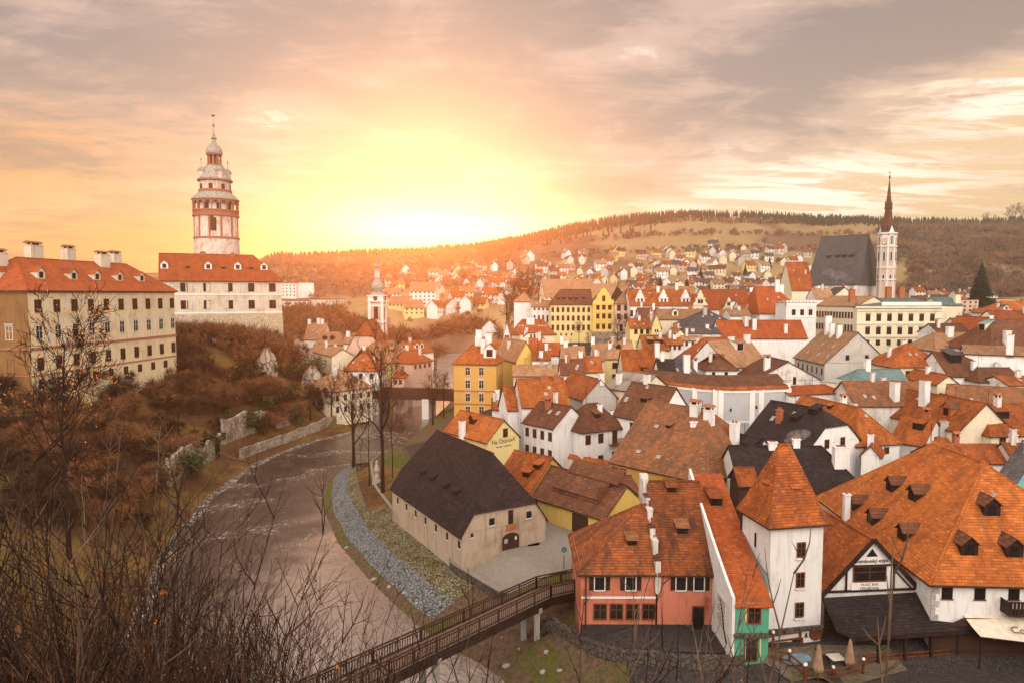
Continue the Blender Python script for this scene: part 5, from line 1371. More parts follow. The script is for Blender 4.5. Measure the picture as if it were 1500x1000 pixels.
H('broad dark brown roof with green dormer at right edge', (1452, 513), (1545, 515), d=138, W=15, rv=468, hl=5, wall='white', rm='tile_brown', chims=[(-.35, -.8, 1.2, .9, 2.6, 'pots', 'white')], dorms=[('l', 0, .6, 2.0, 'shed', 'teal_sheet', 'cream')])
H('cream gabled house with red roof at the edge of the hotel', (1427, 490), (1466, 491), d=170, W=12, rv=465, roof='y', wall='cream', rm='tile_red', chims=[(.3, -.9, .9, .8, 1.6, '', 'white')])
H('white house with dark roof below the hotel annexe', (1407, 483), (1440, 483), d=185, W=9, rv=466, wall='white', rm='tile_slate', chims=[(.4, -.8, .8, .8, 1.5, '', 'white')])
H('brown red roofed house right below the pale hotel', (1376, 488), (1424, 488), d=172, W=9, rv=474, wall='white', rm='tile_brown')
H('grey roofed low house with teal gutter at the far right', (1462, 470), (1520, 471), d=190, W=9, rv=455, wall='white', rm='tile_orange', wins=[('f', 4, .8, .7, 1.2, -.7, .7, 'bn')])
H('white villa with orange mansard roof and pale turquoise top', (1463, 458.5), (1535, 459), d=205, W=12, rv=441, hl=5, hr=5, wall='white', rm='tile_light', wins=[('f', 4, .9, .9, 1.6, -.8, .3, '')], dorms=[('f', -.55, .25, 1.3, 'gable', 'tile_slate', 'white')])
# centre rows towards the college
H('orange roof with two grey shed dormers near the terrace wall', (943, 511.5), (981, 511.5), d=165, W=9, rv=491, wall='cream', rm='tile_orange', dorms=[('f', -.35, .4, 1.4, 'shed', 'tile_tan'), ('f', .4, .4, 1.4, 'shed', 'tile_tan')])
H('low yellow house with orange roof next to bare tree', (923, 479.5), (961, 479.5), d=190, W=8, rv=467, wall='pale_yellow', rm='tile_orange', wins=[('f', 3, .5, .9, 1.3, -.55, .35, 'bp')])
H('tall narrow cream gable between tan roofs', (955, 477), (968, 477), d=188, W=10, rv=459, roof='y', wall='pale_yellow', rm='tile_tan', wins=[('f', 2, 1.0, .4, .9, -.2, .3, 'p')])
H('cream gabled pair of houses below the grey flat roof', (985, 494), (1007, 494), d=172, W=9, rv=482, roof='y', wall='cream', rm='tile_tan', wins=[('f', 2, 1.0, .5, 1.1, -.4, .4, 'bn')])
H('white cottage with small windows under orange roof in the centre', (977, 504), (1000, 504), d=166, W=6, rv=495, wall='white', rm='tile_orange', wins=[('f', 3, .4, .5, .9, -.6, .6, 'bn')])
H('grey flat roofed hall with white edge in the old town', (1007, 488), (1056, 488), d=172, rv=480, W=9, wall='white_old', rm='tile_slate')
H('dark grey hipped roof above the bright red roofs', (1003, 476.5), (1082, 477.5), d=187, W=12, rv=454, hl=7, hr=7, wall='white', rm='tile_slate', chims=[(-.1, -.3, 1.0, .8, 1.8, '', 'lead'), (.55, -.2, .9, .8, 2.2, '', 'brick')])
H('long tan roof with gable in front of white dormer row', (966, 467), (1042, 467), d=200, W=9, rv=453, wall='cream', rm='tile_tan', dorms=[('f', -.35, .3, 1.8, 'gable', 'tile_tan', 'cream')], chims=[(.35, .1, .9, .8, 1.4, '', 'brick')])
H('brown roof slope between the college and tan roofs', (938, 470), (968, 467), d=204, W=9, rv=451, wall='white', rm='tile_brown')
H('small tan roofed house below the college garden wall', (824, 528), (858, 534), d=150, W=9, rv=507, wall='white', rm='tile_tan', chims=[(-.6, 0, .9, .8, 1.1, '', 'white'), (.3, .4, .9, .8, 1.2, '', 'white')])
H('orange roofed house between two leaning brown roofs', (850, 543), (882, 549), d=138, W=8, rv=522, wall='cream', rm='tile_orange', chims=[(-.8, 0, .8, .8, 1.0, '', 'white')])
H('dark brown roof leaning left above pale orange long roof', (822, 547), (856, 553), d=137, W=7, rv=526, wall='white', rm='tile_brown')
H('grey tan roof right of the orange small roof', (862, 528), (884, 546), d=146, W=7, rv=521, wall='white', rm='tile_tan')
H('red brown roof behind the yellow gable', (790, 519), (826, 519), d=165, W=8, rv=502, wall='white', rm='tile_red', chims=[(.9, 0, .8, .8, 1.6, '', 'white'), (-.4, -.6, .8, .8, 1.4, '', 'white')])
H('little white gabled house with red roof by the mansard house', (776, 513), (794, 508), d=172, W=7, rv=495, wall='white', rm='tile_red')
H('white roofed shack below the red brown roof', (780, 526), (806, 528), d=152, W=6, rv=514, wall='white', rm='tile_orange', chims=[(0, -.7, .8, .8, 1.2, '', 'white')])
H('long orange mansard roofed house left of the college', (750, 489), (812, 489), d=196, W=11, rv=468, hl=3, hr=3, wall='cream', rm='tile_orange', chims=[(-.2, -.3, 1.2, .9, 1.8, '', 'white'), (-.02, -.3, 1.2, .9, 1.7, '', 'white')], skys=[('f', q, .55, .5, .6) for q in (-.8, -.65, -.5, .3, .45, .6)])
H('cream half hipped gable in front of orange mansard roof', (764, 496), (797, 496), d=188, W=8, rv=481, roof='y', hl=1.5, hh=.6, wall='cream', rm='tile_orange', wins=[('f', 2, -1.2, .5, .9, -.15, .15, 'bp')])
H('timbered white gable turret beside the orange mansard house', (737, 494), (748, 494), d=186, W=6, rv=472, roof='y', wall='trim_white', rm='tile_orange', wins=[('f', 2, -.5, .5, .8, -.3, .3, 'bn'), ('f', 2, 1.0, .6, .9, -.4, .4, 'bn')])
H('orange roof end behind the yellow gable and white turret', (722, 512), (752, 512), d=170, W=8, rv=498, wall='ochre', rm='tile_orange')
H('small cream gable with red roof under the brick terrace', (870, 517), (902, 518), d=160, W=7, rv=503, wall='cream', rm='tile_tan', chims=[(-.95, 0, .8, .8, 1.5, '', 'white'), (.9, 0, .8, .8, 1.6, '', 'lead')])
H('white house with orange roof above the cream cottages', (1000, 498), (1030, 498), d=170, W=6, rv=488, wall='white', rm='tile_tan', wins=[('f', 3, .5, .5, .9, -.6, .6, 'bn')])

def college():
    t = H('long pale yellow college with brown roof and baroque gable', (806.7, 445.5), (868, 446.5), d=240, W=14, rv=424, hl=4, wall='pale_yellow', rm='tile_brown', name='college', cat='school', zg=13.5,
          wins=[('f', 8, 1.2, .8, 1.6, -.9, .82, 'bn'), ('f', 8, 4.1, .8, 1.7, -.9, .82, 'bn'), ('f', 8, 7.3, .8, 1.9, -.9, .82, 'bn'), ('f', 4, 10.2, .5, .9, -.75, .0, 'p')], dorms=[('f', q, .3, 1.1, 'shed') for q in (-.65, -.35, -.05, .25, .6)])
    A = px(868, 446, d=239.5); B = px(900, 446, d=239.5); z = lambda v: zat(v, 239.5) - 13.5
    L = B.x - A.x; o = Vector((A.x - t.location.x, A.y - t.location.y, 0)) 
    Mi = Matrix.Rotation(-t.rotation_euler.z, 4, 'Z'); o = Mi @ o
    w1 = MB(); w1.box(o.x, o.x + L, o.y - .5, o.y + 12, -2, z(446)); 
    pts = [(o.x, z(446)), (o.x + L, z(446)), (o.x + L * .97, z(441)), (o.x + L * .84, z(438)), (o.x + L * .76, z(431)), (o.x + L * .66, z(428)), (o.x + L * .62, z(424.5)), (o.x + L * .5, z(422)), (o.x + L * .38, z(424.5)), (o.x + L * .34, z(428)), (o.x + L * .24, z(431)), (o.x + L * .16, z(438)), (o.x + L * .03, z(441))]
    n = len(pts); vs = [(x, o.y - .5, q) for x, q in pts] + [(x, o.y + .3, q) for x, q in pts]
    w1.mesh(vs, [tuple(range(n)), tuple(range(2 * n - 1, n - 1, -1))] + [(i, i + n, (i + 1) % n + n, (i + 1) % n) for i in range(n)]); w1.build('gable_wall', 'yellow', t)
    r = MB(); slab(r, [[(o.x - .3, o.y, z(446)), (o.x + L / 2, o.y, z(428)), (o.x + L / 2, o.y + 12, z(428)), (o.x - .3, o.y + 12, z(446))][::-1], [(o.x + L / 2, o.y, z(428)), (o.x + L + .3, o.y, z(446)), (o.x + L + .3, o.y + 12, z(446)), (o.x + L / 2, o.y + 12, z(428))][::-1]], .2); r.build('gable_roof', 'tile_brown', t)
    for v in (453.5, 466.5, 481.5):
        for i in range(3): add_window(t, (o.x + L * (.24 + .27 * i), o.y - .52, z(v)), 0, 1.0, 1.5, 'hb')
    add_window(t, (o.x + L * .5, o.y - .52, z(441)), 0, .9, 1.6, 'hb')
    m = MB()
    for i in range(4): x = o.x + L * (.04 + .306 * i); m.box(x - .25, x + .25, o.y - .62, o.y - .48, z(468), z(447))
    m.box(o.x - .1, o.x + L + .1, o.y - .7, o.y - .48, z(447), z(445)); m.box(o.x - .1, o.x + L + .1, o.y - .66, o.y - .48, z(470), z(469)); m.build('pilasters', 'yellow', t)
    m = MB(); a = px(868, 503, d=232); b = px(925, 500, d=232); 
    tt = thing('terrace_wall', 'old brick terrace wall below the pale yellow college', 'wall', (a.x, a.y, 11)); m.box(0, b.x - a.x, 0, 1, -2, zat(486, 232) - 11); m.build('wall', 'rubble', tt)

college()
H('white block with tan hipped roof and lantern left of college', (753, 441.5), (779, 441.5), d=250, W=14, rv=428, hl=4, hr=3, wall='white', rm='tile_tan', chims=[(.2, .05, 2.0, 1.4, 1.0, 'roofed', 'tile_brown')])
H('two storey white wing with tan roof joined to the college', (779, 449), (806, 449), d=246, W=8, rv=440, wall='white', rm='tile_tan', wins=[('f', 4, .6, .6, .8, -.7, .7, 'bn'), ('f', 4, 3.2, .6, 2.6, -.7, .7, 'bn')])
H('red and white corner house with tall tan roof beside college', (900.5, 444), (925, 444.5), d=238, W=14, rv=419, hl=6, hr=4, wall='salmon', rm='tile_tan', wins=[('f', 2, .8, 1.1, 1.8, -.5, .35, 'b'), ('f', 2, 3.8, 1.1, 1.8, -.5, .35, 'b'), ('f', 1, 7.5, 1.0, 2.2, -.2, -.2, 'b')])
t = H('white row with three scrolled dormer gables on orange roof', (923, 447), (1016, 448), d=232, W=13, rv=424, wall='white', rm='tile_orange', wins=[('f', 12, 1.8, .8, 2.0, -.95, .9, 'b')], skys=[('f', .1, .8, .7, .5), ('f', -.3, .75, .7, .5)], chims=[(.6, .0, 1.0, .8, 2.2, '', 'white'), (-.02, -.15, 1.0, .8, 1.8, '', 'white')])
L, W, h, r = t['_dims']; k = r / (W / 2)
for q in (-.66, .08, .78):
    m = MB(); x = q * L / 2; y = -W / 2 + 1.5; b = h + 1.4 * k; w = 1.55
    pts = [(-w, 0), (w, 0), (w, 1.6), (w * .75, 2.0), (w * .62, 2.9), (w * .35, 3.3), (w * .25, 4.1), (0, 4.6), (-w * .25, 4.1), (-w * .35, 3.3), (-w * .62, 2.9), (-w * .75, 2.0), (-w, 1.6)]
    n = len(pts); vs = [(x + a, y - .2, b + c - .5) for a, c in pts] + [(x + a, y + 1.2, b + c - .5) for a, c in pts]
    m.mesh(vs, [tuple(range(n)), tuple(range(2 * n - 1, n - 1, -1))] + [(i, i + n, (i + 1) % n + n, (i + 1) % n) for i in range(n)])
    m.box(x - w - .2, x + w + .2, y - .4, y - .19, b + 1.1, b + 1.35); dm = m.build('dormer', 'trim_white', t)
    for s in (-.6, .6): m2 = MB(); m2.face([(x + s - .3, y - .23, b - .3), (x + s + .3, y - .23, b - .3), (x + s + .3, y - .23, b + .9), (x + s - .3, y - .23, b + .9)]); m2.build('pane', 'pane', dm)

def scroll_gable(label, u0, u1, vb, vt, d, wall, rm='tile_orange', W=11, zg=None):
    A = px(u0, vb, d=d); B = px(u1, vb, d=d); w = (B.x - A.x) / 2; hh = zat(vt, d) - A.z; g = zt((A.x + B.x) / 2, d + W / 2)
    t = thing('house', label, 'house', ((A.x + B.x) / 2, d, g)); h = A.z - g
    pts = [(-1, 0), (1, 0), (.97, .12), (.72, .2), (.66, .42), (.42, .5), (.36, .72), (.16, .8), (.12, .95), (0, 1), (-.12, .95), (-.16, .8), (-.36, .72), (-.42, .5), (-.66, .42), (-.72, .2), (-.97, .12)]
    n = len(pts); vs = [(a * w, 0, h + c * hh) for a, c in pts] + [(a * w, .6, h + c * hh) for a, c in pts]
    m = MB(); m.mesh(vs, [tuple(range(n)), tuple(range(2 * n - 1, n - 1, -1))] + [(i, i + n, (i + 1) % n + n, (i + 1) % n) for i in range(n)]); m.box(-w, w, .02, W, -2, h); m.box(-w - .15, w + .15, -.2, .02, h - .1, h + .2); m.box(-w * .8, w * .8, -.15, .02, h + hh * .44, h + hh * .48); m.build('wall', wall, t)
    r = MB(); q = hh * .75; slab(r, [[(-w - .2, W, h), (-w - .2, .3, h), (0, .3, h + q), (0, W, h + q)], [(0, W, h + q), (0, .3, h + q), (w + .2, .3, h), (w + .2, W, h)]], .2); r.build('roof', rm, t)
    for x, zz in ((-.4, h - 2.4), (.4, h - 2.4), (-.2, h + hh * .12), (.2, h + hh * .12)): add_window(t, (x * w, -.012, zz), 0, .7, 1.2, 'bn')
    return t

scroll_gable('tall stepped pale stone gable beside the long red roof', 1016, 1036, 447, 425, 230, 'cream')
scroll_gable('smaller scrolled cream gable in front of the long red roof', 1062, 1074, 449, 436, 226, 'cream')
H('very long smooth red roof stretching to the church steps', (1030, 440), (1128, 441), d=250, W=11, rv=424, wall='white', rm='tile_red', chims=[(.55, -.2, 1.0, .8, 1.3, '', 'white')])
H('lower red roof in front of the long red roof', (1034, 453), (1064, 453), d=228, W=9, rv=440, wall='white', rm='tile_red')
H('white terrace house with orange lean roof near the church', (1086, 456), (1120, 456), d=215, W=9, rv=441, wall='white', rm='tile_orange', wins=[('f', 3, 1.0, .7, .9, -.6, .6, 'bn')])
H('white curved gable house behind the bright red roof', (1070, 462), (1100, 463), d=208, W=8, rv=452, wall='white', rm='tile_tan')
H('high red roof with two white chimneys left of white parapet house', (1113, 458), (1176, 458), d=208, W=15, rv=420, hl=1, hr=6, wall='white', rm='tile_red', chims=[(.15, -.15, 1.2, 1.0, 3.2, '', 'white'), (.35, -.15, 1.2, 1.0, 2.8, '', 'white')])
t = H('white renaissance house with toothed parapet below the church', (1152, 444), (1196, 444), d=196, W=8, roof='flat', wall='white', rm='lead', wins=[('f', 3, 1.9, .9, 1.5, -.5, .62, 'b')])
L, W, h, r = t['_dims']; m = MB()
for i in range(9): x = -L / 2 + L * (i + .1) / 9; m.box(x, x + L / 9 * .62, -W / 2 - .05, -W / 2 + .5, h, h + .75)
m.box(-L / 2, L / 2, -W / 2 - .08, -W / 2 + .45, h - 1.0, h - .02); m.box(-L / 2 - .1, L / 2 + .1, -W / 2 - .15, -W / 2, h - 4.2, h - 3.9); m.build('parapet', 'trim_white', t)
H('orange roof leaning against the church nave', (1160, 424), (1192, 424), d=282, W=14, rv=384, wall='cream', rm='tile_orange')
H('white house with reddish lean roof at the church foot', (1195, 437), (1222, 437), d=250, W=8, rv=423, wall='white', rm='tile_tan')
H('small pale chapel wall with tan roof beside church windows', (1222, 433), (1252, 433), d=252, W=8, rv=421, roof='y', wall='cream', rm='tile_slate')

def hotel():
    t = H('wide cream hotel with rows of brown windows and teal roof', (1256, 449), (1380, 450), d=205, W=16, rv=437, roof='x', hl=4, hr=4, wall='cream', rm='tile_teal', name='hotel', cat='hotel', zg=12,
          wins=[('f', 7, 2.4, 1.2, 1.9, -.74, .78, 'hb'), ('f', 7, 6.3, 1.2, 2.0, -.74, .78, 'hb'), ('f', 7, 10.0, 1.1, 1.5, -.74, .78, 'b')],
          chims=[(-.86, -.1, 1.6, 1.2, 4.0, '', 'brick'), (.1, .1, 1.6, 1.2, 3.6, '', 'brick'), (.42, .1, 1.6, 1.2, 3.6, '', 'brick')])
    L, W, h, r = t['_dims']; m = MB()
    for zz, p, q in ((h - .5, .6, .5), (h - 5.3, .25, .4), (h - 9.2, .3, .5), (h - 1.4, .3, .25)): m.box(-L / 2 - p, L / 2 + p, -W / 2 - p, -W / 2 + .02, zz, zz + q)
    m.build('cornice', 'cream', t)
    a = MB(); a.box(-.2 * L, .5 * L, -W / 2 + .3, -W / 2 + 1.0, h + .2, h + 1.3); a.build('parapet', 'trim_white', t)
    H('long cream wing of the hotel with many windows and tan roof', (1196, 447), (1256, 452), d=222, db=206, W=12, rv=434, wall='cream', rm='tile_tan', name='hotel', cat='hotel', zg=13, wins=[('f', 14, 2.0, .6, 1.8, -.94, .9, 'b'), ('f', 14, 5.8, .6, 1.8, -.94, .9, 'b')])
    H('plain cream annexe with turquoise roof behind the hotel', (1380, 447), (1410, 448), d=214, W=12, rv=436, wall='cream', rm='tile_teal', chims=[(.8, -.7, 1.6, 1.2, 2.4, '', 'cream')])

hotel()

def curved_hall():
    pts = [(949, 558), (985, 563), (1018, 567), (1048, 569.3), (1075, 570), (1102, 569.6), (1128, 568.7), (1155, 567.5)]
    P = [px(u, v, z=15.8) for u, v in pts]; o = P[4]; g = zt(o.x, o.y)
    t = thing('hall', 'long curved pale grey hall with white pilasters and orange tiled rim', 'hall', (o.x, o.y, g))
    rel = lambda p, dz=0.0, off=0.0: (p.x - o.x, p.y - o.y + off, p.z - g + dz)
    m = MB(); r = MB(); s = MB(); s9 = MB()
    for a, b in zip(P[:-1], P[1:]):
        m.face([rel(a, -14), rel(b, -14), rel(b), rel(a)])
        r.face([rel(a, .0, -.3), rel(b, .0, -.3), rel(b, .45, .3), rel(a, .45, .3)], 1); r.face([rel(a, .45, .3), rel(b, .45, .3), rel(b, 1.9, 5), rel(a, 1.9, 5)])
        r.face([rel(a, -.12, -.3), rel(b, -.12, -.3), rel(b, 0, -.3), rel(a, 0, -.3)], 1)
        s.bar(rel(a, -5.6, -.05), rel(b, -5.6, -.05), .2, .35); s9.bar(rel(a, -.35, -.05), rel(b, -.35, -.05), .16, .5)
    m.face([rel(P[-1], -14), rel(P[-1], -14, 6), rel(P[-1], 0, 6), rel(P[-1])]); m.build('wall', 'blue_grey', t); r.build('roof', ['tile_brown', 'tile_orange'], t); s.build('string_course', 'trim_white', t); s9.build('cornice', 'trim_white', t)
    for p in (P[2], P[3], P[4] * .3 + P[3] * .7, P[5], P[6] * .5 + P[5] * .5, P[7]): q = MB(); x, y, zz = rel(p); q.box(x - .45, x + .45, y - .22, y + .2, zz - 13, zz - .02); q.build('pilaster', 'trim_white', t)
    for p in (P[3] * .5 + P[4] * .5,): x, y, zz = rel(p); add_window(t, (x, y - .2, zz - 9.2), 0, .9, 1.3, 'b')
    for f, dz in ((.2, -3.2), (.55, -3.8), (.75, -3.4), (.9, -3.6)):
        i = int(f * 7); p = P[i].lerp(P[i + 1], f * 7 - i); x, y, zz = rel(p); add_window(t, (x, y - .06, zz + dz), 0, .3, .55, 'p')
    H('low white wing with red tiled rim right of the curved hall', (1156, 577), (1238, 573), z=14.8, W=5, rv=569, rise=1.0, wall='white', rm='tile_red', chims=[(-.85, -.3, .9, .8, 1.0, '', 'white')])
    a, b = px(811, 662, z=6.9), px(895, 677, z=6.9); tt = thing('garden_wall', 'ochre plaster yard wall with curved orange tile coping', 'wall', (a.x, a.y, 4.4)); ex = (b - a); L = ex.length; tt.rotation_euler.z = math.atan2(ex.y, ex.x)
    m = MB(); m.box(0, L, -.2, .2, -1, 2.3); m.build('wall', 'castle_wall', tt); m = MB(); slab(m, [[(0, -.5, 2.25), (L, -.5, 2.25), (L, 0, 2.75), (0, 0, 2.75)], [(0, 0, 2.75), (L, 0, 2.75), (L, .5, 2.25), (0, .5, 2.25)]], .1); m.build('coping', 'tile_orange', tt)

curved_hall()

# the river street on the left: church and houses round it
t = H('church nave with flared orange roof and painted pink gable', (499, 524), (567, 524), d=205, W=20, rv=469, roof='y', hl=4.5, hh=.62, prof=[(0, 0), (.2, .15), (1, 1)], wall='salmon', rm='tile_orange', name='river_church', cat='church', zg=5)
H('square white house with orange pyramid roof before the river church', (503, 541), (554, 543), d=180, W=11, rv=509, hl=5.5, hr=5.5, wall='white', rm='tile_orange', wins=[('f', 3, 1.0, .8, 1.4, -.6, .6, 'bn'), ('r', 5, 1.0, .7, 1.3, -.8, .8, 'bn'), ('r', 5, 4.0, .7, 1.3, -.8, .8, 'bn')])
H('low cream house with brown hipped roof by the bare river trees', (488, 572), (545, 566), d=160, db=168, W=12, rv=541, hl=5, hr=5, wall='cream', rm='tile_tan', wins=[('f', 5, 1.2, .7, 1.3, -.8, .8, 'bn'), ('f', 5, 4.0, .7, 1.3, -.8, .8, 'bn'), ('r', 5, 1.2, .7, 1.3, -.8, .8, 'bn')])
H('white roofed gable house at the upper left of river street', (446, 496), (474, 497), d=232, W=10, rv=473, wall='white', rm='tile_tan', chims=[(-.9, 0, 1.0, .8, 1.2, '', 'white'), (.5, 0, 1.0, .8, 1.3, '', 'white'), (.1, 0, 1.2, .8, 1.6, '', 'white')])
H('yellow house with pale hipped roof and two small dormers', (461, 504), (502, 506), d=215, W=10, rv=486, hl=3, hr=2, wall='yellow', rm='tile_tan', dorms=[('f', -.4, .35, 1.3, 'gable'), ('f', .15, .35, 1.3, 'gable')], wins=[('f', 3, 1.0, .8, 1.3, -.5, .6, '')], chims=[(1.0, 0, 1.1, .9, 1.6, '', 'white')])
H('long low pale roof sloping down the street under the cliff', (452, 512), (486, 522), d=205, db=185, W=6, rv=503, wall='cream', rm='tile_tan')
H('small white chimneyed house right of the yellow river house', (503, 502), (520, 503), d=210, W=8, rv=488, wall='white', rm='tile_tan', chims=[(-.5, -.3, 1.1, .9, 1.4, '', 'white')])
H('pale yellow river house with orange half roof right of church tower', (570, 530), (604, 521), d=190, db=205, W=12, rv=502, hl=2, wall='pale_yellow', rm='tile_tan', wins=[('f', 5, 1.0, .7, 1.5, -.8, .8, 'bn')], dorms=[('f', 0, .4, 1.4, 'gable')])
H('white riverside house with twin white dormers on orange roof', (600, 517), (635, 512), d=215, db=222, W=10, rv=501, wall='white', rm='tile_orange', dorms=[('f', -.1, .35, 1.6, 'gable', 'tile_orange', 'trim_white'), ('f', .3, .35, 1.6, 'gable', 'tile_orange', 'trim_white')])
H('dark orange roofed house with timber gallery above the river', (604, 531), (633, 524), d=192, db=200, W=9, rv=513, hl=3, hr=3, wall='salmon', rm='tile_red', wins=[('f', 4, .8, .7, 1.0, -.7, .7, 'b')])
H('small pink shop with red roof at the bridge end', (574, 552), (592, 551), d=182, W=6, rv=541, hl=2.5, hr=2.5, wall='salmon', rm='tile_red', wins=[('f', 2, .8, .6, 1.0, -.4, .4, 'b')])

# ------------------------------------------------------------ the spread of houses beyond the old town
def far_house_mesh(w, d, h, r, wall, rm, seed, flat=False):
    rnd = random.Random(seed); m = MB()
    m.box(-w / 2, w / 2, -d / 2, d / 2, -4, h, 0)
    for row in range(max(1, int(h / 2.3))):
        n = max(2, int(w / 2.6))
        for i in range(n):
            x = (i + .5) / n * w - w / 2; zz = h - 1.9 - row * 2.3
            m.face([(x - .5, -d / 2 - .04, zz), (x + .5, -d / 2 - .04, zz), (x + .5, -d / 2 - .04, zz + 1.1), (x - .5, -d / 2 - .04, zz + 1.1)], 2)
    if flat: m.box(-w / 2 - .2, w / 2 + .2, -d / 2 - .2, d / 2 + .2, h, h + .4, 1)
    else:
        o = .5; k = r / (d / 2)
        slab(m, [[(-w / 2 - .3, -d / 2 - o, h - o * k), (w / 2 + .3, -d / 2 - o, h - o * k), (w / 2 + .3, 0, h + r), (-w / 2 - .3, 0, h + r)], [(w / 2 + .3, d / 2 + o, h - o * k), (-w / 2 - .3, d / 2 + o, h - o * k), (-w / 2 - .3, 0, h + r), (w / 2 + .3, 0, h + r)]], .2, 1)
        for s in (-1, 1): m.face([(s * w / 2, -d / 2, h), (s * w / 2, 0, h + r - .1), (s * w / 2, d / 2, h)], 0)
        m.box(w * .2, w * .2 + .8, .2, .9, h + r * .5, h + r + 1.0, 0)
    return m.data('far_house', [wall, rm, 'pane'])

WALLS = [('white', 'white'), ('white_old', 'weathered white'), ('cream', 'cream'), ('pale_yellow', 'pale yellow'), ('grey_wall', 'grey'), ('salmon', 'salmon pink')]
ROOFS = [('tile_orange', 'orange'), ('tile_brown', 'brown'), ('tile_tan', 'tan'), ('tile_slate', 'grey'), ('tile_red', 'red'), ('tile_dark', 'dark')]
FARMESH = {}
NEARBY = [(430, 'left of the river church tower'), (560, 'behind the onion dome tower'), (650, 'above the wooded river bank'), (740, 'behind the ochre house'), (850, 'above the yellow college'), (930, 'behind the scrolled dormer row'), (1010, 'behind the long red roof'), (1090, 'on the slope above the red roofs'), (1165, 'left of the hilltop church'), (1240, 'behind the church roof'), (1340, 'right of the clock spire'), (1400, 'below the wooded slope'), (1440, 'near the great dark spruce'), (1500, 'at the right edge')]
USED = {}
ORD = ['', 'next', 'third', 'fourth', 'fifth', 'sixth', 'seventh', 'eighth', 'ninth', 'tenth']
GRP = 'small houses spread over the far hillside'

def far_house(u, d, w, rnd, flat=False, wi=None, ri=None, st=None, yaw=None, label=None):
    x = (u - 750) / 1000 * d; st = st or rnd.choice([1, 2, 2]); wi = rnd.choice([0, 0, 0, 0, 1, 2, 2, 3, 4, 5]) if wi is None else wi; ri = rnd.choice([0, 0, 1, 2, 2, 3, 1, 3]) if ri is None else ri
    wq = round(w / 1.2) * 1.2; key = (wq, st, wi, ri, flat)
    if key not in FARMESH: FARMESH[key] = far_house_mesh(wq, max(5, wq * .7), 2.3 * st + .8, wq * .33, WALLS[wi][0], ROOFS[ri][0], len(FARMESH), flat)
    yaw = rnd.choice([rnd.uniform(-.5, .5), rnd.uniform(-.5, .5), 1.57 + rnd.uniform(-.5, .5)]) if yaw is None else yaw
    o = obj('distant_house', FARMESH[key], None, (x, d, zt(x, d)), yaw)
    where = min(NEARBY, key=lambda q: abs(q[0] - u))[1]
    v = 500 - 1000 * math.tan(math.atan((o.location.z - CAMZ) / d) + PITCH)
    band = 'high on the hill' if v < 395 else ('midway up' if v < 412 else 'low down')
    if label is None:
        base = f"{['', 'low ', 'two storey ', 'tall ', 'tall '][st]}{WALLS[wi][1]} house, {ROOFS[ri][1]} {'flat ' if flat else ''}roof, {band}, {where}"
        n = USED.get(base, 0); USED[base] = n + 1
        if n: base = base.replace(', ' + band, '').replace(' house', ' house ' + ['', 'turned sideways', 'half hidden', 'among bare trees', 'beside a garden', 'in a tight row'][min(n, 5)], 1)
        label = base if len(base.replace(',', '').split()) < 17 else base.replace(', ' + band, '')
    tag(o, label, 'house', GRP)
    return o

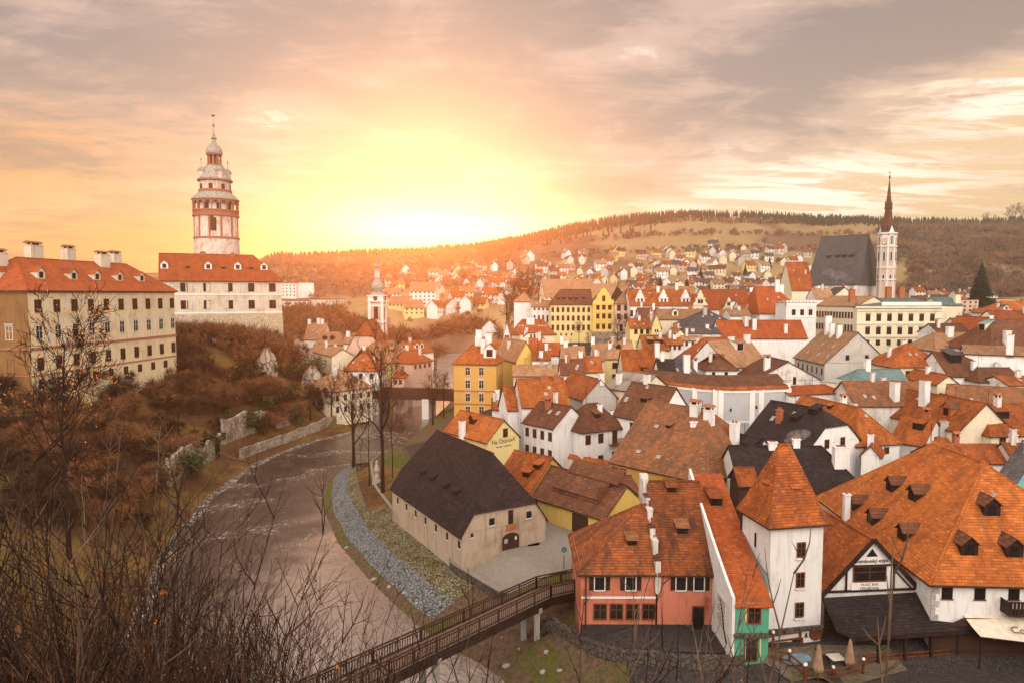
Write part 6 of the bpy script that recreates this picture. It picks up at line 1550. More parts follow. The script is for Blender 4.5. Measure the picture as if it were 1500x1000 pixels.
rnd = random.Random(11)
placed = []
def try_far(u, d, w, **k):
    x = (u - 750) / 1000 * d
    for (a, b) in placed:
        if abs(a - x) < w * .85 and abs(b - d) < 6: return
    placed.append((x, d)); far_house(u, d, w, rnd, **k)
for _ in range(2500):
    if len(placed) > 240: break
    u = rnd.uniform(765, 1235) if rnd.random() < .85 else rnd.uniform(560, 780); d = rnd.uniform(545, 675) if rnd.random() < .78 else rnd.uniform(440, 545)
    if u < 900 and d > 600 and rnd.random() < .4: continue
    if d > 640 and rnd.random() < .5: continue
    try_far(u, d, rnd.uniform(6, 9) * (1.1 if d > 470 else 1))
for _ in range(300):
    if len(placed) > 262: break
    u = rnd.uniform(1318, 1495); d = rnd.uniform(375, 490)
    try_far(u, d, rnd.uniform(6, 9.5))
for u, d, w_, kw in [(424, 490, 16.8, dict(flat=True, wi=0, st=4, label='white tower block on the left horizon, stepped storeys')), (446, 495, 15.2, dict(flat=True, wi=0, st=4, label='white slab block, second on the left horizon')), (480, 450, 20.9, dict(flat=True, wi=1, st=1, label='long low white hall left of the onion dome')), (432, 442, 17.9, dict(flat=True, wi=1, st=1, label='low white shed furthest left beyond the castle wing')),
                     (588, 430, 13.2, dict(wi=3, ri=2, label='pale house with tan roof just right of the onion dome')), (622, 440, 16.3, dict(wi=0, ri=2, st=4, label='tall white villa complex above the wooded bank')), (605, 420, 11.8, dict(wi=3, ri=2)), (640, 420, 10.9, dict(wi=0, ri=0)), (660, 425, 11.7, dict(wi=1, ri=0)), (683, 422, 9.2, dict(wi=0, ri=2, st=2, yaw=1.5, label='white gabled house at the edge of the wooded bank')), (700, 430, 11.6, dict(wi=3, ri=0)),
                     (722, 462, 14.2, dict(wi=0, ri=0, st=2, label='white house with wide red roof above the bank')), (741, 470, 9.4, dict(wi=0, ri=2, st=4, label='slim tall white house at the slope edge')), (670, 470, 11.0, dict(wi=0, ri=0)), (716, 390, 11.5, dict(wi=0, ri=2)), (753, 385, 10.7, dict(wi=2, ri=2)), (575, 490, 10.7, dict(wi=0, ri=2)), (560, 450, 9.6, dict(wi=2, ri=0)), (772, 670, 13.4, dict(wi=0, ri=2, label='white chapel like house alone on the hill top')), (738, 550, 8.7, dict(wi=0, ri=0)), (690, 530, 8.8, dict(wi=1, ri=0)), (640, 520, 9.7, dict(wi=2, ri=2)),
                     (830, 450, 33.8, dict(wi=2, ri=2, st=2, yaw=.12, label='very long low tan roofed building above the college')), (870, 440, 27.7, dict(wi=1, ri=2, st=2, yaw=.1, label='second long tan roof stepping down behind the college')), (985, 430, 24.8, dict(wi=2, ri=2, st=2, yaw=-.1, label='broad pale barn like roof behind the dormer row')),
                     (1403, 405, 16.4, dict(flat=True, wi=5, st=3, label='salmon flat block with balconies left of the great spruce')), (1388, 406, 14.6, dict(flat=True, wi=2, st=3, yaw=0, label='cream flat block furthest left on the right slope')), (1462, 410, 14.5, dict(flat=True, wi=5, st=3, label='salmon flat block right of the great spruce')), (1372, 370, 15.7, dict(flat=True, wi=3, st=3, label='yellow flat roofed block behind the hotel roof')), (1425, 358, 9.5, dict(wi=0, ri=0, st=2, yaw=1.5, label='white gabled villa in front of the great spruce')), (1405, 352, 11.6, dict(wi=3, ri=2, st=2, label='yellow house with brick chimney behind the annexe')), (1490, 350, 15.6, dict(wi=0, ri=4, st=2, label='long white house with red roof at the right edge'))]:
    far_house(u, d, w_, rnd, **kw)
# ------------------------------------------------------------ bridges, walls, street furniture
def footbridge():
    z = 5.3
    P = [px(866, 853, z=z), px(796, 868, z=z), px(478, 1018, z=z)]
    P.append(P[2] + (P[2] - P[1]).normalized() * 13)
    o = P[1]; t = thing('footbridge', 'wooden footbridge with slatted rails crossing the river', 'bridge', (o.x, o.y, z)); hw = 1.05
    rel = lambda p, dz=0.0: Vector((p.x - o.x, p.y - o.y, p.z - z + dz))
    nrm = []
    for a, b in zip(P[:-1], P[1:]): d = (b - a).normalized(); nrm.append(Vector((-d.y, d.x, 0)))
    js = [nrm[0]] + [(nrm[i] + nrm[i - 1]).normalized() for i in (1, 2)] + [nrm[-1]]
    deck, beam = MB(), MB()
    E = [[rel(p) + n * s * hw for p, n in zip(P, js)] for s in (1, -1)]
    for i in range(3):
        deck.face([E[0][i], E[0][i + 1], E[1][i + 1], E[1][i]])
        for s in (0, 1): beam.bar(E[s][i] + Vector((0, 0, -.38)), E[s][i + 1] + Vector((0, 0, -.38)), .28, .75)
        beam.face([E[0][i] + Vector((0, 0, -.1)), E[0][i + 1] + Vector((0, 0, -.1)), E[1][i + 1] + Vector((0, 0, -.1)), E[1][i] + Vector((0, 0, -.1))])
    deck.build('deck', 'deck', t); beam.build('beam', 'dark_wood', t)
    for s in (0, 1):
        m = MB()
        for i in range(3):
            a, b = E[s][i], E[s][i + 1]; L = (b - a).length; n = max(1, int(L / 2.0))
            for k in range(n + 1): p = a.lerp(b, k / n); m.box(p.x - .07, p.x + .07, p.y - .07, p.y + .07, -.5, 1.12)
            m.bar(a + Vector((0, 0, 1.14)), b + Vector((0, 0, 1.14)), .14, .09); m.bar(a + Vector((0, 0, .16)), b + Vector((0, 0, .16)), .08, .08); m.bar(a + Vector((0, 0, .92)), b + Vector((0, 0, .92)), .08, .08)
            n = int(L / .23)
            for k in range(n): p = a.lerp(b, (k + .5) / n); m.bar(p + Vector((0, 0, .16)), p + Vector((0, 0, .92)), .15, .05)
        m.build('railing', 'boards', t)
    for f, i in ((.08, 1), (.6, 1)):
        p = rel(P[i].lerp(P[i + 1], f)); gz = zt(p.x + o.x, p.y + o.y) - z; m = MB(); n = nrm[i]
        for s in (-1, 1): q = p + n * s * .8; m.box(q.x - .25, q.x + .25, q.y - .25, q.y + .25, gz - 1, -.4)
        m.bar(p - n * 1.3 + Vector((0, 0, -.62)), p + n * 1.3 + Vector((0, 0, -.62)), .35, .35); m.build('pier', 'concrete', t)

footbridge()

def road_bridge():
    z = 6.0; a, b = px(546, 577, z=z), px(668, 580, z=z); t = thing('road_bridge', 'brown boarded road bridge on a pale pier over the bend', 'bridge', (a.x, a.y, z)); ex = b - a; L = ex.length; t.rotation_euler.z = math.atan2(ex.y, ex.x)
    m = MB(); m.box(0, L, 0, 6, -.9, -.1); m.build('deck', 'boards', t)
    for y in (0, 6):
        m = MB(); m.box(0, L, y - .1, y + .1, -1.2, .95)
        for i in range(16): x = L * i / 15; m.box(x - .1, x + .1, y - .16, y + .16, -1.3, 1.1)
        m.bar((0, y, 1.1), (L, y, 1.1), .25, .12); m.build('railing', 'boards', t)
    m = MB(); m.box(L * .60, L * .68, -.5, 6.5, -7, -.9); m.build('pier', 'trim_white', t)

road_bridge()

def wall_thing(name, label, pts, h, mat, th=.5, step=2.0, ragged=0.0, cat='wall', cap=None):
    P = [pg(u, v) for u, v in pts]; L = resample([(p.x, p.y) for p in P], step); o = P[0]
    t = thing(name, label, cat, (o.x, o.y, o.z)); m = MB(); rnd = random.Random(len(label)); tops = []
    for i, p in enumerate(L): tops.append(zt(p.x, p.y) + h * (1 + rnd.uniform(-ragged, ragged)))
    for i in range(len(L) - 1):
        a, b = L[i], L[i + 1]; d = (b - a).normalized(); n = Vector((-d.y, d.x)) * th / 2
        q = lambda p, zz: (p.x - o.x, p.y - o.y, zz - o.z)
        za, zb = zt(a.x, a.y) - 2, zt(b.x, b.y) - 2
        vs = [q(a - n, za), q(b - n, zb), q(b + n, zb), q(a + n, za), q(a - n, tops[i]), q(b - n, tops[i + 1]), q(b + n, tops[i + 1]), q(a + n, tops[i])]
        m.mesh(vs, [(4, 5, 6, 7), (0, 1, 5, 4), (2, 3, 7, 6)] + ([(3, 0, 4, 7)] if i == 0 else []) + ([(1, 2, 6, 5)] if i == len(L) - 2 else []))
    m.build('wall', mat, t)
    if cap:
        c = MB()
        for i in range(len(L) - 1): a, b = L[i], L[i + 1]; c.bar((a.x - o.x, a.y - o.y, tops[i] - o.z + .07), (b.x - o.x, b.y - o.y, tops[i + 1] - o.z + .07), th + .16, .12)
        c.build('coping', cap, t)
    return t

wall_thing('garden_wall', 'long low stone wall along the left river bank', [(352, 672), (400, 654), (440, 640), (476, 627), (500, 617)], 2.0, 'rubble', .5, 2, .12)
wall_thing('garden_wall', 'tall ruined garden wall with stepped top above the river', [(326, 650), (352, 640), (388, 629)], 4.4, 'rubble', .6, 1.5, .14)
wall_thing('garden_wall', 'leaning ivy grown wall at the foot of the castle slope', [(246, 712), (268, 694), (290, 680)], 4.2, 'rubble', .6, 1.5, .1)
wall_thing('garden_wall', 'short bright wall stub beside the ivy grown wall', [(290, 684), (310, 672), (322, 664)], 3.2, 'rubble', .6, 1.2, .2)
wall_thing('garden_wall', 'broken wall with gate at the end of the bank garden', [(404, 627), (424, 621)], 2.6, 'rubble', .5, 1.0, .1)
wall_thing('retaining_wall', 'dark stone retaining wall between barn yard and lawn', [(700, 815), (650, 828), (668, 842), (700, 861), (735, 880)], .9, 'rubble_dark', .5, 1.0, 0, cap='paving')
wall_thing('retaining_wall', 'dark quay wall below the pink house terrace', [(790, 925), (850, 955), (920, 975), (1010, 982), (1090, 985)], .9, 'rubble_dark', .5, 1.5, .05)

def sheet_poly(name, pts, mat, lift=.08, kind='structure'):
    P = [pg(u, v) for u, v in pts]; m = MB(); n = len(P); c = sum(P, Vector()) / n
    rows = []
    K = 8
    for i in range(n):
        for k in range(6):
            e = P[i].lerp(P[(i + 1) % n], k / 6)
            for j in range(K + 1): q = c.lerp(e, j / K); rows.append((q.x, q.y))
    Z = ZT(rows); vs = [(x, y, zz + lift) for (x, y), zz in zip(rows, Z)]; N_ = n * 6
    m.mesh(vs, [(i * (K + 1) + j, i * (K + 1) + j + 1, ((i + 1) % N_) * (K + 1) + j + 1, ((i + 1) % N_) * (K + 1) + j) for i in range(N_) for j in range(K)])
    o = m.build(name, mat); o['kind'] = kind

sheet_poly('plaza', [(652, 822), (700, 860), (745, 872), (840, 838), (852, 800), (870, 775), (800, 748), (790, 800), (690, 815)], 'paving', .10)
sheet_poly('terrace', [(1105, 965), (1190, 945), (1300, 950), (1330, 985), (1230, 1010), (1160, 1000)], 'terrace_floor', .09)
sheet_poly('park_path', [(520, 690), (560, 678), (590, 690), (566, 742), (540, 750), (528, 720)], 'hill_soil', .07)
sheet_poly('pavement', [(852, 925), (1065, 930), (1068, 962), (960, 965), (860, 945)], 'setts_dark', .1)

def small_things():
    # road signs on the plaza
    p = pg(826, 836); t = thing('road_sign', 'round blue road sign on a thin post in the barn yard', 'sign', p)
    m = MB(); m.lathe([(.04, -.2), (.04, 2.3)], 8); m.build('post', 'iron', t); m = MB(); m.lathe([(.3, -.02), (.3, .02), (0, .02)], 16); m.lathe([(0, -.02), (.3, -.02)], 16); o = m.build('sign_plate', 'blue_cover', t, (0, -.06, 2.1)); o.rotation_euler = (R(90), 0, .2)
    m = MB(); m.box(-.26, .26, -.02, .02, 1.45, 1.75); m.build('sign_plate', 'lead', t, (0, -.06, 0))
    # bench and statue in the park tip
    p = pg(531, 686); t = thing('park_bench', 'dark wooden bench on the tip of the river park', 'bench', p, .5)
    m = MB(); m.box(-1.1, 1.1, -.25, .25, .42, .5); m.build('seat', 'boards', t); m = MB(); m.box(-1.1, 1.1, .22, .3, .55, .95); m.build('backrest', 'boards', t)
    for x in (-.9, .9): m = MB(); m.box(x - .06, x + .06, -.22, .28, -.1, .42); m.build('leg', 'iron', t)
    p = pg(552, 708); t = thing('sculpture', 'grey weathered sculpture on a stone block under the park trees', 'sculpture', p)
    m = MB(); m.box(-.6, .6, -.5, .5, -.3, .5); m.build('plinth', 'concrete', t); m = MB(); m.lathe([(.35, .5), (.4, 1.0), (.25, 1.5), (.42, 2.0), (.3, 2.6), (.15, 3.0), (.22, 3.3), (.02, 3.6)], 9); m.build('figure', 'concrete', t)
    # terrace by the tower: parasols, table, pool cover, rails with lamps
    for u, v, h, l in ((1198, 992, 2.6, 'folded brown parasol, left of two on the mill terrace'), (1244, 985, 2.6, 'folded brown parasol, right of two on the mill terrace')):
        p = pg(u, v); t = thing('parasol', l, 'parasol', p); m = MB(); m.lathe([(.05, -.1), (.05, h)], 8); m.build('pole', 'red_wood', t)
        m = MB(); m.lathe([(.34, .55), (.40, .75), (.30, 1.3), (.2, 1.9), (.13, 2.3), (.03, h)], 9); m.build('cloth', 'parasol_cloth', t)
    p = pg(1224, 975); t = thing('table', 'white square table on the mill terrace', 'table', p, .15); m = MB(); m.box(-.55, .55, -.5, .5, .7, .75); m.build('table_top', 'frame_white', t)
    for sx in (-1, 1):
        for sy in (-1, 1): m = MB(); m.box(sx * .45 - .03, sx * .45 + .03, sy * .4 - .03, sy * .4 + .03, 0, .7); m.build('leg', 'iron', t)
    p = pg(1167, 972); m = MB(); m.lathe([(1.0, .02), (1.0, .14), (0.0, .2)], 14); o = m.build('tarpaulin', 'blue_cover', None, (p.x, p.y, p.z + .08), .3); o.scale = (1.2, .7, 1); tag(o, 'blue grey tarpaulin lying on the terrace floor', 'tarpaulin')
    p = pg(1193, 944); t = thing('water_wheel', 'rusty brown round barrel end leaning by the white tower', 'barrel', (p.x, p.y, p.z)); m = MB(); m.lathe([(.0, -.2), (.6, -.2), (.66, 0), (.6, .2), (0, .2)], 16); o = m.build('barrel_body', 'frame_brown', t, (0, 0, .65)); o.rotation_euler = (R(90), 0, .3); t.name = 'barrel'
    rails = [[(1104, 962), (1132, 952), (1172, 942)], [(1106, 972), (1156, 980), (1180, 1002)], [(1178, 1004), (1220, 1000), (1264, 992)]]
    for k, (pts, l) in enumerate(zip(rails, ('brown rail fence along the foot of the white tower', 'brown rail fence bending round the terrace corner', 'brown rail fence along the front of the terrace'))):
        P = [pg(u, v) for u, v in pts]; o = P[0]; t = thing('fence', l, 'fence', o); m = MB()
        for a, b in zip(P[:-1], P[1:]):
            for zz in (.45, .95): m.bar((a.x - o.x, a.y - o.y, a.z - o.z + zz), (b.x - o.x, b.y - o.y, b.z - o.z + zz), .08, .12)
        m.build('rail', 'red_wood', t)
        for p in P: m = MB(); m.box(-.07, .07, -.07, .07, -.3, 1.1); q = m.build('post', 'red_wood', t, (p.x - o.x, p.y - o.y, p.z - o.z)); m = MB(); m.lathe([(.02, 1.1), (.11, 1.16), (.12, 1.24), (.08, 1.33), (.01, 1.36)], 8); m.build('lamp', 'lamp_globe', q)
    # rocks and litter on the gravel bank
    rr = random.Random(5)
    for i, (u, v) in enumerate([(508, 802), (548, 850), (570, 862), (592, 868), (610, 885), (735, 935), (742, 980), (795, 985), (800, 962), (760, 950), (700, 930), (820, 990)]):
        p = pg(u, v); m = MB(); s = rr.uniform(.12, .30); m.lathe([(.0, -.1), (s, -.05), (s * .9, s * .4), (s * .4, s * .7), (0, s * .75)], 6, rot=rr.random()); o = m.build('boulder', 'concrete', None, p, rr.random()); o.scale = (rr.uniform(.8, 1.5), rr.uniform(.6, 1), 1); tag(o, 'pale boulder on the muddy river bank', 'rock', 'pale boulders on the river banks')

small_things()

# ------------------------------------------------------------ trees and shrubs
def rdir(rnd, d, ang):
    d = Vector(d).normalized(); a = d.orthogonal().normalized(); a.rotate(Matrix.Rotation(rnd.uniform(0, 6.283), 3, d)); d.rotate(Matrix.Rotation(ang, 3, a)); return d

def limb(mb, rnd, p, d, L, r, depth, rmin=.012, up=.25, kids=(3, 5), ang=(.45, .95), nseg=4, mi=0, tipr=.35, leaves=None):
    pts = [p]; rads = [r]; q = Vector(p); d = Vector(d).normalized()
    for i in range(nseg):
        d = (d + Vector((rnd.gauss(0, .16), rnd.gauss(0, .16), rnd.gauss(0, .08) + up * .25))).normalized()
        q = q + d * L / nseg; pts.append(q); rads.append(max(rmin, r * (1 - (1 - tipr) * (i + 1) / nseg)))
    mb.tube(pts, rads, 5 if r > .12 else 3, mi)
    if leaves is not None and depth == 0:
        for i in range(2): leaves.append(pts[-1 - i % 2] + Vector((rnd.gauss(0, .1), rnd.gauss(0, .1), rnd.gauss(0, .1))))
    if depth <= 0: return
    for k in range(rnd.randint(*kids)):
        f = rnd.uniform(.3, 1.0) * nseg; i = min(int(f), nseg - 1); b = pts[i].lerp(pts[i + 1], f - i); rr = rads[i] * rnd.uniform(.45, .7)
        limb(mb, rnd, b, rdir(rnd, pts[i + 1] - pts[i], rnd.uniform(*ang)), L * rnd.uniform(.42, .72), max(rmin, rr), depth - 1, rmin, up, kids, ang, max(2, nseg - 1), mi, tipr, leaves)

def tree_meshes(key, h, seed, depth=5, r=None, fork=.35, leaves=False, rmin=.012, kids=(3, 5), lean=0.0, bark='bark'):
    rnd = random.Random(seed); r = r or h * .022; t = MB(); c = MB(); lv = [] if leaves else None
    pts = [Vector((0, 0, -1))]; rads = [r * 1.3]; n = 8; q = Vector((0, 0, 0))
    for i in range(n + 1):
        f = i / n; q = Vector((lean * h * f + rnd.gauss(0, .012 * h * f), rnd.gauss(0, .012 * h * f), h * .82 * f)); pts.append(q); rads.append(max(rmin, r * (1 - .8 * f)))
    t.tube(pts, rads, 7)
    nb = 13
    for i in range(nb):
        f = fork + (1 - fork) * (i + rnd.random()) / nb; k = 1 + min(n - 1, int(f * n)); b = pts[k].lerp(pts[min(k + 1, n + 1)], f * n - int(f * n)) if f < 1 else pts[-1]
        limb(c, rnd, b, rdir(rnd, (0, 0, 1), rnd.uniform(.5, 1.0)), h * (.42 - .24 * f), rads[k] * .55, depth - 2, rmin, .35, kids, leaves=lv)
    me = [t.data('trunk', bark), c.data('branches', bark)]
    if leaves:
        l = MB()
        for p in lv:
            if rnd.random() < .30:
                s = rnd.uniform(.03, .06); a = Vector((rnd.gauss(0, 1), rnd.gauss(0, 1), rnd.gauss(0, 1))).normalized() * s; b2 = a.orthogonal().normalized() * s; l.face([p - a, p - b2, p + a, p + b2])
        me.append(l.data('leaves', 'dry_leaf'))
    return me

def plant(name, label, cat, parts, p, s=1.0, rz=0.0, group=None, sc=None):
    t = thing(name, label, cat, p, rz, group); t.scale = sc or (s, s, s)
    for me in parts: obj(me.name.split('.')[0], me, t)
    return t

TREES = [tree_meshes('a', 10, 1), tree_meshes('b', 10, 2, fork=.25), tree_meshes('c', 10, 3, fork=.5), tree_meshes('d', 10, 4, kids=(2, 4), fork=.4)]
TLEAF = tree_meshes('leafy', 10, 12, leaves=True, fork=.32, bark='bark', r=.13)
TALL = tree_meshes('tall', 10, 21, fork=.30, kids=(2, 4), r=.20)
THIN = tree_meshes('thin', 10, 23, fork=.4, kids=(2, 3), r=.08)
def top_h(p, v): return rv_z(v, p.x, p.y) - p.z
for (u, v, vt, parts, rz, l) in [(518, 684, 540, TREES[1], .3, 'big bare tree with broad crown at the river park tip'), (561, 722, 470, TALL, 0, 'tallest bare tree with dark trunk beside the barn'), (541, 712, 560, THIN, .4, 'thin bare young tree between the two big park trees'), (529, 690, 640, THIN, 1, 'short bare sapling by the park bench'), (575, 700, 560, THIN, 2, 'slender bare tree half hidden by the barn roof'),
                                 (634, 622, 540, TREES[0], 1.2, 'dark bare tree at the right end of the road bridge'), (650, 612, 548, TREES[2], 2, 'bare bushy tree against the ochre house'), (486, 622, 545, TREES[0], .8, 'bare dark tree in front of the cream river house'), (455, 616, 540, TREES[3], 2.8, 'bare brown tree at the foot of the castle cliff'), (508, 618, 560, TREES[2], 1.7, 'low bare tree left of the road bridge'), (262, 640, 585, TREES[3], .5, 'small gnarled orchard tree on the castle meadow'),
                                 (848, 505, 472, TREES[2], .5, 'pale bare tree before the yellow college wall'), (862, 508, 485, TREES[1], 1.5, 'rounded bare tree below the college terrace'), (918, 493, 458, TREES[0], 2.5, 'reddish bare tree right of the college terrace'), (905, 490, 462, TREES[3], .9, 'second reddish bare tree right of the college'), (760, 452, 404, TREES[1], 1.1, 'large bare tree left of the white block on the hill'), (742, 450, 412, TREES[0], 2.2, 'bare tree at the left of the hill gardens'), (775, 430, 400, TREES[2], .2, 'bare tree among gardens above the white block')]:
    p = pg(u, v) if v > 500 else px(u, v, d={848: 226, 862: 220, 918: 205, 905: 208}.get(u, 300))
    if v <= 500: p.z = zt(p.x, p.y)
    if v > 500 and p.y > 215: p = px(u, v, d={848: 226, 862: 220}.get(u, 205)); p.z = zt(p.x, p.y)
    h = top_h(p, vt); kx = .62 if parts is TALL else .85; plant('bare_tree', l, 'tree', parts, p, 1, rz, None, (max(.3, h / 10) * kx, max(.3, h / 10) * kx, max(.3, h / 10)))
# the leafy tree before the palace
p = px(96, 690, d=70); p.z = zt(p.x, p.y); h = top_h(p, 432)
plant('bare_tree', 'spreading tree with last yellow leaves in front of the castle palace', 'tree', TLEAF, p, h / 10, .6, sc=(h * .072, h * .072, h / 10))

def bush_mesh(seed, n=1150, mat='twig_red', wd=.05, flat=1.0):
    rnd = random.Random(seed); m = MB()
    clumps = [(Vector((rnd.gauss(0, .33), rnd.gauss(0, .33), rnd.uniform(.15, .75) * flat)), rnd.uniform(.22, .42)) for _ in range(9)]
    for i in range(n):
        c, s = rnd.choice(clumps); d = Vector((rnd.gauss(0, 1), rnd.gauss(0, 1), rnd.gauss(.45, .8))).normalized()
        p = c + d * s * rnd.uniform(.1, .5); q = c + d * s * rnd.uniform(.8, 1.25); side = d.cross(Vector((rnd.gauss(0, 1), rnd.gauss(0, 1), rnd.gauss(0, 1)))).normalized() * wd * rnd.uniform(.4, 1)
        m.face([p - side, p + side, q])
    for i in range(7):
        a = rnd.uniform(0, 6.283); m.tube([(0, 0, -.1), (.15 * math.cos(a), .15 * math.sin(a), .3), (.35 * math.cos(a), .35 * math.sin(a), .8 * flat)], [.025, .018, .008], 3)
    return m.data('shrub', mat)

def leaf_mesh(seed, n=1500, mat='evergreen', flat=1.0, wd=.045):
    rnd = random.Random(seed); m = MB()
    clumps = [(Vector((rnd.gauss(0, .28), rnd.gauss(0, .28), rnd.uniform(.12, .8) * flat)), rnd.uniform(.16, .32)) for _ in range(14)]
    for i in range(n):
        c, s = rnd.choice(clumps); d = Vector((rnd.gauss(0, 1), rnd.gauss(0, 1), rnd.gauss(0, 1))).normalized(); p = c + d * s * rnd.random() ** .4
        a = Vector((rnd.gauss(0, 1), rnd.gauss(0, 1), rnd.gauss(0, 1))).normalized() * wd * rnd.uniform(.6, 1.4); b = a.orthogonal().normalized() * wd * .8
        m.face([p - a, p - b, p + a, p + b])
    return m.data('evergreen_shrub', mat)

BUSH = [bush_mesh(s, mat=mt, wd=w_) for s, mt, w_ in ((1, 'twig_red', .012), (2, 'twig', .012), (3, 'twig_red', .013), (4, 'twig', .012))]
EVER = [leaf_mesh(s) for s in (1, 2)]
BL = ['rusty brown bare shrub', 'dark brown bare shrub', 'reddish bare shrub', 'dull brown bare shrub']
def hill_where(u, v):
    side = 'below the castle palace' if u < 255 else ('on the castle cliff' if v < 545 else 'on the slope under the castle wing')
    if u > 400: side = 'at the right foot of the castle cliff'
    return side
rnd = random.Random(3); spots = []
for u in range(258, 430, 11):
    d = 174 + (u - 258) * .05; x = (u - 750) / 1000 * d; q = Vector((x, d, zt(x, d))); hh = top_h(q, 476 + 9 * math.sin(u * 1.7) + max(0, u - 395) * .6)
    if hh > 2:
        o = obj('bare_shrub', BUSH[u % 4], None, q, u); o.scale = (max(4, hh * .8), max(4, hh * .8), hh); tag(o, 'tall bare shrub hiding the base of the painted castle wing', 'shrub', 'tall bare shrubs along the base of the castle wing'); spots.append(q)
for _ in range(1400):
    if len(spots) > 130: break
    u = rnd.uniform(-10, 478) if rnd.random() < .6 else rnd.uniform(-10, 215); v = rnd.uniform(488, 775)
    if u < 255 and v < 585 - (u * .12): continue
    if u > 300 and v > 660 - (u - 300) * .25: continue
    if v > 700 and u > 240: continue
    if 250 < u < 330 and 618 < v < 662 and rnd.random() < .8: continue
    p = pg(u, v)
    if p.y > 260 or any((p - q).length < 2.6 for q in spots): continue
    spots.append(p); k = rnd.randrange(4); s = rnd.uniform(4.2, 8.0) * (1 if v < 600 else .75)
    o = obj('bare_shrub', BUSH[k], None, p, rnd.uniform(0, 6)); o.scale = (s * rnd.uniform(.8, 1.1), s, s * rnd.uniform(.7, 1.0))
    tag(o, f"{BL[k]} {hill_where(u, v)}", 'shrub', f"{BL[k]}s {hill_where(u, v)}")
for (u, v, s, sc, l) in [(352, 630, 5, (1, 1, 1.1), 'dark ivy mass hanging on the ruined wall left'), (312, 668, 5, (.6, .6, 1), 'ivy column on the leaning wall'), (395, 606, 6, (1, 1, .9), 'rounded green evergreen above the garden walls'), (412, 602, 5, (1, 1, .9), 'second rounded evergreen behind the garden walls'), (384, 636, 5, (.32, .32, 1), 'dark columnar yew in front of the ruined wall'), (433, 622, 5, (.6, .6, 1), 'dark evergreen by the wall gate'), (440, 560, 9, (1, 1, .9), 'large green evergreen low on the castle cliff'), (420, 590, 6, (1, 1, .8), 'green bush at the cliff foot'), (287, 676, 5, (.6, .6, .9), 'ivy clad lump at the left end of the walls'), (370, 560, 7, (1, 1, .8), 'dull green evergreen in the middle of the castle slope'), (464, 600, 6, (.8, .8, 1), 'dark evergreen beside the bare river trees'), (262, 700, 6, (1, 1, .8), 'dark green shrub above the rapids')]:
    p = pg(u, v); o = obj('evergreen_shrub', EVER[len(l) % 2], None, p, len(l)); o.scale = (s * sc[0], s * sc[1], s * sc[2]); tag(o, l, 'shrub')

# rock faces of the castle cliff
rk = random.Random(9)
for (u, v, s, l) in [(392, 545, 4.5, 'pale bare rock face among shrubs on the castle cliff'), (404, 530, 3.5, 'upper rock ledge of the castle cliff'), (445, 545, 6, 'tall pale rock wall at the right of the castle cliff'), (458, 575, 5, 'lower rock wall above the river street'), (436, 520, 5, 'rock shoulder under the painted wing')]:
    p = pg(u, v); m = MB(); n = 9
    m.lathe([(0, -.4), (.6, -.4), (.62, .1), (.5, .5), (.42, .8), (.2, 1.0), (0, 1.02)], n, rot=rk.random())
    m.v = [(x + rk.gauss(0, .07), y + rk.gauss(0, .07), q + rk.gauss(0, .06)) for x, y, q in m.v]
    o = m.build('rock', 'rubble', None, p, rk.random() * 6); o.scale = (s, s * .8, s * 1.3); tag(o, l, 'rock')

# far woods: one mass of twigs each
def wood(name, label, spots, mat, size, n=40, wd=.09, seed=1):
    rnd = random.Random(seed); V = []; F = []
    for (x, y, z_) in spots:
        s = size * rnd.uniform(.6, 1.3)
        for i in range(n):
            d = Vector((rnd.gauss(0, 1), rnd.gauss(0, 1), rnd.gauss(.5, .8))).normalized(); c = Vector((x, y, z_ + s * .45))
            p = c + d * s * rnd.uniform(0, .35); q = c + d * s * rnd.uniform(.5, .95); e = d.cross(Vector((rnd.gauss(0, 1), rnd.gauss(0, 1), rnd.gauss(0, 1)))).normalized() * s * wd
            k = len(V); V += [p - e, p + e, q]; F.append((k, k + 1, k + 2))
    me = bpy.data.meshes.new(name); me.from_pydata(V, [], F); me.materials.append(MATS[mat]); o = obj(name, me); tag(o, label, 'woodland', None, 'stuff')

simple('wood_far', (0.23, 0.12, 0.075), 0.9, 0.4, .02)
simple('wood_far_grey', (0.17, 0.11, 0.085), 0.9, 0.4, .02)
rnd = random.Random(21)
def sample(n, u0, u1, d0, d1, keep=None):
    out = []
    while len(out) < n:
        u, d = rnd.uniform(u0, u1), rnd.uniform(d0, d1)
        if keep and not keep(u, d): 
            if rnd.random() < .9: continue
        x = (u - 750) / 1000 * d; out.append((x, d))
    Z = ZT(out); return [(x, y, z_) for (x, y), z_ in zip(out, Z)]
wood('wooded_bank', 'brown leafless wood covering the far river bank', sample(330, 405, 770, 336, 392, lambda u, d: not (585 < u < 745 and d < 384)), 'twig_red', 7, 55, .05)
wood('garden_trees', 'leafless garden trees and hedges scattered between the far houses', sample(330, 400, 1300, 390, 630), 'wood_far', 4.0, 34, .07, 2)
wood('hill_wood', 'reddish leafless wood on the right hillside', sample(1000, 1300, 1560, 490, 830, lambda u, d: (u > 1330 or d > 670) and math.sin(u / 23 + d / 21) + math.sin(d / 37 - u / 41) > -1.1), 'wood_far', 7.5, 64, .035, 3)
wood('hill_wood_grey', 'greyer leafless trees mixed into the right hillside wood', sample(350, 1300, 1560, 490, 830, lambda u, d: (u > 1330 or d > 670) and math.sin(u / 31 + d / 16) > .1), 'wood_far_grey', 9, 60, .03, 13)
wood('valley_scrub', 'dark scrub below the flat blocks on the right', sample(160, 1330, 1520, 300, 400), 'wood_far_grey', 5, 60, .035, 7)
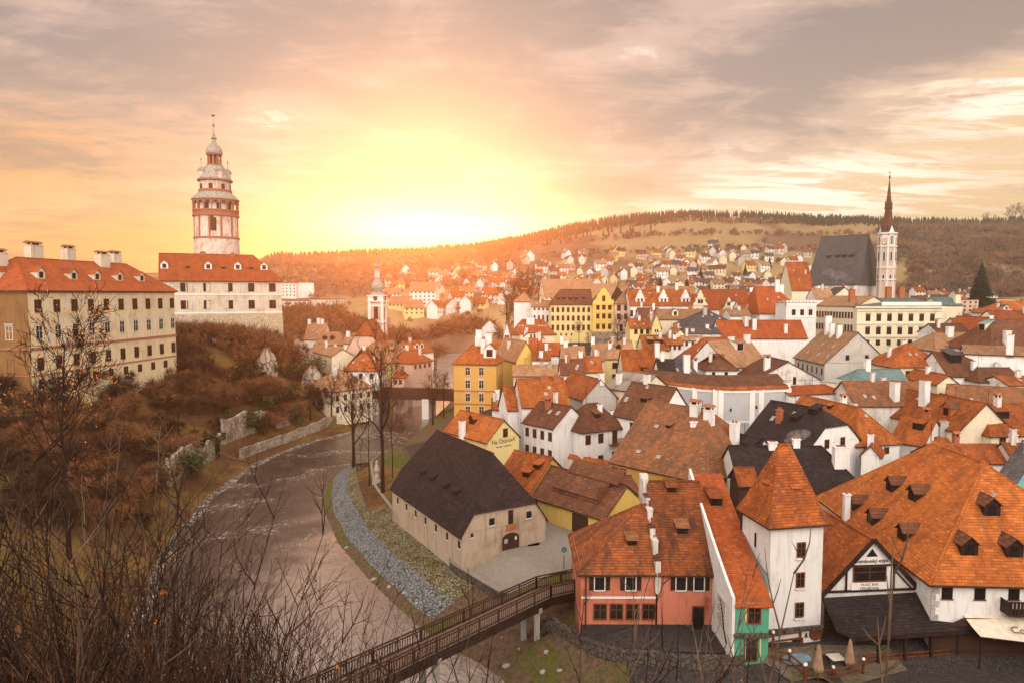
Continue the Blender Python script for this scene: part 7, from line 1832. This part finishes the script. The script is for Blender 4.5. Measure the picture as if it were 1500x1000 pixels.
wood('field_hedges', 'hedges and copses crossing the far fields', [s for s in sample(2600, 600, 1330, 605, 855) if abs(math.sin(s[1] / 27 + .6 * math.sin(s[0] / 100))) < .40][:650], 'wood_far', 5, 30, .08, 4)
wood('left_hill_wood', 'leafless wood on the low hills under the sunset', sample(800, 385, 760, 530, 870), 'wood_far', 7, 50, .04, 5)

def conifers(name, label, spots, h, seed):
    rnd = random.Random(seed); V = []; F = []
    for (x, y, z_) in spots:
        s = h * rnd.uniform(.4, 1.15); r = s * rnd.uniform(.13, .2)
        for b, t_, rr in ((.12, .55, 1), (.35, .8, .75), (.6, 1.0, .5)):
            k = len(V); a0 = rnd.random() * 6
            V += [(x + r * rr * math.cos(a0 + i * 1.2566), y + r * rr * math.sin(a0 + i * 1.2566), z_ + s * b) for i in range(5)] + [(x, y, z_ + s * t_)]
            F += [(k + i, k + (i + 1) % 5, k + 5) for i in range(5)]
        k = len(V); V += [(x - .2, y, z_ - 1), (x + .2, y, z_ - 1), (x, y, z_ + s * .5)]; F.append((k, k + 1, k + 2))
    me = bpy.data.meshes.new(name); me.from_pydata(V, [], F); me.materials.append(MATS['conifer']); o = obj(name, me); tag(o, label, 'forest', None, 'stuff')
sk = sample(2600, 640, 1320, 830, 910, lambda u, d: d > 853 + 22 * math.sin(u / 40) + 10 * math.sin(u / 13)) + sample(500, 1300, 1520, 870, 912) + sample(700, 380, 660, 855, 912) + sample(900, 700, 960, 745, 870, lambda u, d: d > 745 + (u - 700) * .42)
conifers('ridge_forest', 'dark spruce forest along the crest of the far hill', sk, 9.5, 8)

def spruce_mesh(seed, tiers=15):
    rnd = random.Random(seed); m = MB(); m.tube([(0, 0, -.05), (0, 0, .95)], [.022, .005], 5)
    for i in range(tiers * 9):
        f = (i + rnd.random()) / (tiers * 9); z_ = .06 + .92 * f; r = (1 - f) ** .85 * .26 * rnd.uniform(.65, 1.1) + .01
        for _ in range(5):
            a = rnd.uniform(0, 6.283); d = Vector((math.cos(a), math.sin(a), 0)); s = Vector((-d.y, d.x, 0)) * r * .28; b = Vector((0, 0, z_)); t_ = b + d * r - Vector((0, 0, r * .35))
            m.face([b + Vector((0, 0, .02)), b * 1 + (d * r * .6) + s - Vector((0, 0, r * .12)), t_, b + (d * r * .6) - s - Vector((0, 0, r * .2))])
    return m.data('spruce', 'conifer')
SPR = [spruce_mesh(1), spruce_mesh(2)]
p = px(1437, 424, d=405); p.z = zt(p.x, p.y); o = obj('spruce_tree', SPR[0], None, p); h = top_h(p, 384); o.scale = (h * 1.35, h * 1.35, h); tag(o, 'great dark spruce standing between the flat blocks on the right', 'tree')
spl = []
for i in range(70):
    u, d = rnd.uniform(770, 1260), rnd.uniform(400, 620)
    x = (u - 750) / 1000 * d; s = rnd.uniform(6, 11); o = obj('spruce_tree', SPR[i % 2], None, (x, d, zt(x, d)), rnd.random() * 6); o.scale = (s * .9, s * .9, s)
    tag(o, f"dark spruce among the far houses {min(NEARBY, key=lambda q: abs(q[0] - u))[1]}", 'tree', f"dark spruces among the far houses {min(NEARBY, key=lambda q: abs(q[0] - u))[1]}")
for u, v, hh, k, l in ((1444, 320, 20, 0, 'leftmost bare tree on the right skyline'), (1478, 316, 27, 1, 'tall bare tree, second last on the right skyline'), (1488, 316, 30, 2, 'tallest bare tree on the right skyline'), (1498, 314, 28, 0, 'bare tree cut by the right edge of the skyline'), (1458, 320, 16, 3, 'small bare tree low on the right skyline'), (1120, 362, 11, 0, 'lone round tree on the far pale field')):
    p = px(u, v, d=880 if v < 350 else 680); g = zt(p.x, p.y); p.z = min(p.z, g) if v > 350 else p.z
    if v < 350:
        p = px(u, v, d=885); p.z = zt(p.x, p.y) - 1; hh = max(hh * .85, 11)
    plant('bare_tree', l, 'tree', TREES[k], p, hh / 10, k)

# ------------------------------------------------------------ the thicket in front of the camera
def wand_mesh(seed, n=12, mat='bark', spread=.42, leaf=6, r0=.0030, lmin=.6):
    rnd = random.Random(seed); m = MB()
    for i in range(n):
        a = rnd.uniform(0, 6.283); d = Vector((math.cos(a) * spread * rnd.random(), math.sin(a) * spread * rnd.random(), 1)).normalized(); L = rnd.uniform(lmin, 1.02); p = Vector((rnd.gauss(0, .05), rnd.gauss(0, .05), -.05)); pts = [p]; nseg = 8
        for k in range(nseg): d = (d + Vector((rnd.gauss(0, .07), rnd.gauss(0, .07), .04))).normalized(); p = p + d * L / nseg; pts.append(p)
        r = r0 * rnd.uniform(.6, 1.2); m.tube(pts, [max(.0007, r * (1 - .85 * k / nseg)) for k in range(nseg + 1)], 4)
        for k in range(2, nseg + 1):
            for s in range(rnd.randint(1, 2)):
                b = pts[k]; e = rdir(rnd, pts[k] - pts[k - 1], rnd.uniform(.4, .9)); l2 = L * rnd.uniform(.10, .26) * (1.2 - .6 * k / nseg); q = [b]; c = Vector(b)
                for j in range(3): e = (e + Vector((rnd.gauss(0, .1), rnd.gauss(0, .1), .10))).normalized(); c = c + e * l2 / 3; q.append(c)
                m.tube(q, [r * .42, r * .33, r * .24, .0006], 3)
                for j in (1, 2):
                    for _ in range(rnd.randint(0, 2)):
                        f = rdir(rnd, q[j + 1] - q[j], rnd.uniform(.5, 1.0)); m.tube([q[j], q[j] + f * l2 * .22, q[j] + f * l2 * .22 + (f + Vector((0, 0, .4))).normalized() * l2 * .18], [r * .25, r * .2, .0005], 3)
    parts = [m.data('branches', mat)]
    if leaf:
        lf = MB(); vs = m.v
        for _ in range(leaf):
            p = Vector(vs[rnd.randrange(len(vs) // 3, len(vs))]); s = rnd.uniform(.003, .006); a = Vector((rnd.gauss(0, 1), rnd.gauss(0, 1), rnd.gauss(0, 1))).normalized() * s; b = a.orthogonal().normalized() * s; c = Vector((0, 0, -s))
            lf.face([p, p + a * .7 + b + c, p + a * 1.6 + c * 1.6, p + a * .7 - b + c])
        parts.append(lf.data('leaves', 'dry_leaf'))
    return parts
WAND = [wand_mesh(1), wand_mesh(2, 14, 'twig', leaf=0), wand_mesh(3, 10, 'bark', leaf=3), wand_mesh(4, 16, 'bark', .6, leaf=0), wand_mesh(5, 9, 'bark_pale', .5, leaf=8)]
SAP = [wand_mesh(11, 1, 'bark_pale', .05, 0, .0062, .99), wand_mesh(12, 2, 'bark', .12, 0, .0048, .8), wand_mesh(13, 4, 'bark_pale', .5, 14, .0045, .75)]
WD = ['slender shrub with a few orange leaves', 'dense fine brown shrub', 'open dark wand shrub', 'wide tangled bare shrub', 'pale barked bare shrub']
TOPU, TOPV = [-150, 0, 60, 150, 200, 300, 380, 450, 520, 560], [600, 605, 640, 670, 740, 815, 850, 840, 900, 950]
rnd = random.Random(17); cnt = 0
while cnt < 105:
    u = rnd.uniform(-120, 545)
    if u > 200 and rnd.random() < (.45 if u < 380 else .72): continue
    d = rnd.choice([rnd.uniform(7, 16), rnd.uniform(12, 34), rnd.uniform(20, 40)]); x = (u - 750) / 1000 * d; g = zt(x, d)
    if g < .8: continue
    vt = np.interp(u, TOPU, TOPV) + abs(rnd.gauss(0, 75)); h = rv_z(vt, x, d) - g
    if not 2.2 < h < 9.5: continue
    k = rnd.randrange(5); t = plant('thicket_shrub', f"{WD[k]} in the {'near' if d < 15 else ('middle' if d < 26 else 'far')} {'left' if u < 220 else 'right'} part of the foreground thicket", 'shrub', WAND[k], (x, d, g - .1), 1, rnd.uniform(0, 6.28), 'leafless shrubs of the foreground thicket')
    t.scale = (h * rnd.uniform(.7, 1.1), h * rnd.uniform(.7, 1.1), h); cnt += 1
for (u, vt, d, k, wd_, l) in [(1157, 795, 13, 0, 1, 'straight pale sapling in front of the white tower'), (1290, 775, 11, 0, 1, 'tallest pale sapling before the terrace roof'), (1205, 850, 12, 1, 1, 'thin sapling between the tower and terrace saplings'), (1080, 800, 14, 1, 1, 'thin dark sapling before the green house'), (950, 790, 14, 2, .9, 'twiggy sapling before the pink house'), (905, 800, 15, 1, 1, 'left dark sapling before the pink house'), (1010, 840, 13, 2, .8, 'arching pale shrub before the pink house door'), (985, 760, 15, 1, .9, 'fine dark sapling reaching over the pink house'), (870, 850, 13, 2, .9, 'pale arching shrub left of the pink house'), (930, 880, 11, 2, .8, 'low forked pale shrub below the pink house'), (640, 860, 13, 1, 1, 'thin shrub rising before the footbridge'), (660, 880, 12, 2, .7, 'small twiggy shrub at the footbridge middle'), (700, 870, 14, 1, .9, 'slim dark shrub right of the footbridge middle'), (1335, 930, 11, 2, .6, 'low shrub at the bottom right terrace'), (1100, 870, 11, 2, .7, 'leafy remnant shrub below the green house'), (1240, 910, 10, 2, .6, 'little forked shrub below the parasols'), (545, 780, 14, 1, .8, 'thin upright shrub at the right of the thicket'), (840, 900, 11, 2, .8, 'low brown shrub under the bridge end'), (1050, 900, 10, 2, .7, 'low pale branching shrub at bottom centre right')]:
    x = (u - 750) / 1000 * d; g = zt(x, d); h = rv_z(vt, x, d) - g
    t = plant('thicket_shrub', l, 'shrub', SAP[k], (x, d, g - .1), 1, u * .7, None); t.scale = (h * wd_, h * wd_, h)

# ------------------------------------------------------------ smoke and haze
def smoke(label, pts, dens):
    for i, (p, s) in enumerate(pts): pass
    c = pts[0][0]; m = MB()
    for p, s in pts:
        q = p - c
        m.lathe([(0, q.z - s), (s * .7, q.z - s * .7), (s, q.z), (s * .7, q.z + s * .7), (0, q.z + s)], 10, (q.x, q.y))
    mt = bpy.data.materials.new('smoke'); mt.use_nodes = True; t = mt.node_tree; t.nodes.clear(); N = NT(t)
    ob = N.n('ShaderNodeTexCoord').outputs['Object']; n1 = N.noise(ob, .8, 4, .6)
    v = N.n('ShaderNodeVolumePrincipled'); v.inputs['Color'].default_value = (.9, .85, .8, 1); N.put(v.inputs['Density'], N.ramp(n1, .38, .62, 0, dens)); N.n('ShaderNodeOutputMaterial', i_Volume=v.outputs[0])
    MATS['smoke_' + label[:6]] = mt
    o = m.build('chimney_smoke', 'smoke_' + label[:6], None, c); tag(o, label, 'smoke', None, 'stuff')

smoke('small white puff of smoke over the dark half hipped roof', [(px(1153 + 3.2 * i, 643 - 9 * (i / 9) ** .6, d=84), .45 + .35 * math.sin(i * .33)) for i in range(10)], .7)
smoke('thin white smoke drifting across the church roof', [(px(1246, 409, d=262), 1.0)] + [(px(1246 - 2.6 * i, 409 - .7 * i + 1.5 * math.sin(i * .9), d=262), 1.0 + .9 * math.sin(i * .21)) for i in range(1, 15)], .13)

hz = MB(); hz.box(-2100, 2100, -120, 1440, -8, 137)
hm = bpy.data.materials.new('haze'); hm.use_nodes = True; t = hm.node_tree; t.nodes.clear(); N = NT(t)
v = N.n('ShaderNodeVolumePrincipled'); v.inputs['Color'].default_value = (0.95, 0.82, 0.66, 1); v.inputs['Density'].default_value = HAZE_DENSITY; v.inputs['Anisotropy'].default_value = HAZE_G
N.n('ShaderNodeOutputMaterial', i_Volume=v.outputs[0]); MATS['haze'] = hm
hz.build('haze', 'haze')['kind'] = 'stuff'
for q in REPORT: print(q)
